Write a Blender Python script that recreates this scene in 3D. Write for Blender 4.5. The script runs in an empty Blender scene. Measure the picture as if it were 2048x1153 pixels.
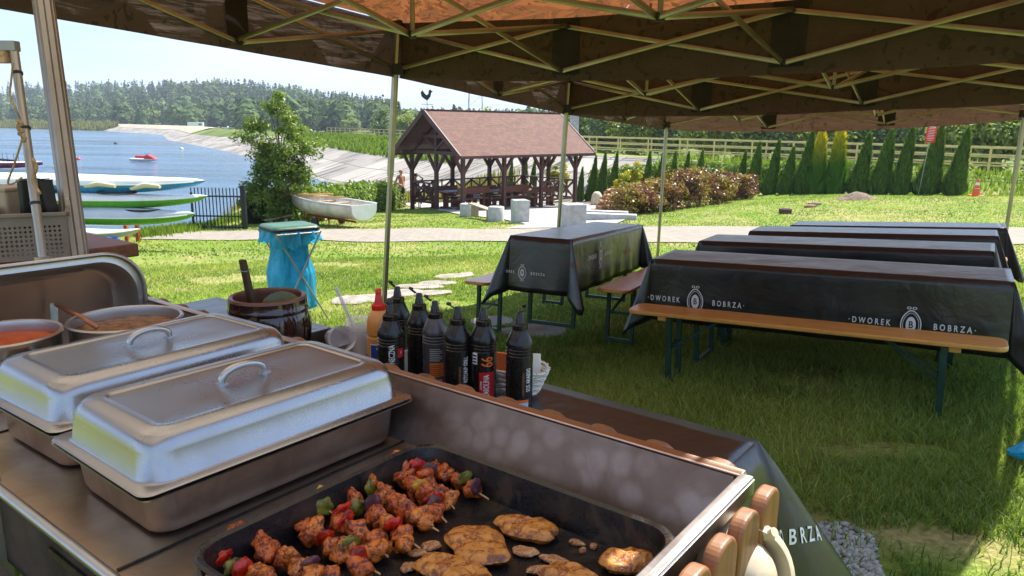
import bpy, bmesh, math, random
import numpy as np
from mathutils import Vector, Matrix, noise
random.seed(7); rng = np.random.default_rng(7)
scene = bpy.context.scene
COL = scene.collection
R = math.radians
CAMZ = 1.381

# ------------------------------------------------------------------ camera
F = 1479.0; PITCH = R(12.43); ROLL = R(0.7)
c_right = Vector((1, 0, 0)); c_fwd = Vector((0, math.cos(PITCH), -math.sin(PITCH))); c_up = Vector((0, math.sin(PITCH), math.cos(PITCH)))
cam_x = math.cos(ROLL)*c_right + math.sin(ROLL)*c_up
cam_y = -math.sin(ROLL)*c_right + math.cos(ROLL)*c_up
cd = bpy.data.cameras.new('camera'); cam = bpy.data.objects.new('camera', cd); COL.objects.link(cam)
M = Matrix.Identity(4)
for i in range(3):
    M[i][0] = cam_x[i]; M[i][1] = cam_y[i]; M[i][2] = -c_fwd[i]
M[2][3] = CAMZ
cam.matrix_world = M
cd.sensor_width = 36; cd.lens = F/2048*36; cd.clip_start = .05; cd.clip_end = 4000
scene.camera = cam

def ray(u, v):
    a = (u-1024)/F; b = -(v-576.5)/F
    return a*cam_x + b*cam_y + c_fwd
def D(u, v, d):                      # point of the place seen at (u, v), d metres in front
    return ray(u, v)*d + Vector((0, 0, CAMZ))
def PZ(u, v, z):                     # point of the horizontal level z
    r = ray(u, v); return r*((z-CAMZ)/r.z) + Vector((0, 0, CAMZ))

# ------------------------------------------------------------------ terrain
CREST = np.array([(90, 2), (60, 8), (37, 19), (22.5, 30.5), (14.5, 40), (6.5, 48), (-6, 66), (-20, 96), (-45, 140), (-75, 190), (-110, 262), (-170, 335), (-300, 430), (-420, 520), (-900, 720), (-2500, 900)], float)
WATER = -3.22
CZ = -0.42
def sstep(t):
    t = np.clip(t, 0, 1); return t*t*(3-2*t)
def crest_dist(x, y):
    best = np.full(x.shape, 1e9); side = np.zeros(x.shape)
    for (ax, ay), (bx, by) in zip(CREST[:-1], CREST[1:]):
        dx, dy = bx-ax, by-ay; L2 = dx*dx+dy*dy
        t = np.clip(((x-ax)*dx+(y-ay)*dy)/L2, 0, 1)
        px, py = ax+t*dx, ay+t*dy
        d = np.hypot(x-px, y-py); s = np.sign(dx*(y-ay)-dy*(x-ax))
        m = d < best-1e-6
        best = np.where(m, d, best); side = np.where(m, s, side)
    return best, side               # side > 0: lake side
SHORE_Y = [-60, 0, 8, 13, 15.5, 17, 19, 22, 26, 35, 50, 70]
SHORE_X = [-60, -45, -26, -16, -12.5, -10.4, -9.4, -9.0, -10.0, -13, -17, -22]
def H(x, y):
    x = np.asarray(x, float); y = np.asarray(y, float)
    lx = np.clip(x, -40, 45); ly = np.clip(y, -25, 60)
    lawn = .0165*lx - .0687*ly + .62*sstep((ly-18)/9)*sstep((lx-1)/13)
    lawn = lawn + .012*np.sin(x*1.7+y*.6)+.010*np.sin(y*2.1-x*.9)
    xs = np.interp(y, SHORE_Y, SHORE_X)
    lawn = np.where(x < xs, lawn-.55*(xs-x), lawn)
    lawn = np.where(y > 60, lawn-(y-60)*.3, lawn)
    lawn = np.maximum(lawn, -6.5)
    d, s = crest_dist(x, y)
    slope = .30
    dk = CZ - np.maximum(0, d-1.6)*slope
    lake = np.maximum(lawn, np.maximum(dk, -6.5))
    far = np.hypot(x, y)
    back = CZ - .18*np.clip(d-1.6, 0, 9) + sstep((far-230)/500)*28*sstep((d-25)/170)*np.interp(np.arctan2(x, y), [-.6, -.35, -.15, .5], [1.15, .95, .30, .25])*(1+.15*np.sin(x*.006+1)) 
    return np.where(s > 0, lake, back)
def h(x, y): return float(H(np.array([x]), np.array([y]))[0])
def GP(u, v):                        # first hit of the ground along the pixel's ray
    r = ray(u, v); t = 1.0
    while t < 900:
        p = r*t
        if p.z+CAMZ < h(p.x, p.y): break
        t *= 1.01
    lo, hi = t/1.01, t
    for _ in range(20):
        m = (lo+hi)/2; p = r*m
        if p.z+CAMZ < h(p.x, p.y): hi = m
        else: lo = m
    return r*lo+Vector((0, 0, CAMZ))

# ------------------------------------------------------------------ objects
def tag(o, label=None, cat=None, group=None, kind=None):
    if label: o['label'] = label
    if cat: o['category'] = cat
    if group: o['group'] = group
    if kind: o['kind'] = kind
    return o
def thing(name, label, cat, loc=(0, 0, 0), rz=0, group=None, rot=None):
    o = bpy.data.objects.new(name, None); COL.objects.link(o)
    o.empty_display_size = .1
    o.location = loc; o.rotation_euler = rot if rot else (0, 0, rz)
    return tag(o, label, cat, group)
def copy_tree(o, parent=None, kids=True):
    c = o.copy(); COL.objects.link(c); c.parent = parent
    if kids:
        for ch in list(o.children): copy_tree(ch, c)
    return c
def place(proto, used, name_loc, rz, label, group=None, rot=None, scale=None):
    """first use moves the prototype itself, later uses copy it with its parts"""
    o = proto if not used else copy_tree(proto)
    used.append(1)
    o.location = name_loc; o.rotation_euler = rot if rot else (0, 0, rz)
    if scale: o.scale = scale if hasattr(scale, '__len__') else (scale,)*3
    o['label'] = label
    if group: o['group'] = group
    return o

class MB:
    def __init__(s): s.v = []; s.f = []; s.m = []; s.uv = None
    def add(s, vs, fs, mi=0):
        n = len(s.v); s.v += [tuple(v) for v in vs]; s.f += [tuple(i+n for i in f) for f in fs]; s.m += [mi]*len(fs); return s
    def box(s, c, d, rot=None, mi=0, ch=0.0):
        x, y, z = [q/2 for q in d]
        if ch <= 0:
            vs = [Vector((sx*x, sy*y, sz*z)) for sz in (-1, 1) for sy in (-1, 1) for sx in (-1, 1)]
            fs = [(0, 2, 3, 1), (4, 5, 7, 6), (0, 1, 5, 4), (2, 6, 7, 3), (0, 4, 6, 2), (1, 3, 7, 5)]
        else:
            bm = bmesh.new(); bmesh.ops.create_cube(bm, size=1)
            bmesh.ops.scale(bm, vec=d, verts=bm.verts)
            bmesh.ops.bevel(bm, geom=bm.edges[:], offset=ch, segments=2, affect='EDGES', profile=.5)
            bm.verts.index_update(); vs = [v.co.copy() for v in bm.verts]; fs = [tuple(v.index for v in f.verts) for f in bm.faces]; bm.free()
        if rot is not None: vs = [rot @ v for v in vs]
        c = Vector(c); return s.add([v+c for v in vs], fs, mi)
    def bar(s, a, b, w, hgt=None, mi=0, up=(0, 0, 1), ext=0, ch=0):
        a = Vector(a); b = Vector(b); hgt = hgt or w
        d = (b-a); L = d.length; d.normalize(); up = Vector(up)
        if abs(d.dot(up)) > .98: up = Vector((0, 1, 0))
        sx = d.cross(up).normalized(); sz = sx.cross(d)
        rot = Matrix((sx, d, sz)).transposed()
        return s.box((a+b)/2, (w, L+ext, hgt), rot, mi, ch)
    def tube(s, pts, r, seg=10, mi=0, cap=True, closed=False):
        pts = [Vector(p) for p in pts]; n = len(pts)
        rs = r if hasattr(r, '__len__') else [r]*n
        prev = None; rings = []
        for i, p in enumerate(pts):
            if closed: t = pts[(i+1) % n]-pts[i-1]
            else: t = pts[min(i+1, n-1)]-pts[max(i-1, 0)]
            t.normalize()
            if prev is None:
                q = Vector((0, 0, 1)) if abs(t.z) < .9 else Vector((1, 0, 0))
                a = t.cross(q).normalized()
            else: a = (prev-t*prev.dot(t)).normalized()
            prev = a; b = t.cross(a)
            rings.append([p+(a*math.cos(2*math.pi*k/seg)+b*math.sin(2*math.pi*k/seg))*rs[i] for k in range(seg)])
        vs = [v for rg in rings for v in rg]; fs = []
        for i in range(n if closed else n-1):
            j = (i+1) % n
            for k in range(seg):
                k2 = (k+1) % seg; fs.append((i*seg+k, i*seg+k2, j*seg+k2, j*seg+k))
        if cap and not closed:
            fs.append(tuple(range(seg))[::-1]); fs.append(tuple((n-1)*seg+k for k in range(seg)))
        return s.add(vs, fs, mi)
    def lathe(s, prof, seg=32, c=(0, 0, 0), mi=0, close=False):
        vs = []; fs = []; n = len(prof); c = Vector(c)
        for (r, z) in prof:
            for k in range(seg):
                a = 2*math.pi*k/seg; vs.append(c+Vector((r*math.cos(a), r*math.sin(a), z)))
        for i in range(n-1):
            for k in range(seg):
                k2 = (k+1) % seg; fs.append((i*seg+k, i*seg+k2, (i+1)*seg+k2, (i+1)*seg+k))
        if prof[0][0] > 1e-5 and close: fs.append(tuple(range(seg))[::-1])
        if prof[-1][0] > 1e-5 and close: fs.append(tuple((n-1)*seg+k for k in range(seg)))
        return s.add(vs, fs, mi)
    def prism(s, poly, z0, z1, mi=0, T=None):
        n = len(poly); vs = [Vector((p[0], p[1], z0)) for p in poly]+[Vector((p[0], p[1], z1)) for p in poly]
        fs = [tuple(range(n))[::-1], tuple(range(n, 2*n))]+[(i, (i+1) % n, n+(i+1) % n, n+i) for i in range(n)]
        if T is not None: vs = [T @ v for v in vs]
        return s.add(vs, fs, mi)
    def grid(s, fn, nu, nv, mi=0):
        vs = [fn(i/nu, j/nv) for j in range(nv+1) for i in range(nu+1)]
        fs = [(j*(nu+1)+i, j*(nu+1)+i+1, (j+1)*(nu+1)+i+1, (j+1)*(nu+1)+i) for j in range(nv) for i in range(nu)]
        return s.add(vs, fs, mi)
    def xf(s, T): s.v = [tuple(T @ Vector(v)) for v in s.v]; return s
    def build(s, name, mat, parent=None, smooth=None, solid=0):
        me = bpy.data.meshes.new(name); me.from_pydata(s.v, [], s.f)
        mats = mat if isinstance(mat, (list, tuple)) else [mat]
        for m_ in mats: me.materials.append(m_)
        if len(mats) > 1: me.polygons.foreach_set('material_index', s.m)
        me.update()
        o = bpy.data.objects.new(name, me); COL.objects.link(o)
        if parent: o.parent = parent
        if solid:
            md = o.modifiers.new('thick', 'SOLIDIFY'); md.thickness = solid; md.offset = 0
        if smooth is not None:
            me.polygons.foreach_set('use_smooth', [True]*len(me.polygons))
            bm = bmesh.new(); bm.from_mesh(me); bmesh.ops.recalc_face_normals(bm, faces=bm.faces)
            ca = R(smooth)
            for e in bm.edges:
                if len(e.link_faces) == 2 and e.calc_face_angle(0) > ca: e.smooth = False
            bm.to_mesh(me); bm.free()
        else:
            bm = bmesh.new(); bm.from_mesh(me); bmesh.ops.recalc_face_normals(bm, faces=bm.faces); bm.to_mesh(me); bm.free()
        return o
def nmesh(name, co, faces4, mat, parent=None, attr=None, nper=4, smooth=False):
    """numpy mesh: faces4 (n, nper) indices, attr: one float per vertex"""
    me = bpy.data.meshes.new(name)
    co = np.asarray(co, np.float32); fc = np.asarray(faces4, np.int32)
    me.vertices.add(len(co)); me.vertices.foreach_set('co', co.ravel())
    me.loops.add(fc.size); me.loops.foreach_set('vertex_index', fc.ravel())
    me.polygons.add(len(fc)); me.polygons.foreach_set('loop_start', np.arange(0, fc.size, nper, dtype=np.int32))
    if smooth: me.polygons.foreach_set('use_smooth', np.ones(len(fc), bool))
    me.update(calc_edges=True)
    if attr is not None:
        a = me.attributes.new('tint', 'FLOAT', 'POINT'); a.data.foreach_set('value', np.asarray(attr, np.float32))
    for m_ in (mat if isinstance(mat, (list, tuple)) else [mat]): me.materials.append(m_)
    o = bpy.data.objects.new(name, me); COL.objects.link(o)
    if parent: o.parent = parent
    return o

# ------------------------------------------------------------------ materials
class NT:
    def __init__(s, name):
        s.m = bpy.data.materials.new(name); s.m.use_nodes = True; s.t = s.m.node_tree; s.t.nodes.clear()
        s.out = s.n('ShaderNodeOutputMaterial')
    def n(s, typ, **kw):
        nd = s.t.nodes.new(typ)
        for k, v in kw.items(): setattr(nd, k, v)
        return nd
    def l(s, a, b): s.t.links.new(a, b)
    def coord(s, kind='Object', scale=(1, 1, 1), rot=(0, 0, 0)):
        tc = s.n('ShaderNodeTexCoord'); mp = s.n('ShaderNodeMapping'); s.l(tc.outputs[kind], mp.inputs[0])
        mp.inputs['Scale'].default_value = scale; mp.inputs['Rotation'].default_value = rot; return mp.outputs[0]
    def noise(s, vec, scale, detail=4, rough=.55, dist=0):
        nd = s.n('ShaderNodeTexNoise'); nd.inputs['Scale'].default_value = scale; nd.inputs['Detail'].default_value = detail
        nd.inputs['Roughness'].default_value = rough; nd.inputs['Distortion'].default_value = dist
        if vec: s.l(vec, nd.inputs['Vector'])
        return nd.outputs['Fac']
    def ramp(s, fac, stops, interp='LINEAR'):
        nd = s.n('ShaderNodeValToRGB'); cr = nd.color_ramp; cr.interpolation = interp
        while len(cr.elements) > 1: cr.elements.remove(cr.elements[-1])
        cr.elements[0].position = stops[0][0]; cr.elements[0].color = col(stops[0][1])
        for p_, c_ in stops[1:]:
            e = cr.elements.new(p_); e.color = col(c_)
        s.l(fac, nd.inputs[0]); return nd.outputs[0]
    def mix(s, fac, a, b, mode='MIX'):
        nd = s.n('ShaderNodeMix', data_type='RGBA', blend_type=mode)
        for inp, val in ((nd.inputs[0], fac), (nd.inputs[6], a), (nd.inputs[7], b)):
            if isinstance(val, (int, float)): inp.default_value = val
            elif isinstance(val, (tuple, list)): inp.default_value = col(val)
            else: s.l(val, inp)
        return nd.outputs[2]
    def math(s, op, a, b=None, clamp=False):
        nd = s.n('ShaderNodeMath', operation=op, use_clamp=clamp)
        for i, val in enumerate((a, b)):
            if val is None: continue
            if isinstance(val, (int, float)): nd.inputs[i].default_value = val
            else: s.l(val, nd.inputs[i])
        return nd.outputs[0]
    def bump(s, hgt, strength=.3, dist=.01, prev=None):
        nd = s.n('ShaderNodeBump'); nd.inputs['Strength'].default_value = strength; nd.inputs['Distance'].default_value = dist
        s.l(hgt, nd.inputs['Height'])
        if prev: s.l(prev, nd.inputs['Normal'])
        return nd.outputs[0]
    def pbr(s, color, rough=.5, metal=0, normal=None, spec=.5, **kw):
        b = s.n('ShaderNodeBsdfPrincipled')
        for key, val in (('Base Color', color), ('Roughness', rough), ('Metallic', metal), ('Specular IOR Level', spec)):
            if isinstance(val, (int, float)): b.inputs[key].default_value = val
            elif isinstance(val, (tuple, list)): b.inputs[key].default_value = col(val)
            else: s.l(val, b.inputs[key])
        for k, v in kw.items(): b.inputs[k.replace('_', ' ')].default_value = v
        if normal: s.l(normal, b.inputs['Normal'])
        s.l(b.outputs[0], s.out.inputs[0]); return b
def col(c): return tuple(c) if len(c) == 4 else (c[0], c[1], c[2], 1)
def plain(name, c, rough=.5, metal=0, var=.15, vscale=8, bump=0, bscale=40, bdist=.004, spec=.5, coord='Object', **kw):
    t = NT(name); v = t.coord(coord)
    nz = t.noise(v, vscale, 5, .6)
    d = [max(0, q*(1-var*1.6)) for q in c]; l = [min(1, q*(1+var*1.3)) for q in c]
    cc = t.ramp(nz, [(.28, d), (.72, l)])
    nr = t.bump(t.noise(v, bscale, 4, .6), bump, bdist) if bump else None
    rr = t.math('ADD', t.math('MULTIPLY', t.noise(v, vscale*2.3, 3), .2), rough-.1, True)
    t.pbr(cc, rr, metal, nr, spec, **kw); return t.m

def steel(name, c=(.62, .60, .58), rough=.22, grime=.25, brush=(3, 90, 90), stain=(.30, .20, .13), aniso=.4):
    t = NT(name); v = t.coord('Object', brush); o = t.coord('Object')
    br = t.noise(v, 3, 5, .7)
    g = t.noise(o, 9, 6, .62, .4)
    f = t.math('MULTIPLY', t.ramp(g, [(.42, (0, 0, 0)), (.75, (1, 1, 1))]), grime)
    base = t.mix(t.math('MULTIPLY', br, .5), c, tuple(q*.78 for q in c))
    cc = t.mix(f, base, stain)
    rr = t.math('ADD', t.math('ADD', t.math('MULTIPLY', br, .10), t.math('MULTIPLY', g, .26)), rough-.15, True)
    t.pbr(cc, rr, 1.0, t.bump(br, .04, .001), Anisotropic=aniso); return t.m

def foliage(name, dark, light, trans=.35, rough=.5, gloss=.35):
    t = NT(name); at = t.n('ShaderNodeAttribute', attribute_name='tint')
    cc = t.ramp(at.outputs['Fac'], [(0, dark), (1, light)])
    b = t.pbr(cc, rough, 0, None, gloss)
    tr = t.n('ShaderNodeBsdfTranslucent'); t.l(t.mix(1.0, cc, (1, .95, .45), 'MULTIPLY'), tr.inputs[0])
    ms = t.n('ShaderNodeMixShader'); ms.inputs[0].default_value = trans
    t.l(b.outputs[0], ms.inputs[1]); t.l(tr.outputs[0], ms.inputs[2]); t.l(ms.outputs[0], t.out.inputs[0]); return t.m

def wood(name, c1, c2, rough=.45, scale=(2, 22, 22), coat=0, knots=True):
    t = NT(name); v = t.coord('Object', scale)
    w = t.noise(v, 1.6, 6, .65, 1.2); o = t.coord('Object')
    cc = t.ramp(w, [(.3, c2), (.5, c1), (.72, tuple(min(1, q*1.2) for q in c1))])
    if knots:
        vo = t.n('ShaderNodeTexVoronoi'); vo.inputs['Scale'].default_value = 3.0; t.l(t.coord('Object', (1, 2.5, 2.5)), vo.inputs['Vector'])
        k = t.ramp(vo.outputs['Distance'], [(.03, (1, 1, 1)), (.085, (0, 0, 0))])
        cc = t.mix(t.math('MULTIPLY', k, .7), cc, tuple(q*.35 for q in c2))
    t.pbr(cc, rough, 0, t.bump(w, .15, .002), Coat_Weight=coat, Coat_Roughness=.2); return t.m

m = {}
m['steel'] = steel('brushed_steel', (.55, .55, .56), .32, .18)
m['steel_lid'] = steel('lid_steel', (.43, .44, .47), .27, .14, aniso=.1)
m['steel_dirty'] = steel('greasy_steel', (.48, .44, .42), .34, .6, stain=(.17, .09, .055))
m['steel_floor'] = steel('grill_plate_steel', (.50, .37, .28), .38, .6, (14, 14, 14), stain=(.22, .12, .075), aniso=0)
m['alu'] = plain('aluminium_pole', (.42, .41, .39), .34, .75, .12, 6)
m['alu_tent'] = plain('tent_frame_steel', (.40, .37, .28), .34, .85, .12, 5)
def mk_enamel():
    t = NT('black_enamel'); o = t.coord(); n = t.noise(o, 13, 6, .7, .8); f = t.ramp(n, [(.50, (0, 0, 0)), (.62, (1, 1, 1))]); n2 = t.noise(o, 90, 4, .7)
    t.pbr(t.mix(t.math('MULTIPLY', f, .8), (.009, .009, .010), (.050, .024, .010)), t.math('ADD', t.math('MULTIPLY', n2, .25), t.math('ADD', .16, t.math('MULTIPLY', f, .18))), 0, t.bump(n2, .25, .002, t.bump(n, .2, .004)), .5); return t.m
m['enamel'] = mk_enamel()
m['black_plastic'] = plain('black_bottle_plastic', (.012, .011, .012), .27, 0, .2, 20)
m['black_matte'] = plain('black_matte', (.02, .02, .022), .55, 0, .2, 20)
m['white_print'] = plain('white_print', (.75, .75, .77), .5, 0, .05, 30)
m['dark_green'] = plain('dark_green_steel', (.012, .045, .03), .4, 0, .25, 14)
m['concrete'] = plain('concrete_block', (.42, .42, .40), .85, 0, .18, 6, .4, 60)
m['terra'] = wood('slat_wood', (.23, .09, .032), (.075, .028, .014), .5, (14, 14, 1.6), .1)
m['bench_wood'] = wood('bench_wood', (.62, .30, .065), (.40, .16, .03), .36, (2, 24, 24), .35)
m['plank'] = wood('old_plank', (.36, .28, .19), (.19, .14, .09), .75, (3, 20, 20))
m['gaz_wood'] = wood('stained_timber', (.085, .035, .028), (.035, .017, .016), .6, (6, 6, 2), knots=False)
m['gaz_bench'] = wood('red_brown_board', (.15, .045, .026), (.07, .022, .015), .5, (2, 14, 14), knots=False)
m['shelf_wood'] = wood('shelf_board', (.20, .065, .03), (.08, .03, .018), .5, (2, 18, 18))
m['rope'] = plain('jute_rope', (.42, .29, .16), .9, 0, .3, 60, .5, 200)
m['red_paint'] = plain('red_oxide_paint', (.42, .05, .025), .55, 0, .3, 10)
m['white_gel'] = plain('white_gelcoat', (.80, .79, .74), .28, 0, .05, 3)
m['grey_gel'] = plain('grey_gelcoat', (.52, .53, .56), .32, 0, .08, 3)
m['green_gel'] = plain('green_gelcoat', (.09, .33, .02), .28, 0, .08, 3)
m['blue_gel'] = plain('blue_gelcoat', (.02, .22, .48), .28, 0, .08, 3)
m['cream'] = plain('cream_board', (.66, .56, .34), .4, 0, .08, 3)
m['blue_plastic'] = plain('blue_drum_plastic', (.01, .14, .52), .35, 0, .12, 5)
m['yellow'] = plain('yellow_rail_paint', (.62, .50, .20), .5, 0, .15, 4)
m['crate'] = plain('beige_crate_plastic', (.25, .205, .17), .45, 0, .1, 8)
m['beige'] = plain('beige_plastic', (.58, .48, .33), .38, 0, .18, 18)
m['red'] = plain('red_plastic', (.62, .02, .012), .4, 0, .1, 12)
m['orange_red'] = plain('cone_orange', (.80, .10, .02), .45, 0, .1, 9)
m['skin'] = plain('sunned_skin', (.52, .24, .14), .55, 0, .12, 9)
m['navy'] = plain('navy_cloth', (.012, .02, .05), .8, 0, .2, 10)
m['hair'] = plain('dark_hair', (.05, .03, .02), .7, 0, .2, 30)
m['dark'] = plain('dark_iron', (.018, .02, .026), .5, .3, .2, 9)
m['stone'] = plain('flat_stone', (.27, .235, .195), .85, 0, .3, 5, .6, 22, .02)
m['soil'] = plain('soil', (.20, .14, .10), .95, 0, .35, 9, .8, 30, .03)
m['gravel'] = plain('grey_pebble', (.33, .34, .32), .85, 0, .35, 28, .2, 60)
m['log'] = wood('split_log', (.42, .24, .13), (.17, .09, .06), .85, (3, 14, 14), knots=False)
m['trunk'] = plain('bark', (.11, .08, .055), .9, 0, .35, 12, .6, 40, .01)

# ---- special materials
def mk_ground():
    t = NT('lawn_soil'); o = t.coord('Object')
    big = t.noise(o, .35, 5, .6, .3); mid = t.noise(o, 1.7, 6, .65, .4); fine = t.noise(o, 26, 5, .7)
    green = t.ramp(fine, [(.3, (.055, .10, .012)), (.5, (.13, .20, .028)), (.7, (.24, .29, .06))])
    straw = t.ramp(fine, [(.3, (.20, .15, .07)), (.7, (.46, .36, .18))])
    bare = t.ramp(fine, [(.3, (.16, .11, .075)), (.7, (.34, .26, .19))])
    fs = t.ramp(t.math('ADD', t.math('MULTIPLY', big, .55), t.math('MULTIPLY', mid, .45)), [(.46, (0, 0, 0)), (.60, (1, 1, 1))])
    fb = t.ramp(t.noise(o, .9, 5, .65, .6), [(.60, (0, 0, 0)), (.68, (1, 1, 1))])
    cc = t.mix(t.math('MULTIPLY', fs, .75), green, straw); cc = t.mix(t.math('MULTIPLY', fb, .8), cc, bare)
    # sandy beach and scrub on the far bank
    sp = t.n('ShaderNodeSeparateXYZ'); t.l(o, sp.inputs[0])
    far = t.math('MULTIPLY', t.math('GREATER_THAN', sp.outputs['Y'], 62), 1)
    wild = t.ramp(t.noise(o, .07, 6, .7), [(.35, (.05, .09, .02)), (.6, (.16, .20, .05))])
    cc = t.mix(far, cc, wild)
    t.pbr(cc, .95, 0, t.bump(fine, .6, .02), .1); return t.m
m['ground'] = mk_ground()
def mk_path():
    t = NT('path_pavers'); o = t.coord('Object', (1, 1, 1), (0, 0, R(42)))
    br = t.n('ShaderNodeTexBrick'); br.inputs['Scale'].default_value = 4.2; br.inputs['Mortar Size'].default_value = .03
    br.inputs['Color1'].default_value = (.29, .25, .22, 1); br.inputs['Color2'].default_value = (.22, .19, .17, 1); br.inputs['Mortar'].default_value = (.15, .14, .08, 1)
    br.inputs['Brick Width'].default_value = .9; br.inputs['Row Height'].default_value = .45
    t.l(o, br.inputs['Vector'])
    nz = t.noise(t.coord(), 3, 6, .7)
    cc = t.mix(t.math('MULTIPLY', t.ramp(nz, [(.4, (0, 0, 0)), (.7, (1, 1, 1))]), .5), br.outputs['Color'], (.30, .27, .20))
    t.pbr(cc, .9, 0, t.bump(br.outputs['Fac'], -.4, .01), .2); return t.m
m['path'] = mk_path()
def mk_reve():
    t = NT('embankment_slabs'); tc = t.n('ShaderNodeUVMap')
    br = t.n('ShaderNodeTexBrick'); br.offset = 0; br.inputs['Scale'].default_value = 1; br.inputs['Mortar Size'].default_value = .05
    br.inputs['Brick Width'].default_value = 3.0; br.inputs['Row Height'].default_value = 3.0
    br.inputs['Color1'].default_value = (.36, .325, .29, 1); br.inputs['Color2'].default_value = (.24, .22, .20, 1); br.inputs['Mortar'].default_value = (.10, .11, .06, 1)
    mp = t.n('ShaderNodeMapping'); t.l(tc.outputs[0], mp.inputs[0]); t.l(mp.outputs[0], br.inputs['Vector'])
    mp2 = t.n('ShaderNodeMapping'); t.l(tc.outputs[0], mp2.inputs[0]); mp2.inputs['Scale'].default_value = (1.1, .07, 1); mp2.inputs['Rotation'].default_value = (0, 0, R(14))
    st = t.ramp(t.noise(mp2.outputs[0], 2.0, 3, .6), [(.49, (0, 0, 0)), (.55, (1, 1, 1))])
    mp3 = t.n('ShaderNodeMapping'); t.l(tc.outputs[0], mp3.inputs[0]); mp3.inputs['Scale'].default_value = (.12, .2, 1)
    pa = t.ramp(t.noise(mp3.outputs[0], 1.3, 2), [(.45, (0, 0, 0)), (.55, (1, 1, 1))])
    cc = t.mix(t.math('MULTIPLY', t.math('MULTIPLY', st, pa), .9), br.outputs['Color'], (.085, .075, .06))
    t.pbr(cc, .85, 0, None, .2); return t.m
m['reve'] = mk_reve()
def mk_water():
    t = NT('lake_water'); o = t.coord('Object')
    w1 = t.n('ShaderNodeMapping'); t.l(t.coord(), w1.inputs[0]); w1.inputs['Scale'].default_value = (.55, 1.6, 1); w1.inputs['Rotation'].default_value = (0, 0, R(-8))
    n1 = t.noise(w1.outputs[0], 1.3, 5, .6, .4); n2 = t.noise(w1.outputs[0], 6, 3, .6)
    hh = t.math('ADD', n1, t.math('MULTIPLY', n2, .3))
    band = t.noise(t.coord('Object', (.02, .12, 1)), 1.0, 3)
    cc = t.ramp(band, [(.35, (.035, .085, .15)), (.65, (.06, .12, .19))])
    t.pbr(cc, t.ramp(band, [(.4, (.10, .10, .10)), (.6, (.22, .22, .22))]), 0, t.bump(hh, .55, .35), .6, IOR=1.33); return t.m
m['water'] = mk_water()
def mk_cloth():
    t = NT('black_oilcloth'); o = t.coord('Object')
    n1 = t.noise(o, 2.2, 4, .6, .5); n2 = t.noise(o, 12, 5, .6)
    rr = t.math('ADD', t.math('MULTIPLY', n2, .16), .26)
    t.pbr(t.ramp(n2, [(.3, (.006, .006, .007)), (.75, (.014, .0135, .014))]), rr, 0, t.bump(n1, .6, .03, t.bump(n2, .12, .004)), .65, Coat_Weight=.3, Coat_Roughness=.22); return t.m
m['cloth'] = mk_cloth()
def mk_canopy(name, c1, c2, tr):
    t = NT(name); o = t.coord('Object', (1, 1, 1.0))
    n = t.noise(o, 4.2, 3, .55, 1.6); n3 = t.noise(o, 7.5, 3, .5, 2.0)
    f = t.ramp(n, [(.50, (0, 0, 0)), (.53, (1, 1, 1))]); f2 = t.ramp(n3, [(.60, (0, 0, 0)), (.62, (1, 1, 1))])
    cc = t.mix(f, c1, c2); cc = t.mix(f2, cc, tuple(q*.62 for q in c2))
    wr = t.noise(t.coord('Object', (1, 1, 6)), 1.6, 4, .5)
    nrm = t.bump(wr, .5, .05)
    b = t.pbr(cc, .75, 0, nrm, .2)
    tl = t.n('ShaderNodeBsdfTranslucent'); t.l(t.mix(1.0, cc, tr, 'MULTIPLY'), tl.inputs[0]); t.l(nrm, tl.inputs['Normal'])
    ad = t.n('ShaderNodeAddShader'); t.l(b.outputs[0], ad.inputs[0]); t.l(tl.outputs[0], ad.inputs[1]); t.l(ad.outputs[0], t.out.inputs[0]); return t.m
m['roofcloth'] = mk_canopy('canopy_fabric', (.165, .078, .036), (.115, .058, .032), (.62, .46, .34))
m['fillcloth'] = mk_canopy('fill_canopy_fabric', (.30, .25, .21), (.25, .21, .175), (.95, .92, .88))  # pale tone made up for the unseen overhead tent, brightens the grill
m['valance'] = mk_canopy('valance_fabric', (.088, .064, .052), (.080, .058, .047), (.35, .27, .22))
m['patch'] = plain('canopy_patch', (.012, .011, .012), .7, 0, .3, 14)
def mk_hammer():
    t = NT('circle_ground_steel'); o = t.coord('Object')
    vo = t.n('ShaderNodeTexVoronoi'); vo.inputs['Scale'].default_value = 24; vo.inputs['Randomness'].default_value = .8; t.l(t.coord('Object', (1, 1, 1)), vo.inputs['Vector'])
    dist = vo.outputs['Distance']
    g = t.noise(o, 7, 6, .65, .5)
    cc = t.mix(t.ramp(dist, [(.35, (0, 0, 0)), (.62, (.8, .8, .8))]), (.34, .27, .24), (.23, .175, .155))
    cc = t.mix(t.math('MULTIPLY', t.ramp(g, [(.4, (0, 0, 0)), (.7, (1, 1, 1))]), .65), cc, (.15, .075, .055))
    rr = t.math('ADD', t.math('MULTIPLY', dist, .25), .30)
    t.pbr(cc, rr, .9, t.bump(dist, .12, .003), Anisotropic=.3); return t.m
m['hammer'] = mk_hammer()
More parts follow.
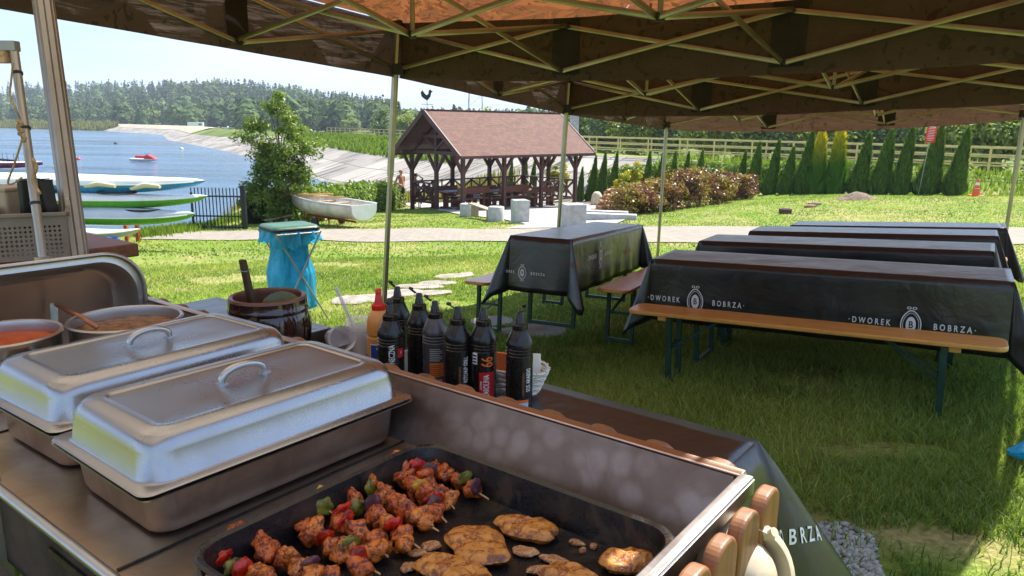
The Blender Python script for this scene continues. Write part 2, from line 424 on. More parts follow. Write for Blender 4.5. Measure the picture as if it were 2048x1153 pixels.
def mk_tiles():
    t = NT('shingle_roof'); tc = t.n('ShaderNodeUVMap')
    br = t.n('ShaderNodeTexBrick'); br.inputs['Scale'].default_value = 1; br.inputs['Brick Width'].default_value = .33; br.inputs['Row Height'].default_value = .145
    br.inputs['Mortar Size'].default_value = .012
    br.inputs['Color1'].default_value = (.140, .066, .046, 1); br.inputs['Color2'].default_value = (.100, .048, .036, 1); br.inputs['Mortar'].default_value = (.10, .035, .028, 1)
    t.l(tc.outputs[0], br.inputs['Vector'])
    nz = t.noise(t.coord(), 5, 5, .7)
    cc = t.mix(t.ramp(nz, [(.45, (0, 0, 0)), (.7, (.35, .35, .35))]), br.outputs['Color'], (.24, .13, .095))
    t.pbr(cc, .8, 0, t.bump(br.outputs['Fac'], -.5, .01), .3); return t.m
m['tiles'] = mk_tiles()
def mk_meat(name, base, dark, lite, sc=40):
    t = NT(name); o = t.coord('Object')
    n1 = t.noise(o, sc, 6, .7, 1.0); n2 = t.noise(o, sc*2.6, 4, .7); n3 = t.noise(o, sc*.45, 3, .6, .6)
    cc = t.ramp(n1, [(.36, tuple(q*.7 for q in dark)), (.44, dark), (.50, base), (.58, base), (.68, lite)])
    cc = t.mix(t.ramp(n3, [(.56, (0, 0, 0)), (.66, (.9, .9, .9))]), cc, tuple(q*.55 for q in dark))
    t.pbr(cc, t.math('ADD', t.math('MULTIPLY', n2, .3), .18), 0, t.bump(n1, .6, .006, t.bump(n2, .5, .002)), .6, Coat_Weight=.3, Coat_Roughness=.12); return t.m
m['chicken'] = mk_meat('spiced_chicken', (.70, .12, .006), (.14, .018, .004), (.66, .27, .04), 120)
m['chicken2'] = mk_meat('spiced_chicken_golden', (.80, .20, .010), (.20, .04, .01), (.72, .36, .05), 120)
m['steak'] = mk_meat('grilled_steak', (.66, .24, .03), (.30, .07, .012), (.74, .36, .08), 75)
m['scrap'] = mk_meat('fried_scrap', (.62, .30, .12), (.36, .13, .04), (.74, .45, .25), 150)
m['pepper_red'] = plain('red_pepper', (.55, .022, .006), .25, 0, .55, 60, .3, 120)
m['pepper_green'] = plain('green_pepper', (.17, .16, .02), .3, 0, .6, 60, .3, 120)
m['pepper_yellow'] = plain('yellow_pepper', (.66, .30, .02), .3, 0, .5, 60, .3, 120)
m['onion'] = plain('charred_onion', (.10, .03, .035), .4, 0, .5, 30, .4, 80)
m['stick'] = plain('bamboo_stick', (.55, .33, .15), .6, 0, .2, 20)
m['soup'] = plain('thick_soup', (.27, .13, .045), .45, 0, .45, 45, .5, 60, .004, .3)
m['tomato'] = plain('tomato_sauce', (.52, .09, .008), .5, 0, .22, 22, .3, 40, .004, .25)
m['ceramic'] = plain('brown_glazed_stoneware', (.035, .016, .014), .12, 0, .3, 6, .1, 30, .003, Coat_Weight=.8, Coat_Roughness=.05)
m['ceramic_rim'] = plain('unglazed_rim', (.16, .07, .045), .35, 0, .3, 12)
m['bag'] = None
def mk_bag():
    t = NT('blue_film'); o = t.coord('Object', (1, 1, .35))
    n = t.noise(o, 9, 5, .6, 1.5); n2 = t.noise(o, 30, 4, .6)
    nr = t.bump(n, .9, .03, t.bump(n2, .4, .006)); cc = t.ramp(n, [(.3, (.02, .36, .62)), (.7, (.05, .55, .80))])
    b = t.pbr(cc, .25, 0, nr, .6)
    tl = t.n('ShaderNodeBsdfTranslucent'); t.l(t.mix(1, cc, (.7, 1, 1), 'MULTIPLY'), tl.inputs[0]); t.l(nr, tl.inputs['Normal'])
    ms = t.n('ShaderNodeMixShader'); ms.inputs[0].default_value = .45; t.l(b.outputs[0], ms.inputs[1]); t.l(tl.outputs[0], ms.inputs[2]); t.l(ms.outputs[0], t.out.inputs[0]); return t.m
m['bag'] = mk_bag()
m['lid_green'] = plain('green_lid', (.035, .11, .045), .3, 0, .2, 5)
m['orange_bottle'] = plain('orange_sauce_bottle', (.72, .30, .07), .3, 0, .08, 10, Subsurface_Weight=.1)
m['grey_bottle'] = plain('smoky_bottle', (.075, .070, .075), .25, 0, .15, 10)
m['lbl_orange'] = plain('orange_print', (.78, .17, .03), .45, 0, .1, 20)
m['lbl_red'] = plain('red_print', (.55, .015, .02), .45, 0, .25, 20)
m['lbl_blue'] = plain('blue_print', (.02, .06, .32), .45, 0, .1, 20)
m['lbl_sky'] = plain('pale_blue_print', (.35, .55, .80), .45, 0, .2, 20)
m['lbl_gold'] = plain('brown_print', (.20, .08, .03), .45, 0, .3, 20)
def mk_clear():
    t = NT('clear_plastic'); b = t.pbr((.92, .90, .93), .12, 0, t.bump(t.noise(t.coord(), 40, 2), .15, .003), .5)
    tr = t.n('ShaderNodeBsdfTransparent'); ms = t.n('ShaderNodeMixShader'); ms.inputs[0].default_value = .45
    t.l(b.outputs[0], ms.inputs[1]); t.l(tr.outputs[0], ms.inputs[2]); t.l(ms.outputs[0], t.out.inputs[0]); return t.m
m['clear'] = mk_clear()
m['paper'] = plain('white_paper', (.72, .70, .66), .7, 0, .08, 12)
m['grass'] = foliage('grass_blades', (.060, .16, .026), (.47, .56, .14), .5, .55, .25)
m['leaf'] = foliage('bush_leaf', (.05, .11, .014), (.24, .34, .05), .4)
m['leaf_far'] = foliage('far_leaf', (.030, .070, .022), (.12, .18, .05), .2, .8, .1)
m['leaf_wood'] = foliage('wood_leaf', (.08, .15, .035), (.40, .48, .13), .5)
m['thuja'] = foliage('thuja_scale', (.024, .072, .013), (.19, .33, .05), .42)
m['thuja_gold'] = foliage('golden_thuja_scale', (.08, .20, .02), (.70, .58, .03), .4)
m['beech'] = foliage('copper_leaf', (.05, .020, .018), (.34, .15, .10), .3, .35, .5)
m['beech_y'] = foliage('copper_leaf_yellow', (.12, .14, .02), (.48, .38, .06), .4, .4, .4)  # yellow leaves mixed in among the purple ones
m['hedge'] = foliage('hedge_leaf', (.045, .11, .010), (.28, .40, .045), .4)
m['reed'] = foliage('dry_reed', (.12, .16, .03), (.52, .42, .13), .3)

# ================================================================== SETTING
def struct(o): o['kind'] = 'structure'; return o
def spaced(lo, hi, d0, grow, c=0):
    a = [c]; d = d0
    while a[-1] < hi: a.append(a[-1]+d); d *= grow
    b = [c]; d = d0
    while b[-1] > lo: b.append(b[-1]-d); d *= grow
    return np.array(b[:0:-1]+a)
def height_sheet(name, mat, xs, ys, dz=0, fn=None):
    X, Y = np.meshgrid(xs, ys); Zv = (fn or H)(X.ravel(), Y.ravel())+dz
    co = np.stack([X.ravel(), Y.ravel(), Zv], 1); nx, ny = len(xs), len(ys)
    i = np.arange(nx-1); j = np.arange(ny-1); I, J = np.meshgrid(i, j); b = (J*nx+I).ravel()
    fc = np.stack([b, b+1, b+nx+1, b+nx], 1)
    return nmesh(name, co, fc, mat, smooth=True)
struct(height_sheet('ground', m['ground'], spaced(-1500, 1200, .45, 1.022), spaced(-60, 1600, .45, 1.020, 6)))
wb = MB(); wb.grid(lambda a, b: Vector((-1500+1560*a, -60+1400*b, WATER)), 4, 4); struct(wb.build('water', m['water']))

def strip(name, mat, u0, u1, nu, nv, fn, dz, uv=None, nrm=False):
    pts = [fn(u0+(u1-u0)*i/nu, j/nv) for j in range(nv+1) for i in range(nu+1)]
    xy = np.array([(p[0], p[1]) for p in pts]); z = H(xy[:, 0], xy[:, 1])+dz
    co = np.column_stack([xy, z])
    fc = [(j*(nu+1)+i, j*(nu+1)+i+1, (j+1)*(nu+1)+i+1, (j+1)*(nu+1)+i) for j in range(nv) for i in range(nu)]
    o = nmesh(name, co, fc, mat, smooth=True)
    if uv:
        l = o.data.uv_layers.new(name='UVMap'); U = np.array([uv(u0+(u1-u0)*i/nu, j/nv) for j in range(nv+1) for i in range(nu+1)])
        l.data.foreach_set('uv', U[np.array(fc).ravel()].astype(np.float32).ravel())
    return o
PN_X = [-9, -4.75, 0, 3.9, 10, 20, 60]; PN_Y = [16.9, 16.3, 15.7, 15.3, 14.6, 13.5, 9]
PF_X = [-9, -3.85, 5.1, 9, 14, 24, 60]; PF_Y = [19.2, 19.9, 20.1, 19.8, 18.9, 17.4, 13]
def path_fn(x, v):
    a = np.interp(x, PN_X, PN_Y); b = np.interp(x, PF_X, PF_Y); w = .10*math.sin(x*2.3)*(1 if v in (0, 1) else 0)
    return (x, a+(b-a)*v+w)
struct(strip('path', m['path'], -8.6, 58, 170, 10, path_fn, .02))
# concrete apron of the shelter
apr = [(792, 409), (880, 399), (1010, 396), (1150, 403), (1200, 414), (1250, 442), (1185, 459), (1012, 459), (1052, 451), (1000, 438), (935, 432), (868, 421)]
ap = [GP(*q) for q in apr]
bm = bmesh.new(); vv = [bm.verts.new((p.x, p.y, 0)) for p in ap]; bm.faces.new(vv)
bmesh.ops.triangulate(bm, faces=bm.faces)
for _ in range(4): bmesh.ops.subdivide_edges(bm, edges=[e for e in bm.edges if e.calc_length() > .9], cuts=1, use_grid_fill=False); bmesh.ops.triangulate(bm, faces=bm.faces)
for v in bm.verts: v.co.z = h(v.co.x, v.co.y)+.035
me = bpy.data.meshes.new('pavement'); bm.to_mesh(me); bm.free(); me.materials.append(plain('pale_concrete', (.34, .32, .30), .9, 0, .18, 3, .3, 40))
o = bpy.data.objects.new('pavement', me); COL.objects.link(o); struct(o)
# concrete slabs on the lake side of the dike
seg = np.hypot(*np.diff(CREST, axis=0).T); cum = np.concatenate([[0], np.cumsum(seg)])
def crest_at(s, off):
    i = min(max(int(np.searchsorted(cum, s))-1, 0), len(seg)-1); t = (s-cum[i])/seg[i]
    p = CREST[i]+(CREST[i+1]-CREST[i])*t
    def nr(k):
        k = min(max(k, 0), len(seg)-1); d = (CREST[k+1]-CREST[k])/seg[k]; return np.array([-d[1], d[0]])
    n = nr(i)*(1-abs(t-.5)) + nr(i+(1 if t > .5 else -1))*abs(t-.5); n /= np.hypot(*n)
    return p+n*off, n
def crest_s(x, y):
    best = min(((np.hypot(*(crest_at(s, 0)[0]-np.array([x, y])))), s) for s in np.arange(0, cum[-2], 1.0)); return best[1]
S0 = crest_s(10, 40); S1 = crest_s(-300, 430); SF = crest_s(-24, 105)
def rv(s, v):
    fq = min(1, max(0, (s-SF)/60)); q = crest_at(s, (1.7+4.3*fq)+v*(9.4-3.6*fq))[0]; return (q[0], q[1])
struct(strip('embankment', m['reve'], S0, S1, 420, 16, rv, .05, uv=lambda s, v: (s, v*9.4)))
# sandy beach beyond the slabs
struct(strip('beach', plain('beach_sand', (.36, .30, .22), .95, 0, .15, .2), crest_s(-75, 190), crest_s(-280, 420), 160, 8, lambda s, v: tuple(crest_at(s, 6-9*v)[0]), .12))

# ---- world
w = bpy.data.worlds.new('World'); scene.world = w; w.use_nodes = True; nt = w.node_tree; nt.nodes.clear()
SUN_EL = 54.0; SUN_AZ = math.atan2(.64, .77)           # azimuth from +Y towards +X
sky = nt.nodes.new('ShaderNodeTexSky'); sky.sky_type = 'NISHITA'; sky.sun_disc = False
sky.sun_elevation = R(SUN_EL); sky.sun_rotation = SUN_AZ; sky.altitude = 200; sky.dust_density = 1.2; sky.ozone_density = 1.5; sky.air_density = 1.0
bg = nt.nodes.new('ShaderNodeBackground'); bg.inputs[1].default_value = .125
tc = nt.nodes.new('ShaderNodeTexCoord'); mp = nt.nodes.new('ShaderNodeMapping'); mp.inputs['Scale'].default_value = (1.2, 1.2, 7)
nz = nt.nodes.new('ShaderNodeTexNoise'); nz.inputs['Scale'].default_value = 1.7; nz.inputs['Detail'].default_value = 5; nz.inputs['Roughness'].default_value = .55
rp = nt.nodes.new('ShaderNodeValToRGB'); rp.color_ramp.elements[0].position = .42; rp.color_ramp.elements[1].position = .75; rp.color_ramp.elements[1].color = (.9, .9, .9, 1)
mx = nt.nodes.new('ShaderNodeMix'); mx.data_type = 'RGBA'; mx.inputs[7].default_value = (2.7, 2.95, 3.35, 1)
mx0 = nt.nodes.new('ShaderNodeMix'); mx0.data_type = 'RGBA'; mx0.inputs[0].default_value = .80; mx0.inputs[7].default_value = (1.22, 1.75, 2.75, 1)
for a, b in ((tc.outputs['Generated'], mp.inputs[0]), (mp.outputs[0], nz.inputs['Vector']), (nz.outputs['Fac'], rp.inputs[0]), (rp.outputs[0], mx.inputs[0]), (sky.outputs[0], mx0.inputs[6]), (mx0.outputs[2], mx.inputs[6]), (mx.outputs[2], bg.inputs[0])):
    nt.links.new(a, b)
wo = nt.nodes.new('ShaderNodeOutputWorld'); nt.links.new(bg.outputs[0], wo.inputs[0])
sl = bpy.data.lights.new('sun', 'SUN'); sl.energy = 3.6; sl.angle = R(.5); sl.color = (1, .95, .86)
so = bpy.data.objects.new('sun', sl); COL.objects.link(so)
sd = Vector((math.sin(SUN_AZ)*math.cos(R(SUN_EL)), math.cos(SUN_AZ)*math.cos(R(SUN_EL)), math.sin(R(SUN_EL))))
so.rotation_euler = (-sd).to_track_quat('-Z', 'Y').to_euler(); so.location = (0, 0, 60)
vs_ = scene.view_settings; vs_.view_transform = 'Standard'; vs_.look = 'None'; vs_.exposure = 1.7; vs_.gamma = 1

# ================================================================== VEGETATION
def rand_dirs(n):
    v = rng.normal(size=(n, 3)); return v/np.linalg.norm(v, axis=1)[:, None]
def leaves(name, cen, nrm, size, mat, parent=None, tint=None, aspect=.55, fold=.25, jit=.3):
    """leaf-shaped folded quads: cen (n,3), nrm (n,3) facing, size (n,)"""
    n = len(cen); t = rand_dirs(n); t -= (t*nrm).sum(1)[:, None]*nrm; t /= np.linalg.norm(t, axis=1)[:, None]+1e-9
    b = np.cross(nrm, t); s = size[:, None]
    co = np.stack([cen-t*s, cen+b*s*aspect+nrm*s*fold, cen+t*s, cen-b*s*aspect+nrm*s*fold], 1).reshape(-1, 3)
    fc = np.arange(4*n).reshape(n, 4)
    tt = tint if tint is not None else rng.random(n)
    return nmesh(name, co, fc, mat, parent, np.repeat(tt, 4))
def clump_crown(nleaf, nclump, rad, hgt, z0, clump_r, size, shape=None, outward=.6, hollow=.55, seed=0):
    """leaf centres in clumps spread over an uneven ellipsoid crown"""
    cc = []
    while len(cc) < nclump:
        d = rng.normal(size=3); d /= np.linalg.norm(d); r = hollow+(1-hollow)*rng.random()
        p = d*r; z = (p[2]+1)/2
        k = shape(z) if shape else 1
        cc.append((p[0]*rad*k, p[1]*rad*k, z0+z*hgt))
    cc = np.array(cc); idx = rng.integers(0, nclump, nleaf); cr = clump_r*(.6+.8*rng.random(nclump))
    d = rand_dirs(nleaf); rr = rng.random(nleaf)**.45
    cen = cc[idx]+d*(cr[idx]*rr)[:, None]*np.array([1, 1, .75])
    nr = d*outward+rand_dirs(nleaf)*(1-outward)+np.array([0, 0, .35]); nr /= np.linalg.norm(nr, axis=1)[:, None]
    ct = rng.random(nclump)
    tint = np.clip(.20+.35*ct[idx]+.45*rng.random(nleaf), 0, 1)
    return cen, nr, size*(.6+.8*rng.random(nleaf)), tint, cc
def limb_mesh(parent, hgt, cc, r0, mat=None, n=9, lean=0):
    b = MB(); top = Vector((lean, 0, hgt))
    b.tube([(0, 0, -.1), (lean*.3, .02, hgt*.35), (lean*.6, -.02, hgt*.7), tuple(top)], [r0, r0*.8, r0*.5, r0*.2], 8)
    for c in cc[rng.permutation(len(cc))[:n]]:
        z = max(.15*hgt, min(c[2]*.6, hgt*.8)); s = Vector((lean*z/hgt, 0, z)); e = Vector(c)
        mdp = (s+e)/2+Vector((0, 0, .06*hgt)); b.tube([s, mdp, e], [r0*.35, r0*.22, r0*.08], 5)
    return b.build('trunk', mat or m['trunk'], parent, 60)

def cypress(hgt, rad, mat, n, gold=False, lean=.17):
    root = thing('thuja_conifer', 'x', 'conifer')
    z = rng.random(n)**1.25; prof = rad*(1-z)**.92*(1+.10*np.sin(z*9+1))*np.clip(.55+z*6, 0, 1)
    a = rng.random(n)*2*np.pi; wob = 1+.10*np.sin(3*a+z*5)+.07*np.sin(7*a+z*17)
    rr = prof*wob*(.72+.30*rng.random(n))
    cen = np.stack([rr*np.cos(a)+lean*z*hgt, rr*np.sin(a), z*hgt*.985+.02], 1)
    out = np.stack([np.cos(a), np.sin(a), .35+0*a], 1)+rand_dirs(n)*.55; out /= np.linalg.norm(out, axis=1)[:, None]
    t = np.stack([.35*np.cos(a), .35*np.sin(a), np.ones(n)], 1)+rand_dirs(n)*.35; t /= np.linalg.norm(t, axis=1)[:, None]
    bb = np.cross(out, t); bb /= np.linalg.norm(bb, axis=1)[:, None]
    s = ((.10 if gold else .055)*(.6+.8*rng.random(n)))[:, None]
    co = np.stack([cen-t*s*.8, cen+bb*s*.32, cen+t*s*1.3, cen-bb*s*.32], 1).reshape(-1, 3)
    tint = rng.random(n)*.7+.2*rng.random(n)
    if gold: tint = np.clip((z-.48)*1.7+.30*rng.random(n), 0, 1)
    nmesh('crown', co, np.arange(4*n).reshape(n, 4), mat, root, np.repeat(tint, 4))
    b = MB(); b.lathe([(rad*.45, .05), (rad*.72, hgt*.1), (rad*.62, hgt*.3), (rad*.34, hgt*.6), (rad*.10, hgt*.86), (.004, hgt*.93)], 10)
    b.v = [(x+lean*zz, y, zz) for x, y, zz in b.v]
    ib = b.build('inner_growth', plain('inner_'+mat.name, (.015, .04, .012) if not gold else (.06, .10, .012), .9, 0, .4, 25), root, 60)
    t_ = MB(); t_.tube([(0, 0, -.1), (0, 0, .3)], [.05, .045], 8); t_.build('trunk', m['trunk'], root, 60)
    return root
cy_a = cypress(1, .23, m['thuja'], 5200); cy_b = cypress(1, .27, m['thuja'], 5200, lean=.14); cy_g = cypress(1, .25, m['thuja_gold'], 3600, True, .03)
GL = 'slim evergreens planted in a row below the yellow railing'
# (x in picture, top y, distance, width factor, kind, label)
CY = [(1922, 262, 28.0, 1.1, 'a', 'dark green conical thuja, the rightmost of the row, just left of the traffic cone'),
 (1868, 256, 28.7, 1.1, 'b', 'tall dark thuja right below the red sign, second from the right end of the row'),
 (1812, 259, 29.3, 1.0, 'a', 'dark thuja left of the red sign, third from the right end of the row'),
 (1770, 265, 29.9, 1.05, 'b', 'dark cone shaped thuja, fourth from the right end of the row'),
 (1725, 272, 30.4, 1.15, 'a', 'blunt topped dark thuja standing behind the soil mound, next to the golden pair'),
 (1680, 263, 31.0, .98, 'g', 'golden tipped thuja, the right one of the golden pair'),
 (1642, 270, 31.4, 1.0, 'g', 'golden tipped thuja, the left one of the golden pair'),
 (1612, 266, 31.8, 1.0, 'a', 'tallest dark thuja touching the left golden one'),
 (1578, 298, 32.2, 1.0, 'b', 'short dark thuja between two taller ones, left of the golden pair'),
 (1546, 284, 32.7, .95, 'a', 'dark thuja, third one left of the golden pair'),
 (1510, 290, 33.2, .95, 'b', 'dark thuja at the right end of the copper bushes'),
 (1482, 306, 33.8, .9, 'a', 'small dark thuja peeping over the right end of the copper bushes'),
 (1398, 305, 34.6, .8, 'b', 'narrow dark thuja rising behind the middle of the copper bushes'),
 (1370, 308, 35.0, .75, 'a', 'thin dark thuja behind the copper bushes, right of the back tent pole'),
 (1345, 308, 35.4, .75, 'b', 'thin dark thuja immediately right of the back tent pole'),
 (1318, 312, 35.8, .75, 'a', 'thin dark thuja immediately left of the back tent pole'),
 (1294, 308, 36.2, .75, 'b', 'narrow thuja between the yellow green shrub and the back tent pole'),
 (1226, 308, 37.0, .75, 'a', 'narrow dark thuja behind the log pile, left of the yellow green shrub'),
 (1204, 310, 37.5, .75, 'b', 'narrow dark thuja behind the log pile, second left of the yellow green shrub'),
 (1184, 316, 38.0, .8, 'a', 'dark thuja just right of the shelter roof corner'),
 (1160, 338, 38.4, .8, 'b', 'low dark thuja beside the last post of the shelter'),
 (1063, 322, 40.2, .75, 'a', 'dark thuja seen through the shelter, rightmost of the three between its posts'),
 (1047, 320, 40.5, .7, 'b', 'dark thuja seen through the shelter, middle of the three between its posts'),
 (1018, 324, 41.0, .7, 'a', 'dark thuja seen through the shelter, leftmost of the three between its posts')]
ua, ub, ug = [], [], []
for (u, v, d, wf, k, lb) in CY:
    top = D(u, v, d); x, y = top.x, top.y; z = h(x, y); hh = top.z-z
    pr, us = {'a': (cy_a, ua), 'b': (cy_b, ub), 'g': (cy_g, ug)}[k]
    o = place(pr, us, (x, y, z-.02), rng.uniform(0, .5)-(.25), lb, GL if k != 'g' else 'pair of golden thujas in the row', scale=(hh*wf*.74, hh*wf*.74, hh))
    if k == 'g': o['category'] = 'golden conifer'

def bushy(name, label, cat, loc, rad, hgt, n, clumps, clump_r, size, mat, aspect=.5, shape=None, group=None, z0=.05, limbs=8, r0=.03, hollow=.35, trunk=True, sy=1.0, rz=0):
    root = thing(name, label, cat, loc, rz, group)
    cen, nr, sz, ti, cc = clump_crown(n, clumps, rad, hgt, z0, clump_r, size, shape, .5, hollow)
    cen[:, 1] *= sy; cc[:, 1] *= sy
    mk = cen[:, 2] > -.02
    leaves('crown', cen[mk], nr[mk], sz[mk], mat, root, ti[mk], aspect)
    if trunk: limb_mesh(root, hgt*.6, cc, r0, n=limbs)
    return root
# tall shrub at the water by the iron fence
bp = D(566, 438, 22.6)
bx, by = bp.x, bp.y
root = thing('shrub_tree', 'big loose leafy shrub tree by the iron fence at the water', 'tree', (bx, by, h(bx, by)))
shp = lambda z: (1.0 if z < .45 else 1.0-.55*(z-.45)/.55)*(.82+.22*math.sin(z*11))
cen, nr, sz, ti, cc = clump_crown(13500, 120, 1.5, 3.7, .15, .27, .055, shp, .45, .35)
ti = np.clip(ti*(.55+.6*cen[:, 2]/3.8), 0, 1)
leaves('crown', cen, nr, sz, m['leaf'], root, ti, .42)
limb_mesh(root, 3.3, cc, .06, n=40)
# clipped hedge along the shore
def hedge_run(name, label, pts, hw, hgt, n, mat, size, cat='hedge', lump=.15):
    pts = np.array(pts, float); sg = np.hypot(*np.diff(pts, axis=0).T); cu = np.concatenate([[0], np.cumsum(sg)])
    s = rng.random(n)*cu[-1]; x = np.interp(s, cu, pts[:, 0]); y = np.interp(s, cu, pts[:, 1])
    i = np.clip(np.searchsorted(cu, s)-1, 0, len(sg)-1); dx = (pts[i+1]-pts[i])/sg[i][:, None]
    t = rng.random(n)*np.pi; rr = .75+.25*rng.random(n)+lump*np.sin(s*2.3)*np.sin(s*5.1+1)
    off = np.cos(t)*hw*rr*1.15; z = np.sin(t)**.6*hgt*rr
    low = rng.random(n) < .5; z = np.where(low, rng.random(n)*hgt*.8, z); off = np.where(low, np.sign(np.cos(t))*hw*(.85+.2*rng.random(n)), off)
    cen = np.stack([x-dx[:, 1]*off, y+dx[:, 0]*off, z], 1); cen[:, 2] += H(cen[:, 0], cen[:, 1])
    nr = rand_dirs(n)*.6+np.stack([-dx[:, 1]*np.sign(off), dx[:, 0]*np.sign(off), .6+0*x], 1)*.6; nr /= np.linalg.norm(nr, axis=1)[:, None]
    org = Vector((pts[0][0], pts[0][1], h(*pts[0]))); root = thing(name, label, cat, org)
    leaves('foliage', cen-np.array(org), nr, size*(.6+.8*rng.random(n)), mat, root, np.clip(.25*rng.random(n)+.5*rng.random(n)+.2*(z/hgt), 0, 1), .6)
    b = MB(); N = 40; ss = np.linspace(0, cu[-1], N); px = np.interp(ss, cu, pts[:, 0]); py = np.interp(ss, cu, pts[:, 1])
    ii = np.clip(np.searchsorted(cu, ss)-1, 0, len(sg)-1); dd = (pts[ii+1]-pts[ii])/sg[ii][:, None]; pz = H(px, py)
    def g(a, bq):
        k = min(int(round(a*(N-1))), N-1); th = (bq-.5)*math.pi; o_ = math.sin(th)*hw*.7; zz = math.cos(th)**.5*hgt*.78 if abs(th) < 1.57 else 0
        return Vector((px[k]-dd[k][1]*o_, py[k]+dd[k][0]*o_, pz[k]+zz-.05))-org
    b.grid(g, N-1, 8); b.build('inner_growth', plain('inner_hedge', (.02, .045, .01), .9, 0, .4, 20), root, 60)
    return root
hp = [GP(497, 452), D(600, 428, 23.5), D(700, 414, 28), D(785, 404, 35)]
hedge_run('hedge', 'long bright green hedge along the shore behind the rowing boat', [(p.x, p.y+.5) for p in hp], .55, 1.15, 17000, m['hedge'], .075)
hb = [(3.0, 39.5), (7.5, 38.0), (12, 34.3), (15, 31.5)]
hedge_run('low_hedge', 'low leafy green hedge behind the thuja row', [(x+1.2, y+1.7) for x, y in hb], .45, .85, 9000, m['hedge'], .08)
# yellow green shrubs
for (u, v, d, rad, hh, lb) in [(1270, 322, 36.6, .55, 1.5, 'yellow green shrub behind the log pile, among the thujas'), (1105, 315, 38.8, .5, 1.7, 'bright yellow green shrub seen between the last shelter posts'), (1125, 325, 38.8, .45, 1.5, 'smaller yellow green shrub right of the bright one behind the shelter'), (1245, 345, 35.5, .45, 1.0, 'low light green shrub left of the yellow green shrub at the log pile')]:
    p = D(u, v, d); z = h(p.x, p.y)
    bushy('shrub', lb, 'shrub', (p.x, p.y, z), rad, p.z-z, 1500, 22, .22, .075, m['thuja_gold'], .4, lambda q: 1-.6*q, 'yellow green shrubs between the thujas')
# copper beeches
cb = [(1272, 432, 25.8, 1.05, 1.05, 'low copper leaved bush at the log pile, leftmost of the bush row'), (1325, 426, 26.6, 1.1, 1.15, 'copper leaved bush right in front of the back tent pole'), (1372, 419, 27.5, 1.2, 1.5, 'tallest copper leaved bush right of the back tent pole'), (1425, 411, 28.8, 1.2, 1.4, 'gold speckled bush in the right half of the bush row'), (1472, 404, 30.2, 1.1, 1.15, 'dark reddish bush at the right end of the bush row')]
for bi, (u, v, d, rad, hh, lb) in enumerate(cb):
    p = D(u, v, d); z = h(p.x, p.y)
    root = thing('copper_bush', lb, 'bush', (p.x, p.y+.4, h(p.x, p.y+.4)), R(15), 'purple and gold leaved bushes')
    cen, nr, sz, ti, cc = clump_crown(6500, 80, rad*1.1, hh, -.02, .25, .046, lambda q: 1.1-.55*q+.15*math.sin(q*17), .4, .25)
    mk = cen[:, 2] > 0; cen, nr, sz, ti = cen[mk], nr[mk], sz[mk], ti[mk]
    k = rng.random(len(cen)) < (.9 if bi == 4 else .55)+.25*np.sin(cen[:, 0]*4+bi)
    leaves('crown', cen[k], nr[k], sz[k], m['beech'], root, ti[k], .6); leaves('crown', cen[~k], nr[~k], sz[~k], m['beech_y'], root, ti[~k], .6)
    limb_mesh(root, hh*.6, cc, .03, n=30)
# reeds between hedge and slabs
def blades(name, xy, hts, wid, mat, lean=.25, tint=None, parent=None, dz=0):
    n = len(xy); z = H(xy[:, 0], xy[:, 1])+dz; a = rng.random(n)*2*np.pi; la = rng.random(n)*2*np.pi; ln = lean*rng.random(n)*hts
    base = np.column_stack([xy, z]); s = np.column_stack([np.cos(a), np.sin(a), 0*a])*(wid/2)[:, None]
    off = np.column_stack([np.cos(la)*ln, np.sin(la)*ln, np.zeros(n)])
    up = np.column_stack([0*a, 0*a, hts])
    co = np.stack([base-s, base+s, base+off*.35+up*.6+s*.7, base+off*.35+up*.6-s*.7, base+off+up], 1).reshape(-1, 3)
    i = np.arange(n)*5; q = np.stack([i, i+1, i+2, i+3], 1); tcap = np.stack([i+3, i+2, i+4, i+4], 1)
    fc = np.stack([i, i+1, i+2, i+3, i+2, i+4, i+3], 1)
    me = bpy.data.meshes.new(name); co = co.astype(np.float32)
    me.vertices.add(len(co)); me.vertices.foreach_set('co', co.ravel())
    me.loops.add(7*n); me.loops.foreach_set('vertex_index', np.stack([i, i+1, i+2, i+3, i+3, i+2, i+4], 1).astype(np.int32).ravel())
    me.polygons.add(2*n); ls = np.arange(n)*7; me.polygons.foreach_set('loop_start', np.stack([ls, ls+4], 1).astype(np.int32).ravel())
    me.update(calc_edges=True)
    at = me.attributes.new('tint', 'FLOAT', 'POINT'); tt = tint if tint is not None else rng.random(n); at.data.foreach_set('value', np.repeat(tt, 5).astype(np.float32))
    me.materials.append(mat); o = bpy.data.objects.new(name, me); COL.objects.link(o)
    if parent: o.parent = parent
    return o
n = 9000; t = rng.random(n); rx = -13.5+12.5*t+rng.normal(0, .9, n); ry = 37+5.5*t+rng.random(n)*5
o = blades('reeds', np.column_stack([rx, ry]), .3+.45*rng.random(n), .05+.05*rng.random(n), m['reed'], tint=.3*rng.random(n)+.5*(rng.random(n)>.5)); tag(o, 'tall yellowing weeds between hedge and slabs', 'weeds', kind='stuff')
n = 5000; t = rng.random(n); rx = -8.8-1.2*t+rng.normal(0, .3, n); ry = 17+9*t+rng.random(n)
o = blades('shore_weeds', np.column_stack([rx, ry]), .08+.16*rng.random(n), .02+.02*rng.random(n), m['hedge'])
tag(o, 'green weeds at the foot of the shore fence', 'weeds', kind='stuff')
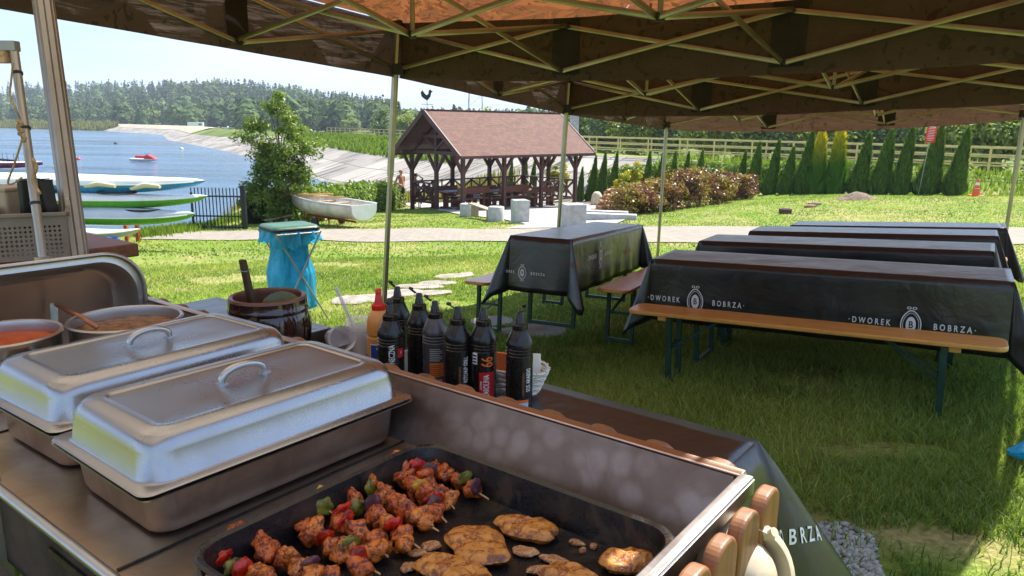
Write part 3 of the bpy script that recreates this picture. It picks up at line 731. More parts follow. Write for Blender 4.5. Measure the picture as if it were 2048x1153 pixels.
# weeds on the dike slope at the right
n = 20000; s = rng.uniform(crest_s(60, 8), crest_s(8, 43), n); of = rng.uniform(.3, 4.8, n)
xy = np.array([crest_at(a, b)[0] for a, b in zip(s, of)])
o = blades('dike_weeds', xy, .10+.30*rng.random(n)**2, .03+.04*rng.random(n), m['hedge'], tint=.25+rng.random(n)*.75); tag(o, 'rough yellow green weeds on the dike slope', 'weeds', kind='stuff')
n = 16000; s = rng.uniform(crest_s(-2, 58), crest_s(-30, 112), n); of = rng.uniform(-3, 5.2, n)
xy = np.array([crest_at(a, b)[0] for a, b in zip(s, of)])
o = blades('crest_grass', xy, .2+.35*rng.random(n), .14+.12*rng.random(n), m['hedge']); tag(o, 'bright grass on the dike crest in the distance', 'grass', kind='stuff')

# lawn: real blades, denser near the viewer
def in_poly(x, y, P):
    c = np.zeros(len(x), bool); j = len(P)-1
    for i in range(len(P)):
        xi, yi = P[i][:2]; xj, yj = P[j][:2]
        k = ((yi > y) != (yj > y)) & (x < (xj-xi)*(y-yi)/(yj-yi+1e-12)+xi); c ^= k; j = i
    return c
STONES = [(1065, 668, .48, .24, .3), (985, 648, .30, .2, 1), (905, 556, .40, .17, .5), (872, 570, .36, .14, .2), (930, 552, .25, .1, 1.3), (835, 577, .42, .16, .1), (800, 590, .40, .2, .6), (745, 600, .42, .22, .2), (700, 604, .34, .2, 1.1), (860, 590, .35, .14, .4)]
stc = [(GP(u, v), a, b) for (u, v, a, b, r_) in STONES]
apn = [(p.x, p.y) for p in ap]
WORN = [(GP(u, v).x, GP(u, v).y, a, b) for u, v, a, b in ((1625, 758, .30, .28), (1800, 905, .22, .12), (1700, 905, .15, .08), (1830, 1080, .22, .10), (1560, 800, .25, .12), (1450, 560, .5, .5), (900, 610, .3, .3), (470, 560, .6, .4), (330, 520, .9, .4), (650, 530, .7, .3), (1980, 1120, .3, .2), (1180, 700, .2, .15))]
def lawn_pts(n, r0, r1, amax=R(54)):
    r = np.sqrt(rng.random(n)*(r1*r1-r0*r0)+r0*r0); a = rng.uniform(-amax, amax, n)
    x = r*np.sin(a); y = r*np.cos(a)
    pn = np.interp(x, PN_X, PN_Y); pf = np.interp(x, PF_X, PF_Y); k = ~((y > pn-.03) & (y < pf+.03))
    k &= x > np.interp(y, SHORE_Y, SHORE_X)+.1
    k &= ~in_poly(x, y, apn)
    for c, a_, b_ in stc: k &= (np.hypot((x-c.x)/(a_*.7), (y-c.y)/(b_*.85)) > 1)
    gv = GP(1672, 1100); k &= (np.hypot((x-gv.x)/.19, (y-gv.y)/.33) > 1) | (rng.random(n) < .12)
    for wu, wv, wa, wb in WORN:
        k &= (np.hypot((x-wu)/wa, (y-wv)/wb)+.35*np.sin(x*9)*np.sin(y*7) > 1) | (rng.random(n) < .15)
    # thin where the lawn is worn
    q = np.sin(x*1.3+2*np.sin(y*.7))+np.sin(y*1.9+x*.5)+.8*np.sin(x*3.7-y*2.9)
    k &= rng.random(n) < np.clip(1.15-.30*np.clip(q-.4, 0, 3), .25, 1)
    return np.column_stack([x, y])[k], q[k]
for nm, n, r0, r1, h0, h1, wd in (('grass', 240000, 1.8, 6.5, .025, .075, .006), ('grass', 200000, 6.5, 13, .02, .05, .010), ('grass', 140000, 13, 34, .02, .045, .03)):
    xy, q = lawn_pts(n, r0, r1); k = len(xy)
    ti = np.clip(.18+.5*rng.random(k)+.10*q+.4*(rng.random(k) < .05), 0, 1)
    o = blades(nm, xy, h0+(h1-h0)*rng.random(k), wd*(.6+.8*rng.random(k)), m['grass'], 1.5, ti)
    tag(o, {6.5: 'short lawn grass nearest the viewer', 13: 'short lawn grass around the tables', 34: 'short lawn grass on both sides of the paved path'}[r1], 'grass', kind='stuff')

# ---- trees beyond the dike, right
tr_a = bushy('broadleaf_tree', 'x', 'tree', (0, 0, 0), 3.0, 6.0, 5200, 70, .95, .17, m['leaf_wood'], .6, lambda z: (.65+.6*z) if z < .5 else 1.2-.6*z, z0=.8, limbs=14, r0=.18)
tr_b = bushy('broadleaf_tree', 'x', 'tree', (0, 0, 0), 2.6, 7.0, 5200, 80, .8, .16, foliage('grey_green_leaf', (.06, .13, .05), (.30, .38, .18), .5), .6, lambda z: (.7+.5*z) if z < .45 else 1.15-.7*z, z0=.6, limbs=14, r0=.16)
TR = [(1165, 205, 66, 'b', 1.0, 'dark tree behind the right end of the shelter roof'), (1215, 195, 62, 'b', 1.05, 'blue green tree behind the railing, under the second tent pole edge'), (1275, 200, 60, 'a', 1.0, 'pale green tree behind the railing left of the back tent pole'),
 (1345, 190, 58, 'b', 1.0, 'dark tree directly behind the back tent pole'), (1415, 195, 55, 'a', 1.0, 'light green tree behind the railing above the copper bushes'), (1480, 215, 53, 'a', .9, 'yellowish tree behind the railing, right of the copper bushes'),
 (1545, 190, 52, 'b', 1.0, 'blue green tree behind the railing above the short thuja'), (1610, 200, 50, 'b', 1.0, 'dark tree behind the tallest thuja'), (1680, 195, 48, 'a', .95, 'light green tree behind the golden thuja pair'), (1745, 190, 47, 'b', 1.0, 'dense tree behind the railing left of the red sign'),
 (1815, 180, 45, 'b', 1.0, 'grey green tree directly behind the red sign'), (1885, 185, 43, 'b', 1.0, 'grey green tree behind the railing right of the red sign'), (1950, 200, 40, 'a', .9, 'fresh green tree above the traffic cone'), (2020, 190, 38, 'a', .9, 'fresh green tree at the far right behind the railing'), (2090, 180, 38, 'a', .9, 'fresh green tree just beyond the right tent pole'),
 (1110, 225, 72, 'a', .85, 'light green tree top rising over the right part of the shelter ridge'), (1045, 222, 85, 'a', .8, 'thin pale tree top over the middle of the shelter ridge'), (965, 218, 95, 'a', .85, 'light green tree top under the electricity pylon'), (925, 225, 100, 'a', .85, 'rounded tree top left of the electricity pylon'), (765, 215, 130, 'b', 1.2, 'mid green tree left of the shelter roof peak'), (812, 224, 125, 'a', 1.1, 'light green tree touching the shelter roof peak')]
ua, ub = [], []
for (u, v, d, k, wf, lb) in TR:
    p = D(u, v, d); z = h(p.x, p.y); hh = (p.z-z)/ (6.6 if k == 'a' else 7.3); pr, us = (tr_a, ua) if k == 'a' else (tr_b, ub)
    place(pr, us, (p.x, p.y, z), rng.uniform(0, 6), lb, 'trees standing beyond the dike railing', scale=(max(hh, .75)*wf, max(hh, .75)*wf, hh))

# ---- far shore: round trees one can tell apart, and the wood behind as one mass
def ico(sub=2):
    bm = bmesh.new(); bmesh.ops.create_icosphere(bm, subdivisions=sub, radius=1); bm.verts.index_update()
    v = np.array([q.co[:] for q in bm.verts]); f = np.array([[a.index for a in q.verts] for q in bm.faces]); bm.free(); return v, f
rt = bushy('round_tree', 'x', 'tree', (0, 0, 0), 6.5, 10, 2600, 60, 2.0, .55, m['leaf_wood'], .7, z0=1.2, limbs=10, r0=.3, hollow=.6)
us = []
for (u, v, d, hh, wf, lb) in [(182, 218, 455, 1.0, 1.3, 'rounded pale green tree on the far shore right of the big pole'), (152, 220, 462, .95, 1.0, 'rounded tree partly hidden by the big pole on the far shore'), (118, 222, 470, 1, 1.0, 'rounded far shore tree left of the big pole'), (70, 222, 480, 1.0, 1.1, 'rounded tree on the far shore near the boat mast'), (255, 222, 430, .9, 1.0, 'dark rounded tree on the far shore behind the reeds'), (300, 218, 420, .95, 1.1, 'rounded tree at the left end of the far beach'), (350, 218, 410, .95, 1.1, 'rounded tree behind the parked cars on the far beach'), (405, 222, 390, .9, 1.1, 'rounded tree behind the middle of the far beach'), (450, 225, 370, .8, 1, 'rounded tree at the right end of the far beach'), (650, 232, 260, .62, 1, 'rounded green tree behind the far railing right of the shrub tree'), (700, 235, 250, .62, 1, 'rounded green tree behind the small red roofed house')]:
    p = D(u, v, d); z = max(h(p.x, p.y), WATER); s = (p.z-z)/12.0
    place(rt, us, (p.x, p.y, z), rng.uniform(0, 6), lb, 'rounded trees on the far shore', scale=(s*1.1*wf, s*1.1*wf, s))
def forest():
    cen, nrm, sz, ti = [], [], [], []; k = 0; N = 2600
    az = rng.uniform(-.76, .42, N*3); dist = rng.random(N*3)**.8
    for a, q in zip(az, dist):
        if a < -.35: r = 330+520*q
        elif a < -.16: r = 255+420*q
        elif a < .08: r = 190+330*q
        else: r = 120+200*q
        x, y = r*math.sin(a), r*math.cos(a)
        dd, sd_ = crest_dist(np.array([x]), np.array([y]))
        if sd_[0] > 0 or dd[0] < 18: continue
        z = h(x, y); conif = rng.random() < .40+.45*q
        hh = (11+4*rng.random()) if conif else (8+4*rng.random()); ww = hh*(.17 if conif else .40)*(.8+.4*rng.random())
        if a > -.16: hh *= .62; ww *= .75
        n_ = 60 if conif else 75
        zz = rng.random(n_)**(.8 if not conif else 1.1); an = rng.random(n_)*6.283
        pr = (1.08-zz) if conif else np.sqrt(np.clip(1-(2*zz*.93-1+.10)**2, .02, 1))
        pr = pr*(.75+.35*np.sin(an*2+zz*6+k)*.5+.25*rng.random(n_))
        cen.append(np.stack([x+ww*pr*np.cos(an), y+ww*pr*np.sin(an), z+hh*(.06+.94*zz)], 1))
        d = np.stack([np.cos(an), np.sin(an), .5+zz], 1)+rand_dirs(n_)*.5; nrm.append(d/np.linalg.norm(d, axis=1)[:, None])
        sz.append(np.full(n_, ww*(.42 if conif else .30))*(.6+.8*rng.random(n_))*(1.1-.5*zz*conif)); base = (.0 if conif else .28)+.42*rng.random(); ti.append(np.clip(base+.3*rng.random(n_), 0, 1)); k += 1
        if k >= N: break
    return leaves('forest', np.concatenate(cen), np.concatenate(nrm), np.concatenate(sz), m['leaf_far'], None, np.concatenate(ti), .8, .15)
tag(forest(), 'distant wooded hills beyond the lake', 'forest', kind='stuff')
n = 14000; s = rng.uniform(crest_s(-170, 335), crest_s(-700, 640), n); of = rng.uniform(4, 14, n)
xy = np.array([crest_at(a, b)[0] for a, b in zip(s, of)])
o = blades('far_reeds', xy, 1.5+1.5*rng.random(n), .8+.6*rng.random(n), m['reed'], tint=rng.random(n)*.5); tag(o, 'belt of reeds along the far shore', 'reeds', kind='stuff')
# move the far reeds onto the water's edge

# ================================================================== MIDDLE GROUND
# ---- yellow railings on the dike
def railing(off, s0, s1, label, step=2.0, r=.035, hgt=1.1, skip=None):
    q0 = crest_at(s0, off)[0]; org = Vector((q0[0], q0[1], h(*q0))); root = thing('railing', label, 'railing', org)
    ss = np.arange(s0, s1, step); P = []
    for s in ss:
        q = crest_at(s, off)[0]; P.append(Vector((q[0], q[1], CZ))-org)
    for p in P[:100]:
        b = MB(); b.box(p+Vector((0, 0, hgt/2-.05)), (.07, .07, hgt+.1)); b.build('post', m['yellow'], root)
    for z in (.38, .74, 1.1):
        b = MB()
        for a, c in zip(P[:-1], P[1:]): b.bar(a+Vector((0, 0, z)), c+Vector((0, 0, z)), .05, .06, ext=.02)
        b.build('rail', m['yellow'], root)
    return root
sA, sB = crest_s(42, 14), crest_s(-2, 59)
railing(1.4, sA, sB, 'yellow pipe railing on the near side of the dike behind the thuja row', 2.4)
railing(-1.5, sA, sB, 'second yellow railing along the far side of the dike crest', 2.4)
railing(-1.0, crest_s(-7, 68), crest_s(-28, 112), 'distant rusty railing on the dike above the bright grass left of the shelter', 2.2, .03)
# ---- far fence and small house, cars, pylon
p = D(745, 268, 330); root = thing('small_house', 'tiny house with red pitched roof far behind the dike railing', 'house', (p.x, p.y, h(p.x, p.y)), R(20))
root.scale = (.6, .6, .45); b = MB(); b.box((0, 0, 2.2), (8, 6, 4.6)); b.build('wall', m['white_gel'], root)
b = MB(); b.prism([(-4.6, 4.3), (4.6, 4.3), (0, 7.0)], -3.6, 3.6, T=Matrix.Rotation(R(90), 4, 'X')); b.build('roof', m['red_paint'], root)
b = MB(); b.box((1.5, -3.02, 2.2), (1.1, .1, 1.2)); b.build('window', m['dark'], root)
p = D(318, 256, 330); car = thing('parked_car', 'x', 'car', p)
b = MB(); b.box((0, 0, .62), (4.3, 1.75, .62), ch=.15); b.build('body', m['white_gel'], car); b = MB()
b.prism([(-1.7, 0), (1.3, 0), (.8, .55), (-1.4, .55)], -.75, .75, T=Matrix.Translation((0, 0, .9)) @ Matrix.Rotation(R(90), 4, 'X')); b.build('cabin', m['dark'], car)
for sx in (-1.35, 1.35):
    for sy in (-.8, .8):
        b = MB(); b.tube([(sx, sy-.1, .32), (sx, sy+.1, .32)], .32, 12); b.build('wheel', m['black_matte'], car)
us = []
for (u, v, d, c, lb) in [(328, 253, 330, 0, 'leftmost white car parked alone on the far beach'), (367, 257, 325, 0, 'white car parked left of the van on the far beach'), (381, 257, 322, 0, 'second white car just left of the van on the far beach'), (415, 258, 318, 0, 'car parked right of the van on the far beach'), (454, 259, 310, 0, 'white car parked by the shrub tree side of the far beach'), (466, 260, 308, 0, 'rightmost far beach car, almost behind the shrub tree')]:
    p = D(u, v, d); place(car, us, (p.x, p.y, h(p.x, p.y)+.1), R(rng.uniform(-30, 30)), lb, 'cars parked on the far beach')
p = D(392, 256, 320); van = thing('camper_van', 'white camper van standing between the cars on the far beach', 'van', (p.x, p.y, h(p.x, p.y)+.1), R(10))
b = MB(); b.box((0, 0, 1.6), (6.4, 2.2, 2.4), ch=.15); b.build('body', m['white_gel'], van); b = MB(); b.box((2.0, -1.12, 2.0), (1.2, .05, .7)); b.build('window', m['dark'], van)
for sx in (-2, 2):
    b = MB(); b.tube([(sx, -1.12, .4), (sx, 1.12, .4)], .4, 12); b.build('wheel', m['black_matte'], van)
p = D(951, 215, 150); root = thing('lattice_pylon', 'grey electricity pylon rising behind the shelter ridge', 'pylon', (p.x, p.y, h(p.x, p.y)))
b = MB(); 
for sx in (-1, 1):
    for sy in (-1, 1): b.tube([(sx*1.7, sy*1.7, 0), (sx*1.1, sy*1.1, 14)], .06, 5)
for k in range(6):
    z0, z1 = k*2.3, (k+1)*2.3; w0, w1 = 1.7-.6*z0/14, 1.7-.6*z1/14
    for (a, c) in (((-1, -1), (1, -1)), ((1, -1), (1, 1)), ((1, 1), (-1, 1)), ((-1, 1), (-1, -1))):
        b.tube([(a[0]*w0, a[1]*w0, z0), (c[0]*w1, c[1]*w1, z1)], .035, 4)
b.build('lattice', plain('pylon_steel', (.35, .37, .4), .5, .5), root)
p = D(1148, 262, 47); root = thing('concrete_pillar', 'plain grey concrete pillar behind the shelter roof corner', 'pillar', (p.x, p.y, h(p.x, p.y)))
b = MB(); b.box((0, 0, 1.7), (.55, .45, 3.6), ch=.03); b.build('shaft', m['concrete'], root); b = MB(); b.box((0, 0, 3.54), (.62, .52, .08)); b.build('cap', m['concrete'], root)

# ---- red sign, cone, soil heap, wood blocks
p = D(1853, 268, 28.4); z0 = h(p.x, p.y)
root = thing('red_sign', 'red notice board on a thin post above the thuja row', 'sign', (p.x, p.y, z0), R(-12), rot=(0, R(4), R(-12)))
b = MB(); b.tube([(0, .03, 0), (0, .03, p.z-z0+.25)], .013, 8); b.build('post', m['alu'], root)
zc_ = p.z-z0
b = MB(); b.box((0, 0, zc_), (.36, .015, .64), ch=.004); brd = b.build('board', m['red'], root)
b = MB()
for k, wd in enumerate((.24, .26, .22, .27, .20, .25, .23, .26, .18)):
    b.box((0, -.011, zc_+.26-k*.062), (wd, .004, .014 if k else .03))
b.build('lettering', m['white_print'], brd)
cp = D(1951, 397, 27.0); root = thing('traffic_cone', 'orange and white traffic cone at the right end of the thuja row', 'cone', (cp.x, cp.y, h(cp.x, cp.y)+.01))
b = MB(); b.box((0, 0, .02), (.40, .40, .04), ch=.01); b.build('base', m['orange_red'], root)
def cr_(z): return .135-.105*z/.62
b = MB(); b.lathe([(cr_(0), .04), (cr_(.62), .62), (0.0, .625)], 24); b.build('cone_body', m['orange_red'], root, 40)
for a, c in ((.17, .29), (.40, .50)):
    b = MB(); b.lathe([(cr_(a)+.004, a), (cr_(c)+.004, c)], 24); b.build('white_band', m['white_gel'], root, 40)
p = GP(1715, 399)
b = MB()
def sm(a, c):
    th = a*2*math.pi; rr = c; x = rr*.75*math.cos(th); y = rr*.5*math.sin(th)
    return Vector((x, y, .30*(1-rr**1.5)+.04*noise.noise((x*4, y*4, 1))))
b.grid(sm, 36, 12); o = b.build('soil_mound', m['soil'], None, 60); o.location = (p.x, p.y, h(p.x, p.y)-.03); tag(o, 'small heap of bare soil in front of the blunt thuja', 'soil heap')
for (u, v, s, lb, mt) in [(1570, 428, (.34, .2, .16), 'dark wooden block lying alone on the sunny lawn', 'gaz_wood'), (1629, 411, (.40, .16, .09), 'grey board end lying on the lawn, the farther of two', 'plank'), (1620, 415, (.36, .16, .07), 'brown board end lying on the lawn just before the grey one', 'log')]:
    p = GP(u, v); b = MB(); b.box((0, 0, s[2]/2), s, ch=.012); b.box((.02, .01, s[2]+.008), (s[0]*.7, s[1]*.5, .02), Matrix.Rotation(.2, 3, 'Z'))
    o = b.build('wood_block', m[mt], None, 40); o.location = p; o.rotation_euler = (0, 0, R(rng.uniform(-15, 15))); tag(o, lb, 'wood block')

# ---- shelter (gazebo)
gu = Vector((.72, .69, 0)).normalized(); gv_ = Vector((-gu.y, gu.x, 0)); gL, gW = 6.9, 3.5
g0 = D(926, 424, 30.5); g0.z = h(g0.x, g0.y)+.02
gaz = thing('picnic_shelter', 'open timber picnic shelter with red brown shingle roof', 'shelter', g0, math.atan2(gu.y, gu.x))
EV, RG, OH = 2.22, 4.02, .55
posts = [(x, y) for x in (0, gL/3, 2*gL/3, gL) for y in (0, gW)]+[(0, gW/2), (gL, gW/2)]
for (x, y) in posts:
    zb = h(*(g0+gu*x+gv_*y)[:2])-g0.z-.05
    b = MB(); b.box((x, y, (EV+zb)/2), (.15, .15, EV-zb), ch=.01); b.build('post', m['gaz_wood'], gaz)
def brace(b, x, y, dx, dy): b.bar((x, y, EV-.75), (x+dx*.55, y+dy*.55, EV-.02), .10, .12)
for (x, y) in posts:
    b = MB()
    if y in (0, gW):
        if x > 0: brace(b, x, y, -1, 0)
        if x < gL: brace(b, x, y, 1, 0)
        if x == 0: brace(b, x, y, -.8, 0)
        if x == gL: brace(b, x, y, .8, 0)
    if x in (0, gL):
        if y > 0: brace(b, x, y, 0, -1)
        if y < gW: brace(b, x, y, 0, 1)
    b.build('brace', m['gaz_wood'], gaz)
for y in (0, gW): b = MB(); b.box((gL/2, y, EV+.08), (gL+1.1, .14, .17)); b.build('eaves_beam', m['gaz_wood'], gaz)
for x in (0, gL/3, 2*gL/3, gL): b = MB(); b.box((x, gW/2, EV+.075), (.12, gW+.5, .14)); b.box((x, gW/2, (EV+RG)/2), (.11, .11, RG-EV-.2)); b.build('tie_beam', m['gaz_wood'], gaz)
sl_ = (RG-EV)/(gW/2+OH)
zE = EV+.02
for x in np.linspace(-.55, gL+.55, 9):
    for sg in (-1, 1):
        b = MB(); b.bar((x, gW/2, RG-.10), (x, gW/2+sg*(gW/2+OH), zE-.02), .09, .13); b.build('rafter', m['gaz_wood'], gaz)
for sg in (-1, 1):
    vs = []; y0 = gW/2; y1 = gW/2+sg*(gW/2+OH+.05)
    b = MB()
    def rf(a, c): return Vector((-.65+a*(gL+1.3), y0+(y1-y0)*c, RG+(zE-RG)*c*1.02))
    b.grid(rf, 14, 8); o = b.build('roof_slope', m['tiles'], gaz)
    ln_ = math.hypot(gW/2+OH, RG-EV); uv = o.data.uv_layers.new(name='UVMap')
    for lp in o.data.loops:
        c = o.data.vertices[lp.vertex_index].co; uv.data[lp.index].uv = (c.x, abs(c.y-y0)/(gW/2+OH)*ln_)
    md = o.modifiers.new('t', 'SOLIDIFY'); md.thickness = .05; md.offset = -1 if sg > 0 else 1
    for xb in (-.66, gL+.66): b = MB(); b.bar((xb, y0, RG-.03), (xb, y1, zE-.05), .05, .2); b.build('barge_board', m['gaz_wood'], gaz)
    b = MB(); b.bar((-.68, y1, zE-.06), (gL+.68, y1, zE-.06), .09, .10); b.build('gutter', m['gaz_wood'], gaz)
    b = MB()
    def un(a, c): return Vector((-.6+a*(gL+1.2), y0+(y1-y0)*c, RG+(zE-RG)*c*1.02-.065))
    b.grid(un, 2, 2); b.build('roof_boarding', m['gaz_wood'], gaz)
b = MB(); b.bar((-.66, gW/2, RG+.03), (gL+.66, gW/2, RG+.03), .22, .05); b.build('ridge_cap', m['tiles'], gaz)
# gable webbing
b = MB(); b.box((0, gW/2, EV+.75), (.1, gW*.56, .12)); b.bar((0, gW/2, EV+.2), (0, gW/2+.9, EV+.85), .09); b.bar((0, gW/2, EV+.2), (0, gW/2-.9, EV+.85), .09); b.build('gable_truss', m['gaz_wood'], gaz)
def xpanel(a, c):
    b = MB(); a = Vector(a); c = Vector(c); z = Vector((0, 0, 1)); n_ = max(1, round((c-a).length/.85))
    b.bar(a+z*.98, c+z*.98, .12, .06); b.bar(a+z*.15, c+z*.15, .08, .08)
    for k in range(n_):
        p, q = a+(c-a)*k/n_, a+(c-a)*(k+1)/n_
        b.bar(p+z*.2, q+z*.94, .05, .07); b.bar(p+z*.94, q+z*.2, .05, .07); b.bar(q+z*.17, q+z*.95, .05, .05)
        mdp = (p+q)/2; b.bar(mdp+z*.17, mdp+z*.95, .045, .045)
    b.build('rail_panel', m['gaz_wood'], gaz)
xpanel((0, gW/2+.1, 0), (0, gW-.1, 0)); xpanel((2*gL/3+.1, 0, 0), (gL-.1, 0, 0)); xpanel((gL, .1, 0), (gL, gW-.1, 0))
for k in range(3): xpanel((gL*k/3+.1, gW, 0), (gL*(k+1)/3-.1, gW, 0))
# weathercock
wl = g0+gu*(-.45)+gv_*(gW/2); wc = thing('weathercock', 'dark rooster weathervane on the shelter ridge end', 'weathervane', (wl.x, wl.y, g0.z+RG+.05), R(10))
b = MB(); b.tube([(0, 0, -.05), (0, 0, .38)], .012, 6); b.build('rod', m['dark'], wc)
b = MB(); b.tube([(-.25, 0, .20), (.25, 0, .20)], .01, 6); b.tube([(0, -.25, .20), (0, .25, .20)], .01, 6); b.build('cross_arms', m['dark'], wc)
b = MB(); b.prism([(-.22, .50), (-.26, .66), (-.18, .76), (-.10, .64), (-.02, .56), (.06, .62), (.07, .74), (.13, .80), (.19, .74), (.25, .70), (.18, .67), (.15, .52), (.08, .42), (.02, .36), (-.02, .36), (-.12, .42)], -.008, .008, T=Matrix.Rotation(R(90), 4, 'X')); b.build('rooster', m['dark'], wc)

def picnic_table():
    t = thing('picnic_table', 'x', 'table')
    for k in range(4): b = MB(); b.box((0, -.32+.215*k, .74), (1.9, .2, .05), ch=.008); b.build('top_board', m['gaz_bench'], t)
    for x in (-.65, .65):
        b = MB(); b.box((x, 0, .40), (.10, .30, .62), ch=.02); b.box((x, 0, .05), (.12, .72, .10), ch=.02); b.box((x, 0, .69), (.10, .66, .06)); b.build('leg', m['gaz_bench'], t)
    b = MB(); b.box((0, 0, .32), (1.3, .06, .12)); b.build('stretcher', m['gaz_bench'], t); return t
def picnic_bench():
    t = thing('backed_bench', 'x', 'bench')
    b = MB(); b.box((0, 0, .45), (1.8, .34, .05), ch=.008); b.build('seat', m['gaz_bench'], t)
    b = MB(); b.box((0, .20, .82), (1.8, .045, .28), Matrix.Rotation(R(-8), 3, 'X'), ch=.008); b.build('backrest', m['gaz_bench'], t)
    for x in (-.62, .62):
        b = MB(); b.box((x, .02, .22), (.08, .26, .42), ch=.015); b.box((x, 0, .03), (.10, .46, .06)); b.bar((x, .13, .4), (x, .21, .95), .07); b.build('leg', m['gaz_bench'], t)
    return t
def gaz_at(x, y): q = g0+gu*x+gv_*y; return (q.x, q.y, max(h(q.x, q.y), g0.z-.45)+.04)
pt, pb = picnic_table(), picnic_bench(); ut, ub = [], []; ga = math.atan2(gu.y, gu.x)
for (x, y, lb) in [(1.15, 1.75, 'left picnic table in the shelter with pale cloths on it'), (3.6, 1.8, 'middle picnic table inside the shelter'), (5.6, 2.0, 'picnic table at the far right end of the shelter')]:
    place(pt, ut, gaz_at(x, y), ga, lb, 'brown picnic tables in the shelter')
for (x, y, rr, lb) in [(1.15, .85, math.pi, 'backed bench before the left picnic table, back towards the viewer'), (1.15, 2.65, 0, 'backed bench behind the left picnic table'), (3.55, .85, math.pi, 'backed bench before the middle picnic table, back towards the viewer'), (3.6, 2.7, 0, 'backed bench behind the middle picnic table'), (5.7, 1.0, math.pi, 'backed bench at the right end, partly behind the crossed rail panel'), (5.6, 2.85, 0, 'backed bench behind the far right picnic table')]:
    place(pb, ub, gaz_at(x, y), ga+rr, lb, 'brown backed benches in the shelter')
q = gaz_at(1.15, 1.75); b = MB(); b.grid(lambda a, c: Vector((-.6+1.3*a, -.3+.6*c, .772+.01*math.sin(a*9)*math.sin(c*7))), 12, 8); o = b.build('table_runner', plain('pale_blue_cloth', (.45, .52, .66), .8), None, 60, .006); o.location = q; o.rotation_euler.z = ga; tag(o, 'pale blue cloth lying on the left picnic table', 'cloth')
q = gaz_at(2.1, 1.55); b = MB()
b.grid(lambda a, c: Vector((-.2+.42*a, -.02+.10*math.sin(a*8), .42+.42*c)), 10, 8); o = b.build('striped_towel', NT('x').m, None, 60, .012)
t_ = NT('blue_white_stripes'); wv = t_.n('ShaderNodeTexWave'); wv.bands_direction = 'Z'; wv.inputs['Scale'].default_value = 3.2; t_.l(t_.coord(), wv.inputs[0]); t_.pbr(t_.ramp(wv.outputs['Fac'], [(.49, (.7, .7, .72)), (.51, (.03, .06, .2))]), .8); o.data.materials[0] = t_.m
o.location = q; o.rotation_euler.z = ga; tag(o, 'blue and white striped towel hanging over a shelter bench', 'towel')

# concrete blocks, small bench, cylinders on the apron
for (u, v, w_, d_, hh, rr, lb, nm) in [(1040, 447, .46, .42, .70, .35, 'tall square concrete block on the pavement before the shelter', 'concrete_block'), (1147, 458, .56, .50, .66, .3, 'wide pale concrete block right of the tall one, behind the tent pole', 'concrete_block')]:
    p = GP(u, v); root = thing(nm, lb, 'concrete block', (p.x, p.y+.2, p.z-.02), rr)
    b = MB(); b.box((0, 0, hh/2), (w_, d_, hh), ch=.015); b.build('body', m['concrete'], root); b = MB(); b.box((0, 0, hh+.003), (w_*.82, d_*.82, .012)); b.build('top_slab', m['concrete'], root)
for (u, v, lb) in [(934, 434, 'round topped concrete stub left of the little plank bench'), (992, 443, 'concrete stub right of the little plank bench')]:
    p = GP(u, v); o = MB().lathe([(.0, -.05), (.26, -.05), (.26, .44), (.24, .46), (0, .46)], 8).build('concrete_stub', m['concrete'], None, 50); o.location = (p.x, p.y+.1, p.z); tag(o, lb, 'concrete stub', 'concrete stubs beside the plank bench')
pa, pb_ = GP(946, 436), GP(985, 442); mid = (pa+pb_)/2; an = math.atan2(pb_.y-pa.y, pb_.x-pa.x)
root = thing('plank_bench', 'small plank bench between the two concrete stubs', 'bench', mid, an); L_ = (pb_-pa).length
b = MB(); b.box((0, 0, .40), (L_+.35, .26, .05), ch=.01); b.build('seat', m['plank'], root)
for x in (-L_*.4, L_*.4): b = MB(); b.box((x, 0, .18), (.16, .24, .38), ch=.01); b.build('leg', m['plank'], root)
# kerb pieces by the log pile
for (u, v, rr, lb) in [(1205, 434, -.25, 'pale stone kerb piece before the log pile, the farther one'), (1218, 441, -.2, 'pale stone kerb piece before the log pile, the nearer one')]:
    p = GP(u, v); o = MB().box((0, 0, .10), (1.7, .35, .22), ch=.02).build('kerb_stone', m['concrete'], None); o.location = p; o.rotation_euler.z = rr; tag(o, lb, 'kerb stone')
p = GP(1193, 411); o = MB().lathe([(0, 0), (.26, 0), (.28, .2), (.22, .5), (.12, .62), (0, .64)], 14).build('straw_sack', plain('pale_sack', (.62, .52, .36), .8, 0, .2, 8, .5, 20, .03), None, 50); o.location = (p.x, p.y, p.z); tag(o, 'pale tied sack standing left of the log pile', 'sack')
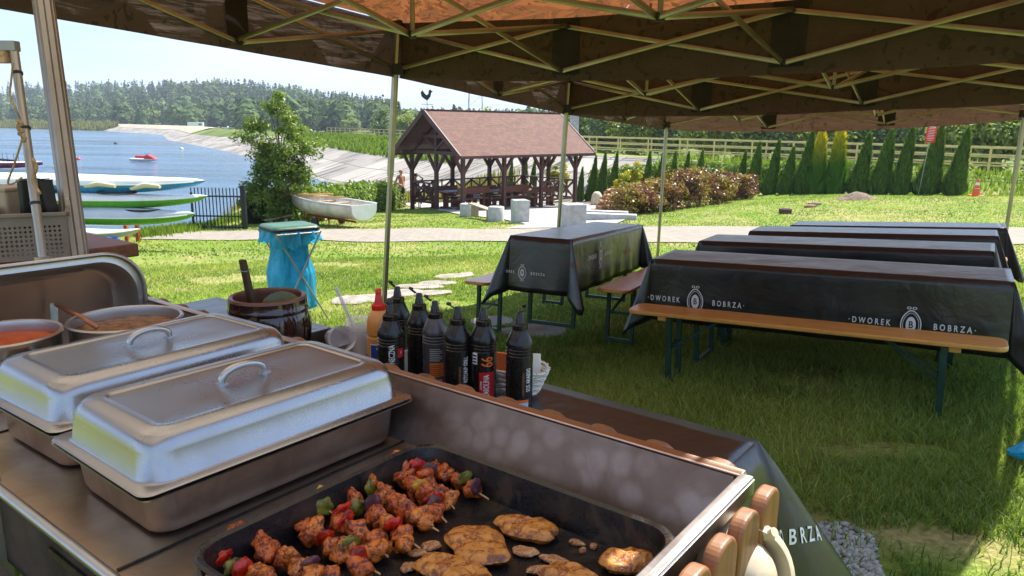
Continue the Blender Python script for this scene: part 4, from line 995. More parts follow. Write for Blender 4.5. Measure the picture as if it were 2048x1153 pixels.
# log pile
def log_mesh():
    b = MB(); n = 8; L_ = .30; ang = [2*math.pi*k/n for k in range(n)]; rr = [.055*(1+.25*rng.random()) for _ in ang]
    vs = [Vector((x, r_*math.cos(a), r_*math.sin(a))) for x in (-L_/2, L_/2) for a, r_ in zip(ang, rr)]
    fs = [(i, (i+1) % n, n+(i+1) % n, n+i) for i in range(n)]+[tuple(range(n))[::-1], tuple(range(n, 2*n))]; b.add(vs, fs); return b
lg = [log_mesh().build('split_log', m['log'], None) for _ in range(4)]; nl = 0
lp0 = D(1242, 424, 26.5); lp1 = D(1262, 385, 30); used = set()
for row in range(9):
    for c in range(13-row):
        t_ = rng.random(); u = (c+row*.5)/13
        base = Vector((lp0.x-.95+u*2.0, lp0.y+rng.normal(0, .10)+.3*(row % 2)+row*.10, 0)); z = h(base.x, base.y)+.06+row*.098
        k = nl % 4; o = lg[k] if k not in used else lg[k].copy()
        if k in used: COL.objects.link(o)
        used.add(k); o.location = (base.x, base.y, z); o.rotation_euler = (rng.uniform(0, 6), rng.uniform(-.15, .15), R(60)+rng.normal(0, .35)); o.scale = (1, rng.uniform(.85, 1.15), rng.uniform(.85, 1.15)); nl += 1
        tag(o, 'split firewood log in the pile left of the copper bushes', 'log', 'split logs in the firewood pile')

# ---- iron fence by the water
fl, fr = D(388, 460, 20.6), D(486, 462, 20.6)
zf = h(fr.x, fr.y); root = thing('iron_fence', 'black iron bar fence at the water between the kayaks and the shrub tree', 'fence', fr)
d_ = (fl-fr); d_.z = 0; nb = 15
for k in range(nb):
    q = d_*k/(nb-1); b = MB(); b.box((q.x, q.y, .62-.02), (.022, .022, 1.16)); b.build('bar', m['dark'], root)
for z in (.10, .40, .95): b = MB(); b.bar((0, 0, z), (d_.x, d_.y, z), .03, .04, ext=.05); b.build('rail', m['dark'], root)
b = MB(); b.box((.07, 0, .5), (.12, .12, 1.5), ch=.01); b.build('post', m['dark'], root)
b = MB(); b.box((d_.x, d_.y, .3), (.05, .05, 1.5)); b.build('end_post', m['dark'], root)

# ---- lake: jet ski, buoys, sailing boat
jp = PZ(290, 324, WATER); js = thing('jet_ski', 'red and white jet ski with nobody on it on the open lake', 'jet ski', jp, R(-8))
def hull(b, L, W, Dp, n=18, k=8, keel=.0, sheer=.12, bow=1.6, stern=.75, mi=0, zs=0):
    def fn(a, c):
        x = -L/2+a*L; wv_ = W/2*min(1, stern+(1-stern)*min(1, a*4))*(1-max(0, (a-.45)/.55)**bow)
        th = (c-.5)*math.pi; y = math.sin(th)*wv_; z = -math.cos(th)**.7*Dp*(1-.55*max(0, (a-.6)/.4)**2) if abs(th) < 1.57 else 0
        return Vector((x, y, zs+z+sheer*(2*a-1)**2))
    b.grid(fn, n, k, mi)
    def dk(a, c):
        p, q = fn(a, 0), fn(a, 1); return p+(q-p)*c+Vector((0, 0, .0))
    return fn, dk
b = MB(); fn, dk = hull(b, 3.3, 1.25, .28, zs=.32, sheer=.05); b.grid(dk, 18, 6); b.build('hull', m['white_gel'], js, 50)
b = MB(); b.box((-.35, 0, .55), (1.5, .42, .30), ch=.1); b.build('seat', m['red'], js)
b = MB(); b.prism([(.1, .34), (1.45, .32), (1.1, .55), (.55, .80), (.25, .72)], -.32, .32, T=Matrix.Rotation(R(90), 4, 'X')); b.build('cowl', m['red'], js)
b = MB(); b.tube([(.4, -.38, .92), (.5, 0, .84), (.4, .38, .92)], .03, 6); b.build('handlebar', m['dark'], js)
for (u, v, r_, mt, lb) in [(157, 320, .28, 'red', 'red ball buoy on the lake right of the big pole'), (110, 336, .25, 'cream', 'pale orange buoy just left of the big pole'), (363, 299, .35, 'cream', 'pale buoy on the lake right of the jet ski'), (231, 288, .35, 'dark', 'dark buoy far out on the lake above the jet ski')]:
    p = PZ(u, v, WATER); root = thing('buoy', lb, 'buoy', p); o = MB().lathe([(0, -r_), (r_*.7, -r_*.7), (r_, 0), (r_*.7, r_*.7), (r_*.2, r_*.98), (0, r_)], 16).build('float', m[mt], root, 60)
    MB().tube([(0, 0, r_*.95), (0, 0, r_*1.25)], r_*.12, 8).build('eyelet', m['dark'], root)
bp_ = PZ(40, 340, WATER); sb = thing('sailing_boat', 'moored boat with dark red hull and bare mast behind the kayaks', 'boat', bp_, R(3))
sb.location.x -= 2.2
b = MB(); fn, dk = hull(b, 8.5, 1.3, .5, zs=.62, sheer=.08); b.build('hull', m['red_paint'] if 0 else plain('dark_red_hull', (.26, .012, .05), .3), sb, 50)
b = MB(); b.grid(lambda a, c: dk(a, c)+Vector((0, 0, .02+.10*math.sin(c*math.pi))), 18, 6); b.build('deck', m['white_gel'], sb, 50)
b = MB(); b.tube([(.3, 0, .6), (-1.2, 0, 9.6)], [.05, .03], 8); b.build('mast', plain('mast_alloy', (.25, .3, .36), .4, .6), sb)
b = MB()
for x in (.9, 1.3, 1.9, 2.3): b.tube([(x, -.3, .6), (x, -.3, 1.5)], .02, 5)
b.tube([(-1.5, 0, .78), (.4, .1, .9), (1.9, 0, .8)], .10, 8); b.build('rail_posts', m['dark'], sb)
fp = PZ(-2, 262, WATER); fg = thing('red_flag', 'red flag on a pole at the left edge over the far shore', 'flag', PZ(1, 300, WATER))
b = MB(); b.tube([(-.3, 0, -.2), (-.3, 0, 5.2)], .04, 6); b.build('pole', m['dark'], fg)
b = MB(); b.grid(lambda a, c: Vector((-.3+.95*a*(1-.4*c), .08*math.sin(a*6), 5.1-1.05*c-.2*a)), 8, 6); b.build('cloth', m['red'], fg, 60, .01)

# ---- kayaks on the rack
def kayak(label, tipR, L, W, Dp, lower, deck, yaw, name='kayak', group='long boats lying on the red rack', mound=.12, tilt=0):
    """long double-ended hull lying upright, tip at its +x end"""
    dirv = Vector((math.cos(yaw), math.sin(yaw), 0)); c = tipR-dirv*L/2
    root = thing(name, label, 'kayak', c, yaw, group, rot=(0, tilt, yaw))
    def prof(a): return max(.02, math.sin(math.pi*min(1, max(0, a)))**.62)
    def low(a, c_): 
        w_ = W/2*prof(a); th = (c_-.5)*math.pi; return Vector((-L/2+a*L, math.sin(th)*w_, -math.cos(th)*Dp*prof(a)**.6+.10*(2*a-1)**4))
    def upp(a, c_):
        w_ = W/2*prof(a); th = (c_-.5)*math.pi; return Vector((-L/2+a*L, math.sin(th)*w_*1.005, math.cos(th)*mound*prof(a)**.8+.10*(2*a-1)**4))
    MB().grid(low, 36, 12).build('hull', lower, root, 60); MB().grid(upp, 36, 12).build('deck', deck, root, 60)
    b = MB(); b.tube([upp(i/36, 0)+Vector((0, -.004, 0)) for i in range(1, 36)], .012, 5); b.tube([upp(i/36, 1)+Vector((0, .004, 0)) for i in range(1, 36)], .012, 5); b.build('rubbing_strip', m['white_gel'], root)
    return root
YW = R(-3)
k1 = kayak('topmost long boat on the rack with blue hull and white deck', D(410, 372, 14.6), 6.6, .62, .20, m['blue_gel'], m['white_gel'], YW, mound=.20)
k2 = kayak('middle boat on the rack, green hull and white deck, longest tip to the right', D(416, 402, 14.6), 5.6, .60, .20, m['green_gel'], m['white_gel'], YW+R(2), mound=.13)
k3 = kayak('lowest boat on the rack, green hull with grey deck', D(391, 438, 14.4), 4.6, .62, .18, m['green_gel'], m['grey_gel'], YW-R(3), mound=.20)
for kk, xs_ in ((k2, (-.4, 1.0)), (k3, (.2, 1.2))):
    for x in xs_:
        o = MB().lathe([(.26, 0), (.26, .03), (.20, .03)], 20).build('cockpit_rim', m['dark'], kk, 40); o.location = (x, 0, .13); o.scale = (1.5, .72, 1)
kayak('white and grey boat lying on the ground beneath the rack', D(282, 468, 15.0), 3.4, .6, .16, m['grey_gel'], m['white_gel'], YW, mound=.08)
rk = GP(270, 484); rack = thing('boat_rack', 'rusty red steel rack that carries the long boats', 'rack', rk)
for x in (-.25, .10):
    b = MB(); b.box((x, .15 if x < 0 else -.05, .55), (.07, .07, 1.25)); b.build('upright', m['red_paint'], rack)
b = MB(); b.box((-2.3, .1, .55), (.07, .07, 1.25)); b.build('upright', m['red_paint'], rack)
kz = [k3.location.z-rk.z, k2.location.z-rk.z, k1.location.z-rk.z]
for zz in kz:
    for x in (-2.3, .02):
        b = MB(); b.bar((x-.35, -.42, zz-.30), (x+.55, .5, zz-.14), .06, .06); b.build('arm', m['red_paint'], rack)
for (u0, v0, u1, v1, lb) in [(165, 374, 230, 373, 'cream board wedged beneath the blue boat, the left one'), (262, 378, 320, 374, 'cream board wedged beneath the blue boat, the right one')]:
    a, c = D(u0, v0, 14.5), D(u1, v1, 14.3); b = MB(); mdp = (a+c)/2
    b.tube([a-mdp, Vector((0, 0, .05)), c-mdp], [.035, .05, .035], 8); o = b.build('curved_board', m['cream'], None, 60); o.location = mdp; tag(o, lb, 'board')
bl = D(214, 484, 14.0); root = thing('blue_barrel', 'blue plastic barrel lying on its side under the boats', 'barrel', (bl.x, bl.y, h(bl.x, bl.y)+.14), rot=(R(90), 0, R(-20)))
MB().lathe([(0, -.22), (.12, -.22), (.145, -.19), (.15, -.05), (.157, -.04), (.157, .04), (.15, .05), (.145, .17), (.13, .20), (.11, .20), (.11, .185), (0, .185)], 28).build('drum', m['blue_plastic'], root, 40)
MB().lathe([(.118, .197), (.14, .20), (.14, .235), (.05, .24), (0, .24)], 28).build('lid', m['blue_plastic'], root, 40)
bl = D(134, 492, 13.4); root = thing('blue_canister', 'blue and white canister standing between the crate and the big pole', 'canister', (bl.x, bl.y, h(bl.x, bl.y)))
MB().lathe([(0, 0), (.13, 0), (.14, .03), (.14, .24), (.07, .31), (0, .31)], 20).build('body', m['blue_plastic'], root, 40); MB().lathe([(.03, .30), (.045, .30), (.045, .37), (0, .37)], 14).build('cap', m['white_gel'], root, 40)

# ---- rowing boat on trestle
pa, pb_ = D(583, 425, 23.0), D(728, 418, 20.8); c = (pa+pb_)/2; yaw = math.atan2(pa.y-pb_.y, pa.x-pb_.x); L_ = (pa-pb_).length*1.0
c.z = h(c.x, c.y)
rb = thing('rowing_boat', 'weathered white rowing boat on a trailer at the hedge', 'rowing boat', (c.x, c.y, c.z), yaw)
def rfn(a, cc_):
    wv_ = .58*(.78+.22*min(1, a*3))*(1-max(0, (a-.35)/.65)**2.0); th = (cc_-.5)*math.pi
    zt = .74+.10*a*a; zk = .30+.26*max(0, (a-.62)/.38)**2
    return Vector((-L_/2+a*L_+.05*math.cos(th)*0, math.sin(th)*wv_, zt-(zt-zk)*max(0, math.cos(th))**.6))
b = MB(); b.grid(rfn, 28, 16); hb_ = b.build('hull', plain('weathered_white_hull', (.60, .55, .46), .45, 0, .22, 2.5, .1, 20), rb, 60, .02)
b = MB(); b.prism([tuple(rfn(0, i/16)[1:]) for i in range(17)], -L_/2-.01, -L_/2+.02, T=Matrix(((0, 0, 1, 0), (1, 0, 0, 0), (0, 1, 0, 0), (0, 0, 0, 1)))); b.build('transom', m['white_gel'], rb)
b = MB(); b.tube([rfn(i/28, 0)+Vector((0, -.012, .008)) for i in range(29)]+[rfn(1-i/28, 1)+Vector((0, .012, .008)) for i in range(29)], .022, 6); b.build('gunwale', m['white_gel'], rb, 60)
for x in (-.45, .25): b = MB(); b.box((x, 0, .68), (.18, 1.0, .03)); b.build('thwart', m['plank'], rb)
tr = thing('boat_trailer', 'small rusty trailer with wheels beneath the rowing boat', 'trailer', (c.x, c.y, c.z), yaw)
b = MB(); b.bar((-1.35, 0, .22), (.9, 0, .24), .05); b.bar((-.1, -.42, .25), (-.1, .42, .25), .05)
for x in (.2, .75): b.bar((x, -.25, 0), (x, -.22, .42), .035); b.bar((x, .25, 0), (x, .22, .42), .035)
b.build('frame', m['red_paint'], tr)
for y in (-.48, .48): b = MB(); b.tube([(-.1, y-.04, .14), (-.1, y+.04, .14)], .14, 16); b.build('wheel', m['black_matte'], tr, 40)
for (a, c2, lb) in [((1.75, .25, .80), (.1, -.35, .90), 'wooden oar with pale blade sticking out over the bow of the rowing boat'), ((-.1, .45, .88), (-1.9, .8, 1.02), 'long wooden oar lying along the stern side of the rowing boat')]:
    a = Vector(a); c2 = Vector(c2); root = thing('oar', lb, 'oar', (c.x, c.y, c.z), yaw, 'oars lying on the rowing boat'); dd = (c2-a).normalized()
    MB().tube([a, c2], .022, 8).build('shaft', m['bench_wood'], root); b = MB(); b.bar(a, a+dd*.45, .13, .02, ch=.006); b.build('blade', m['bench_wood'], root)
p0, p1 = D(530, 441, 22.0), D(583, 430, 22.6); b = MB(); b.bar(p0-p0, p1-p0, .18, .04, ch=.008); b.bar(Vector((.15, .1, -.2)), Vector((.15, .1, 0)), .08); b.bar(Vector((.6, .1, -.25)), Vector((.6, .1, .03)), .08); o = b.build('plank', m['plank'], None); o.location = p0; tag(o, 'old grey plank ramp left of the rowing boat bow', 'plank')

# ---- folding chair at the hedge
cp_ = D(752, 409, 33.5); z = h(cp_.x, cp_.y); ch = thing('folding_chair', 'dark folding garden chair beside the hedge with a purple bag on it', 'chair', (cp_.x, cp_.y, z), R(-35))
b = MB(); b.box((0, 0, .44), (.48, .44, .03), ch=.01); b.build('seat', m['black_matte'], ch)
b = MB(); b.box((0, .26, .78), (.48, .03, .60), Matrix.Rotation(R(-14), 3, 'X'), ch=.01); b.build('backrest', m['navy'], ch)
for sx in (-.25, .25):
    b = MB(); b.tube([(sx, -.22, 0), (sx, .18, .45), (sx, .33, 1.06)], .014, 6); b.build('leg', m['alu'], ch); b = MB(); b.tube([(sx, .26, 0), (sx, -.2, .45)], .014, 6); b.build('leg', m['alu'], ch)
    b = MB(); b.box((sx, 0, .64), (.05, .42, .025)); b.build('armrest', m['black_matte'], ch)
b = MB(); b.lathe([(0, 0), (.13, .01), (.17, .12), (.12, .26), (.03, .30), (0, .3)], 12); o = b.build('purple_bag', plain('purple_bag_cloth', (.35, .12, .55), .6, 0, .2, 9, .6, 12, .03), None, 60); o.location = (cp_.x-.28, cp_.y-.1, z+.30); tag(o, 'purple cloth bag hanging on the folding chair', 'bag')

# ================================================================== TENTS
TP = [Vector((-4.60, 1.42, 0)), Vector((-2.81, 4.03, 0)), Vector((-.975, 6.64, 0)), Vector((.67, 9.25, 0)), Vector((2.41, 11.87, 0))]
TS = Vector((.853, -.522, 0)); TLL = [4.2, 4.3, 4.8, 4.9, 4.62]
LOW = [[.86, .84, .84, .86], [.65, .62, .62, .66], [.455, .40, .41, .47], [.20, .188, .25, .33], [.033, .012, .076, .21]]   # lower hinges, relative to the lens
UP = .32
def tnode(i, k, z=0):                  # node k (0..3) along the long side of line i
    p = TP[i]+TS*(TLL[i]*k/3); return Vector((p.x, p.y, LOW[i][k]+CAMZ+z))
def leg_base(i, far):
    if far: 
        p = TP[i]+TS*TLL[i]
        if i == 4: p = p+Vector((.02, .05, 0))
    else: p = TP[i]+Vector(((-.03, 0, 0), (-.05, 0, 0), (-.22, 0, 0), (-.12, .05, 0), (-.05, 0, 0))[i])
    return Vector((p.x, p.y, h(p.x, p.y)))
def tent(i, label, legs):
    a, b_ = i, i+1
    org = (TP[a]+TP[b_]+TS*TLL[a])/2; org.z = h(org.x, org.y)
    root = thing('canopy_tent', label, 'tent', org, 0, 'pop-up canopy tents standing in a row')
    O = Vector(org)
    mid = lambda k, z=0: (tnode(a, k, z)+tnode(b_, k, z))/2
    inset = .04*(TP[b_]-TP[a]).normalized()
    def N(line, k, z=0):
        p = tnode(line, k, z); return p+(inset if line == a else -inset)
    # legs
    for (ln, far) in legs:
        top = N(ln, 3 if far else 0, UP+.05); base = leg_base(ln, far)
        b = MB(); lowp = base+(top-base)*.52
        b.tube([lowp-O, top-O], .030, 8); b.build('leg', m['alu_tent'], root, 30)
        b = MB(); b.tube([base-O, lowp+(top-base)*.05-O], .024, 8); b.box(base-O+Vector((0, 0, .01)), (.09, .09, .02)); b.build('inner_leg', m['alu_tent'], root, 30)
        b = MB(); q = N(ln, 3 if far else 0, 0); b.box(q-O, (.10, .10, .09), ch=.01); b.build('slider', m['black_matte'], root); b = MB(); q = N(ln, 3 if far else 0, UP+.03); b.box(q-O, (.09, .09, .10), ch=.01); b.build('bracket', m['black_matte'], root)
    def scissor(p0, p1, q0, q1, w=.024):
        for s, e, off in ((p0, q1, .009), (p1, q0, -.009)):
            dr = (e-s).cross(Vector((0, 0, 1))).normalized()*off*1.6
            b = MB(); b.bar(s-O+dr, e-O+dr, .016, w+.008, ch=.003); b.build('truss_bar', m['alu_tent'], root, 30)
    def joint(p):
        b = MB(); b.box(p-O, (.045, .045, .04), ch=.006); b.tube([p-O-Vector((.03, 0, 0)), p-O+Vector((.03, 0, 0))], .007, 6); b.build('joint', m['black_matte'], root)
    for ln in (a, b_):
        for k in range(3): scissor(N(ln, k, 0), N(ln, k, UP), N(ln, k+1, 0), N(ln, k+1, UP))
        for k in (1, 2): joint(N(ln, k, 0)); joint(N(ln, k, UP))
    for k in (0, 3):
        mlo, mhi = mid(k, 0)-Vector((0, 0, .02)), mid(k, UP)
        scissor(N(a, k, 0), N(a, k, UP), mlo, mhi); scissor(mlo, mhi, N(b_, k, 0), N(b_, k, UP)); joint(mlo); joint(mhi)
    # inner junctions with the peak columns
    J = [mid(k, 0) for k in (1, 2)]
    for jx, k in zip(J, (1, 2)):
        up = jx+Vector((0, 0, UP))
        for ln in (a, b_): scissor(jx, up, N(ln, k, 0), N(ln, k, UP))
        e = 0 if k == 1 else 3
        scissor(jx, up, mid(e, 0), mid(e, UP)); joint(jx); joint(up)
        b = MB(); b.tube([jx-O, jx-O+Vector((0, 0, 1.0))], .014, 8); b.build('peak_column', m['alu_tent'], root)
    scissor(J[0], J[0]+Vector((0, 0, UP)), J[1], J[1]+Vector((0, 0, UP)))
    # roof: hipped, ridge between the two peaks
    ev = UP+.06; PK = [j+Vector((0, 0, 1.05)) for j in J]
    c = [tnode(a, 0, ev), tnode(a, 3, ev), tnode(b_, 3, ev), tnode(b_, 0, ev)]
    def tri_panel(pts, n=14):
        # pts: quad/tri corner loops -> sagging subdivided cloth
        b = MB(); A, B_, C_, D_ = pts
        def f(u, v):
            lo = A+(B_-A)*u; hi = D_+(C_-D_)*u; p = lo+(hi-lo)*v
            sag = -.07*math.sin(math.pi*v)*(.4+.6*math.sin(math.pi*u)) + .012*math.sin(u*40+v*4)*(1-v)*v*4
            return p+Vector((0, 0, sag))-O
        b.grid(f, n*2, n); return b
    roofm = m['roofcloth'] if i else m['fillcloth']
    sides = [(c[0], c[1], PK[1], PK[0]), (c[2], c[3], PK[0], PK[1]), (c[3], c[0], PK[0], PK[0]), (c[1], c[2], PK[1], PK[1])]
    for sd_ in sides: tri_panel(sd_).build('roof_panel', roofm, root, 80)
    # valances with dark patches at the hinges
    for (ln, k0, k1) in ((a, 0, 3), (b_, 0, 3)):
        b = MB()
        def vf(u, v, ln=ln):
            k = u*3; i0 = min(int(k), 2); t_ = k-i0; zt = LOW[ln][i0]*(1-t_)+LOW[ln][i0+1]*t_
            p = TP[ln]+TS*TLL[ln]*u; z = zt+CAMZ+ev-v*(ev+.07); sgn = 1 if ln == a else -1
            wob = .006*math.sin(u*37)*v+.004*math.sin(u*90+v*5)
            return Vector((p.x, p.y, z-.012*v*math.sin(u*math.pi*3)**2))+inset.normalized()*(sgn*.012+wob)-O
        b.grid(vf, 60, 8); b.build('valance', m['valance'], root, 80)
        for k in (1, 2):
            b = MB(); sgn = 1 if ln == a else -1
            def pf(u, v, k=k, ln=ln, sgn=sgn):
                uu = k/3+(u-.5)*.045; p = vf(uu, v*.9, ln); return p+inset.normalized()*(.010*sgn)
            b.grid(pf, 4, 6); b.build('reinforcing_patch', m['patch'], root)
    for k in (0, 3):
        b = MB()
        def sf(u, v, k=k):
            p = tnode(a, k, 0)*(1-u)+tnode(b_, k, 0)*u; sgn = -1 if k == 0 else 1
            return p+Vector((0, 0, ev-v*(ev+.07)))+TS*(sgn*.03+.006*math.sin(u*30)*v)-O
        b.grid(sf, 36, 8); b.build('valance', m['valance'], root, 80)
        b = MB(); b.grid(lambda u, v: sf(.5+(u-.5)*.055, v*.9)-TS*(.012*(-1 if k == 0 else 1)), 3, 6); b.build('reinforcing_patch', m['patch'], root)
    return root
tent(0, 'unseen canopy tent over the grill, its pale roof made up for fill light, nearest the viewer, in front of the camouflage ones', [(0, False), (0, True), (1, False)])
tent(1, 'nearest fully seen camouflage canopy tent, filling the top of the photo', [(2, False), (2, True)])
tent(2, 'middle camouflage canopy tent over the tablecloths', [(3, False), (3, True)])
tent(3, 'farthest camouflage canopy tent with orange glowing underside', [(4, False), (4, True)])

# ================================================================== TABLES AND BENCHES
def text_mb(txt, size, ext=.0, sx=.62, space=1.0):
    cu = bpy.data.curves.new('t', 'FONT'); cu.body = txt; cu.size = size; cu.align_x = 'CENTER'; cu.align_y = 'CENTER'; cu.space_character = space; cu.resolution_u = 3; cu.offset = size*.018; cu.extrude = ext
    ob = bpy.data.objects.new('t', cu); me = ob.to_mesh()
    b = MB(); b.v = [(v.co.x*sx, v.co.y, v.co.z) for v in me.vertices]; b.f = [tuple(p.vertices) for p in me.polygons]; b.m = [0]*len(b.f)
    ob.to_mesh_clear(); bpy.data.objects.remove(ob); bpy.data.curves.remove(cu); return b
def emblem_mb(s=1.0):
    """oval ring with ribbon loops and a letter, in the XY plane"""
    b = MB()
    def ring(w, hgt, t, n=28, pw=1.0, z=0):
        vs = []
        for k in range(n):
            a = 2*math.pi*k/n; r = abs(math.sin(a))**pw
            vs.append(Vector((w*math.cos(a), hgt*math.sin(a)*(1+.12*abs(math.sin(a))**6), z)))
        vi = [Vector((v.x*(1-t/w), v.y*(1-t/hgt), z)) for v in vs]
        b.add([q*s for q in vs+vi], [(k, (k+1) % n, n+(k+1) % n, n+k) for k in range(n)])
    ring(.046, .066, .005); ring(.036, .054, .0022)
    n = 24; b.add([Vector((.022*math.cos(2*math.pi*k/n), .040*math.sin(2*math.pi*k/n), 0))*s for k in range(n)], [tuple(range(n))])
    for sg in (-1, 1):
        for sy in (-1, 1):
            c = Vector((sg*.012, sy*.083, 0)); pts = [c+Vector((.010*math.cos(a), .007*math.sin(a), 0)) for a in [2*math.pi*k/12 for k in range(12)]]; pin = [c+(p-c)*.6 for p in pts]
            b.add([q*s for q in pts+pin], [(k, (k+1) % 12, 12+(k+1) % 12, 12+k) for k in range(12)])
    return b
def dwo(parent, T, red=False, sc=1.0, parts=('D', 'E', 'B')):
    tm = m['red'] if red else m['white_print']
    if 'D' in parts: text_mb('\u00b7DWOREK', .054*sc, sx=.70, space=1.6).xf(T @ Matrix.Translation((-.235*sc, 0, 0))).build('lettering', tm, parent)
    if 'B' in parts: text_mb('BOBRZA\u00b7', .054*sc, sx=.70, space=1.6).xf(T @ Matrix.Translation((.235*sc, 0, 0))).build('lettering', tm, parent)
    if 'E' in parts:
        emblem_mb(sc*1.28).xf(T).build('emblem', m['white_print'], parent)
        text_mb('B', .062*sc, sx=.75).xf(T @ Matrix.Translation((0, 0, .0012))).build('emblem_letter', m['black_matte'], parent)
def cloth_mesh(L, W, drop=.45, flare=.05, seed=0, top=.012):
    hx, hy = L/2+.012, W/2+.012; b = MB(); rn = random.Random(seed); ph = [rn.uniform(0, 6) for _ in range(6)]
    per = []   # (edge point, outward angle)
    def side(p, q, ang, n):
        for k in range(n): per.append((Vector(p).lerp(Vector(q), k/n), ang, 0))
    def fan(p, a0):
        for k in range(13): per.append((Vector(p), a0+math.pi/2*k/13, math.pi/2*k/13))
    side((-hx, -hy), (hx, -hy), -math.pi/2, 60); fan((hx, -hy), -math.pi/2)
    side((hx, -hy), (hx, hy), 0, 18); fan((hx, hy), 0)
    side((hx, hy), (-hx, hy), math.pi/2, 60); fan((-hx, hy), math.pi/2)
    side((-hx, hy), (-hx, -hy), math.pi, 18); fan((-hx, -hy), math.pi)
    n = len(per); NV = 10; vs = []; fs = []
    for j in range(NV+1):
        t = j/NV
        for i, (p, a, f) in enumerate(per):
            ln = drop/max(math.cos(f), math.sin(f)) if f > 0 else drop
            tilt = flare+.34*math.sin(2*f)**2
            s_ = i/n*2*math.pi
            wob = .010*math.sin(s_*9+ph[0])*t+.007*math.sin(s_*23+ph[1])*t*t + (.03*math.sin(f*8)*t if f > 0 else 0)
            r = ln*t; out = r*math.sin(tilt)+wob+.004; z = -r*math.cos(tilt)
            if j == 0: out, z = 0, 0
            vs.append(Vector((p.x+math.cos(a)*out, p.y+math.sin(a)*out, top+z)))
    for j in range(NV):
        for i in range(n):
            k = (i+1) % n; fs.append((j*n+i, j*n+k, (j+1)*n+k, (j+1)*n+i))
    b.add(vs, fs)
    b.grid(lambda u, v: Vector((-hx+2*hx*u, -hy+2*hy*v, top+.0015*math.sin(u*23+ph[2])*math.sin(v*5+ph[3])*math.sin(math.pi*u)*math.sin(math.pi*v))), 60, 12)
    return b
def leg_frame(b, x, w, hgt, inward):
    """folding U frame across the table at x"""
    for y in (-w/2, w/2): b.bar((x, y, 0), (x, y, hgt), .035, .028)
    b.bar((x, -w/2, .02), (x, w/2, .02), .03, .03); b.bar((x, -w/2, hgt*.55), (x, w/2, hgt*.55), .022, .022)
    b.bar((x, -w/2, hgt-.02), (x, w/2, hgt-.02), .03, .03)
    b.bar((x, -w*.42, hgt*.52), (x+inward*.32, 0, hgt-.01), .016, .012); b.bar((x, w*.42, hgt*.52), (x+inward*.32, 0, hgt-.01), .016, .012)
def beer_table():
    t = thing('folding_table', 'x', 'table')
    b = MB(); b.box((0, 0, .755), (2.2, .5, .028), ch=.006); b.build('tabletop', m['bench_wood'], t)
    for x, s in ((-.78, 1), (.78, -1)): b = MB(); leg_frame(b, x, .40, .74, s); b.build('leg_frame', m['dark_green'], t)
    return t
def beer_bench():
    t = thing('bench', 'x', 'bench')
    b = MB(); n = 6; r = .06; hx, hy = 1.1, .125; poly = []
    for cx_, cy_, a0 in ((hx-r, hy-r, 0), (-hx+r, hy-r, 90), (-hx+r, -hy+r, 180), (hx-r, -hy+r, 270)):
        for k in range(n+1): a = R(a0+90*k/n); poly.append((cx_+r*math.cos(a), cy_+r*math.sin(a)))
    b.prism(poly, .455, .483); o = b.build('seat', m['bench_wood'], t)
    md = o.modifiers.new('bev', 'BEVEL'); md.width = .008; md.segments = 3; md.angle_limit = R(50)
    for x, s in ((-.80, 1), (.80, -1)):
        b = MB(); leg_frame(b, x, .21, .45, s); b.build('leg_frame', m['dark_green'], t); b = MB(); b.box((x-s*.05, 0, .44), (.06, .22, .03), ch=.004); b.build('batten', m['bench_wood'], t)
    return t
def frame3(P0, yaw, slope, L, W, hgt):
    e1 = Vector((math.cos(yaw), math.sin(yaw), slope)).normalized(); e2 = Vector((-math.sin(yaw), math.cos(yaw), 0)); n_ = e1.cross(e2).normalized()
    P = Vector(P0)+Vector((0, 0, CAMZ)); c = P+e1*L/2+e2*W/2-n_*hgt
    M_ = Matrix((e1, e2, n_)).transposed().to_4x4(); M_.translation = c; return M_
def plane_hit(u, v, M_, axis, val):
    Mi = M_.inverted(); o_ = Mi @ Vector((0, 0, CAMZ)); d = (Mi.to_3x3() @ ray(u, v)); t = (val-o_[axis])/d[axis]; return o_+d*t
tb, bn = beer_table(), beer_bench(); utb, ubn = [], []
TBL = [((1.04, 5.366, -.963), -.538, .040, 'folding table under the nearest black cloth, at the front bench', 'nearest black oilcloth with white oval emblems, on the front table', 'front', (.0, .0)),
       ((1.688, 6.574, -1.008), -.570, .058, 'folding table under the second nearest black cloth of the four in a row', 'second nearest of the four parallel black oilcloths', 'second', 0),
       ((2.544, 7.845, -1.087), -.545, .062, 'folding table under the third black cloth of the four in a row', 'third of the four parallel black oilcloths, counted from the viewer', 'third', 0),
       ((3.446, 9.10, -1.179), -.557, .066, 'folding table under the farthest black cloth, next to the paved path', 'farthest black oilcloth, the smallest looking one beside the paved path', 'farthest', 0),
       ((.454, 5.77, -.889), 1.149, -.062, 'folding table under the separate black cloth left of the row', 'black oilcloth of the separate table on the left, emblem on its short end', 'separate', 0)]
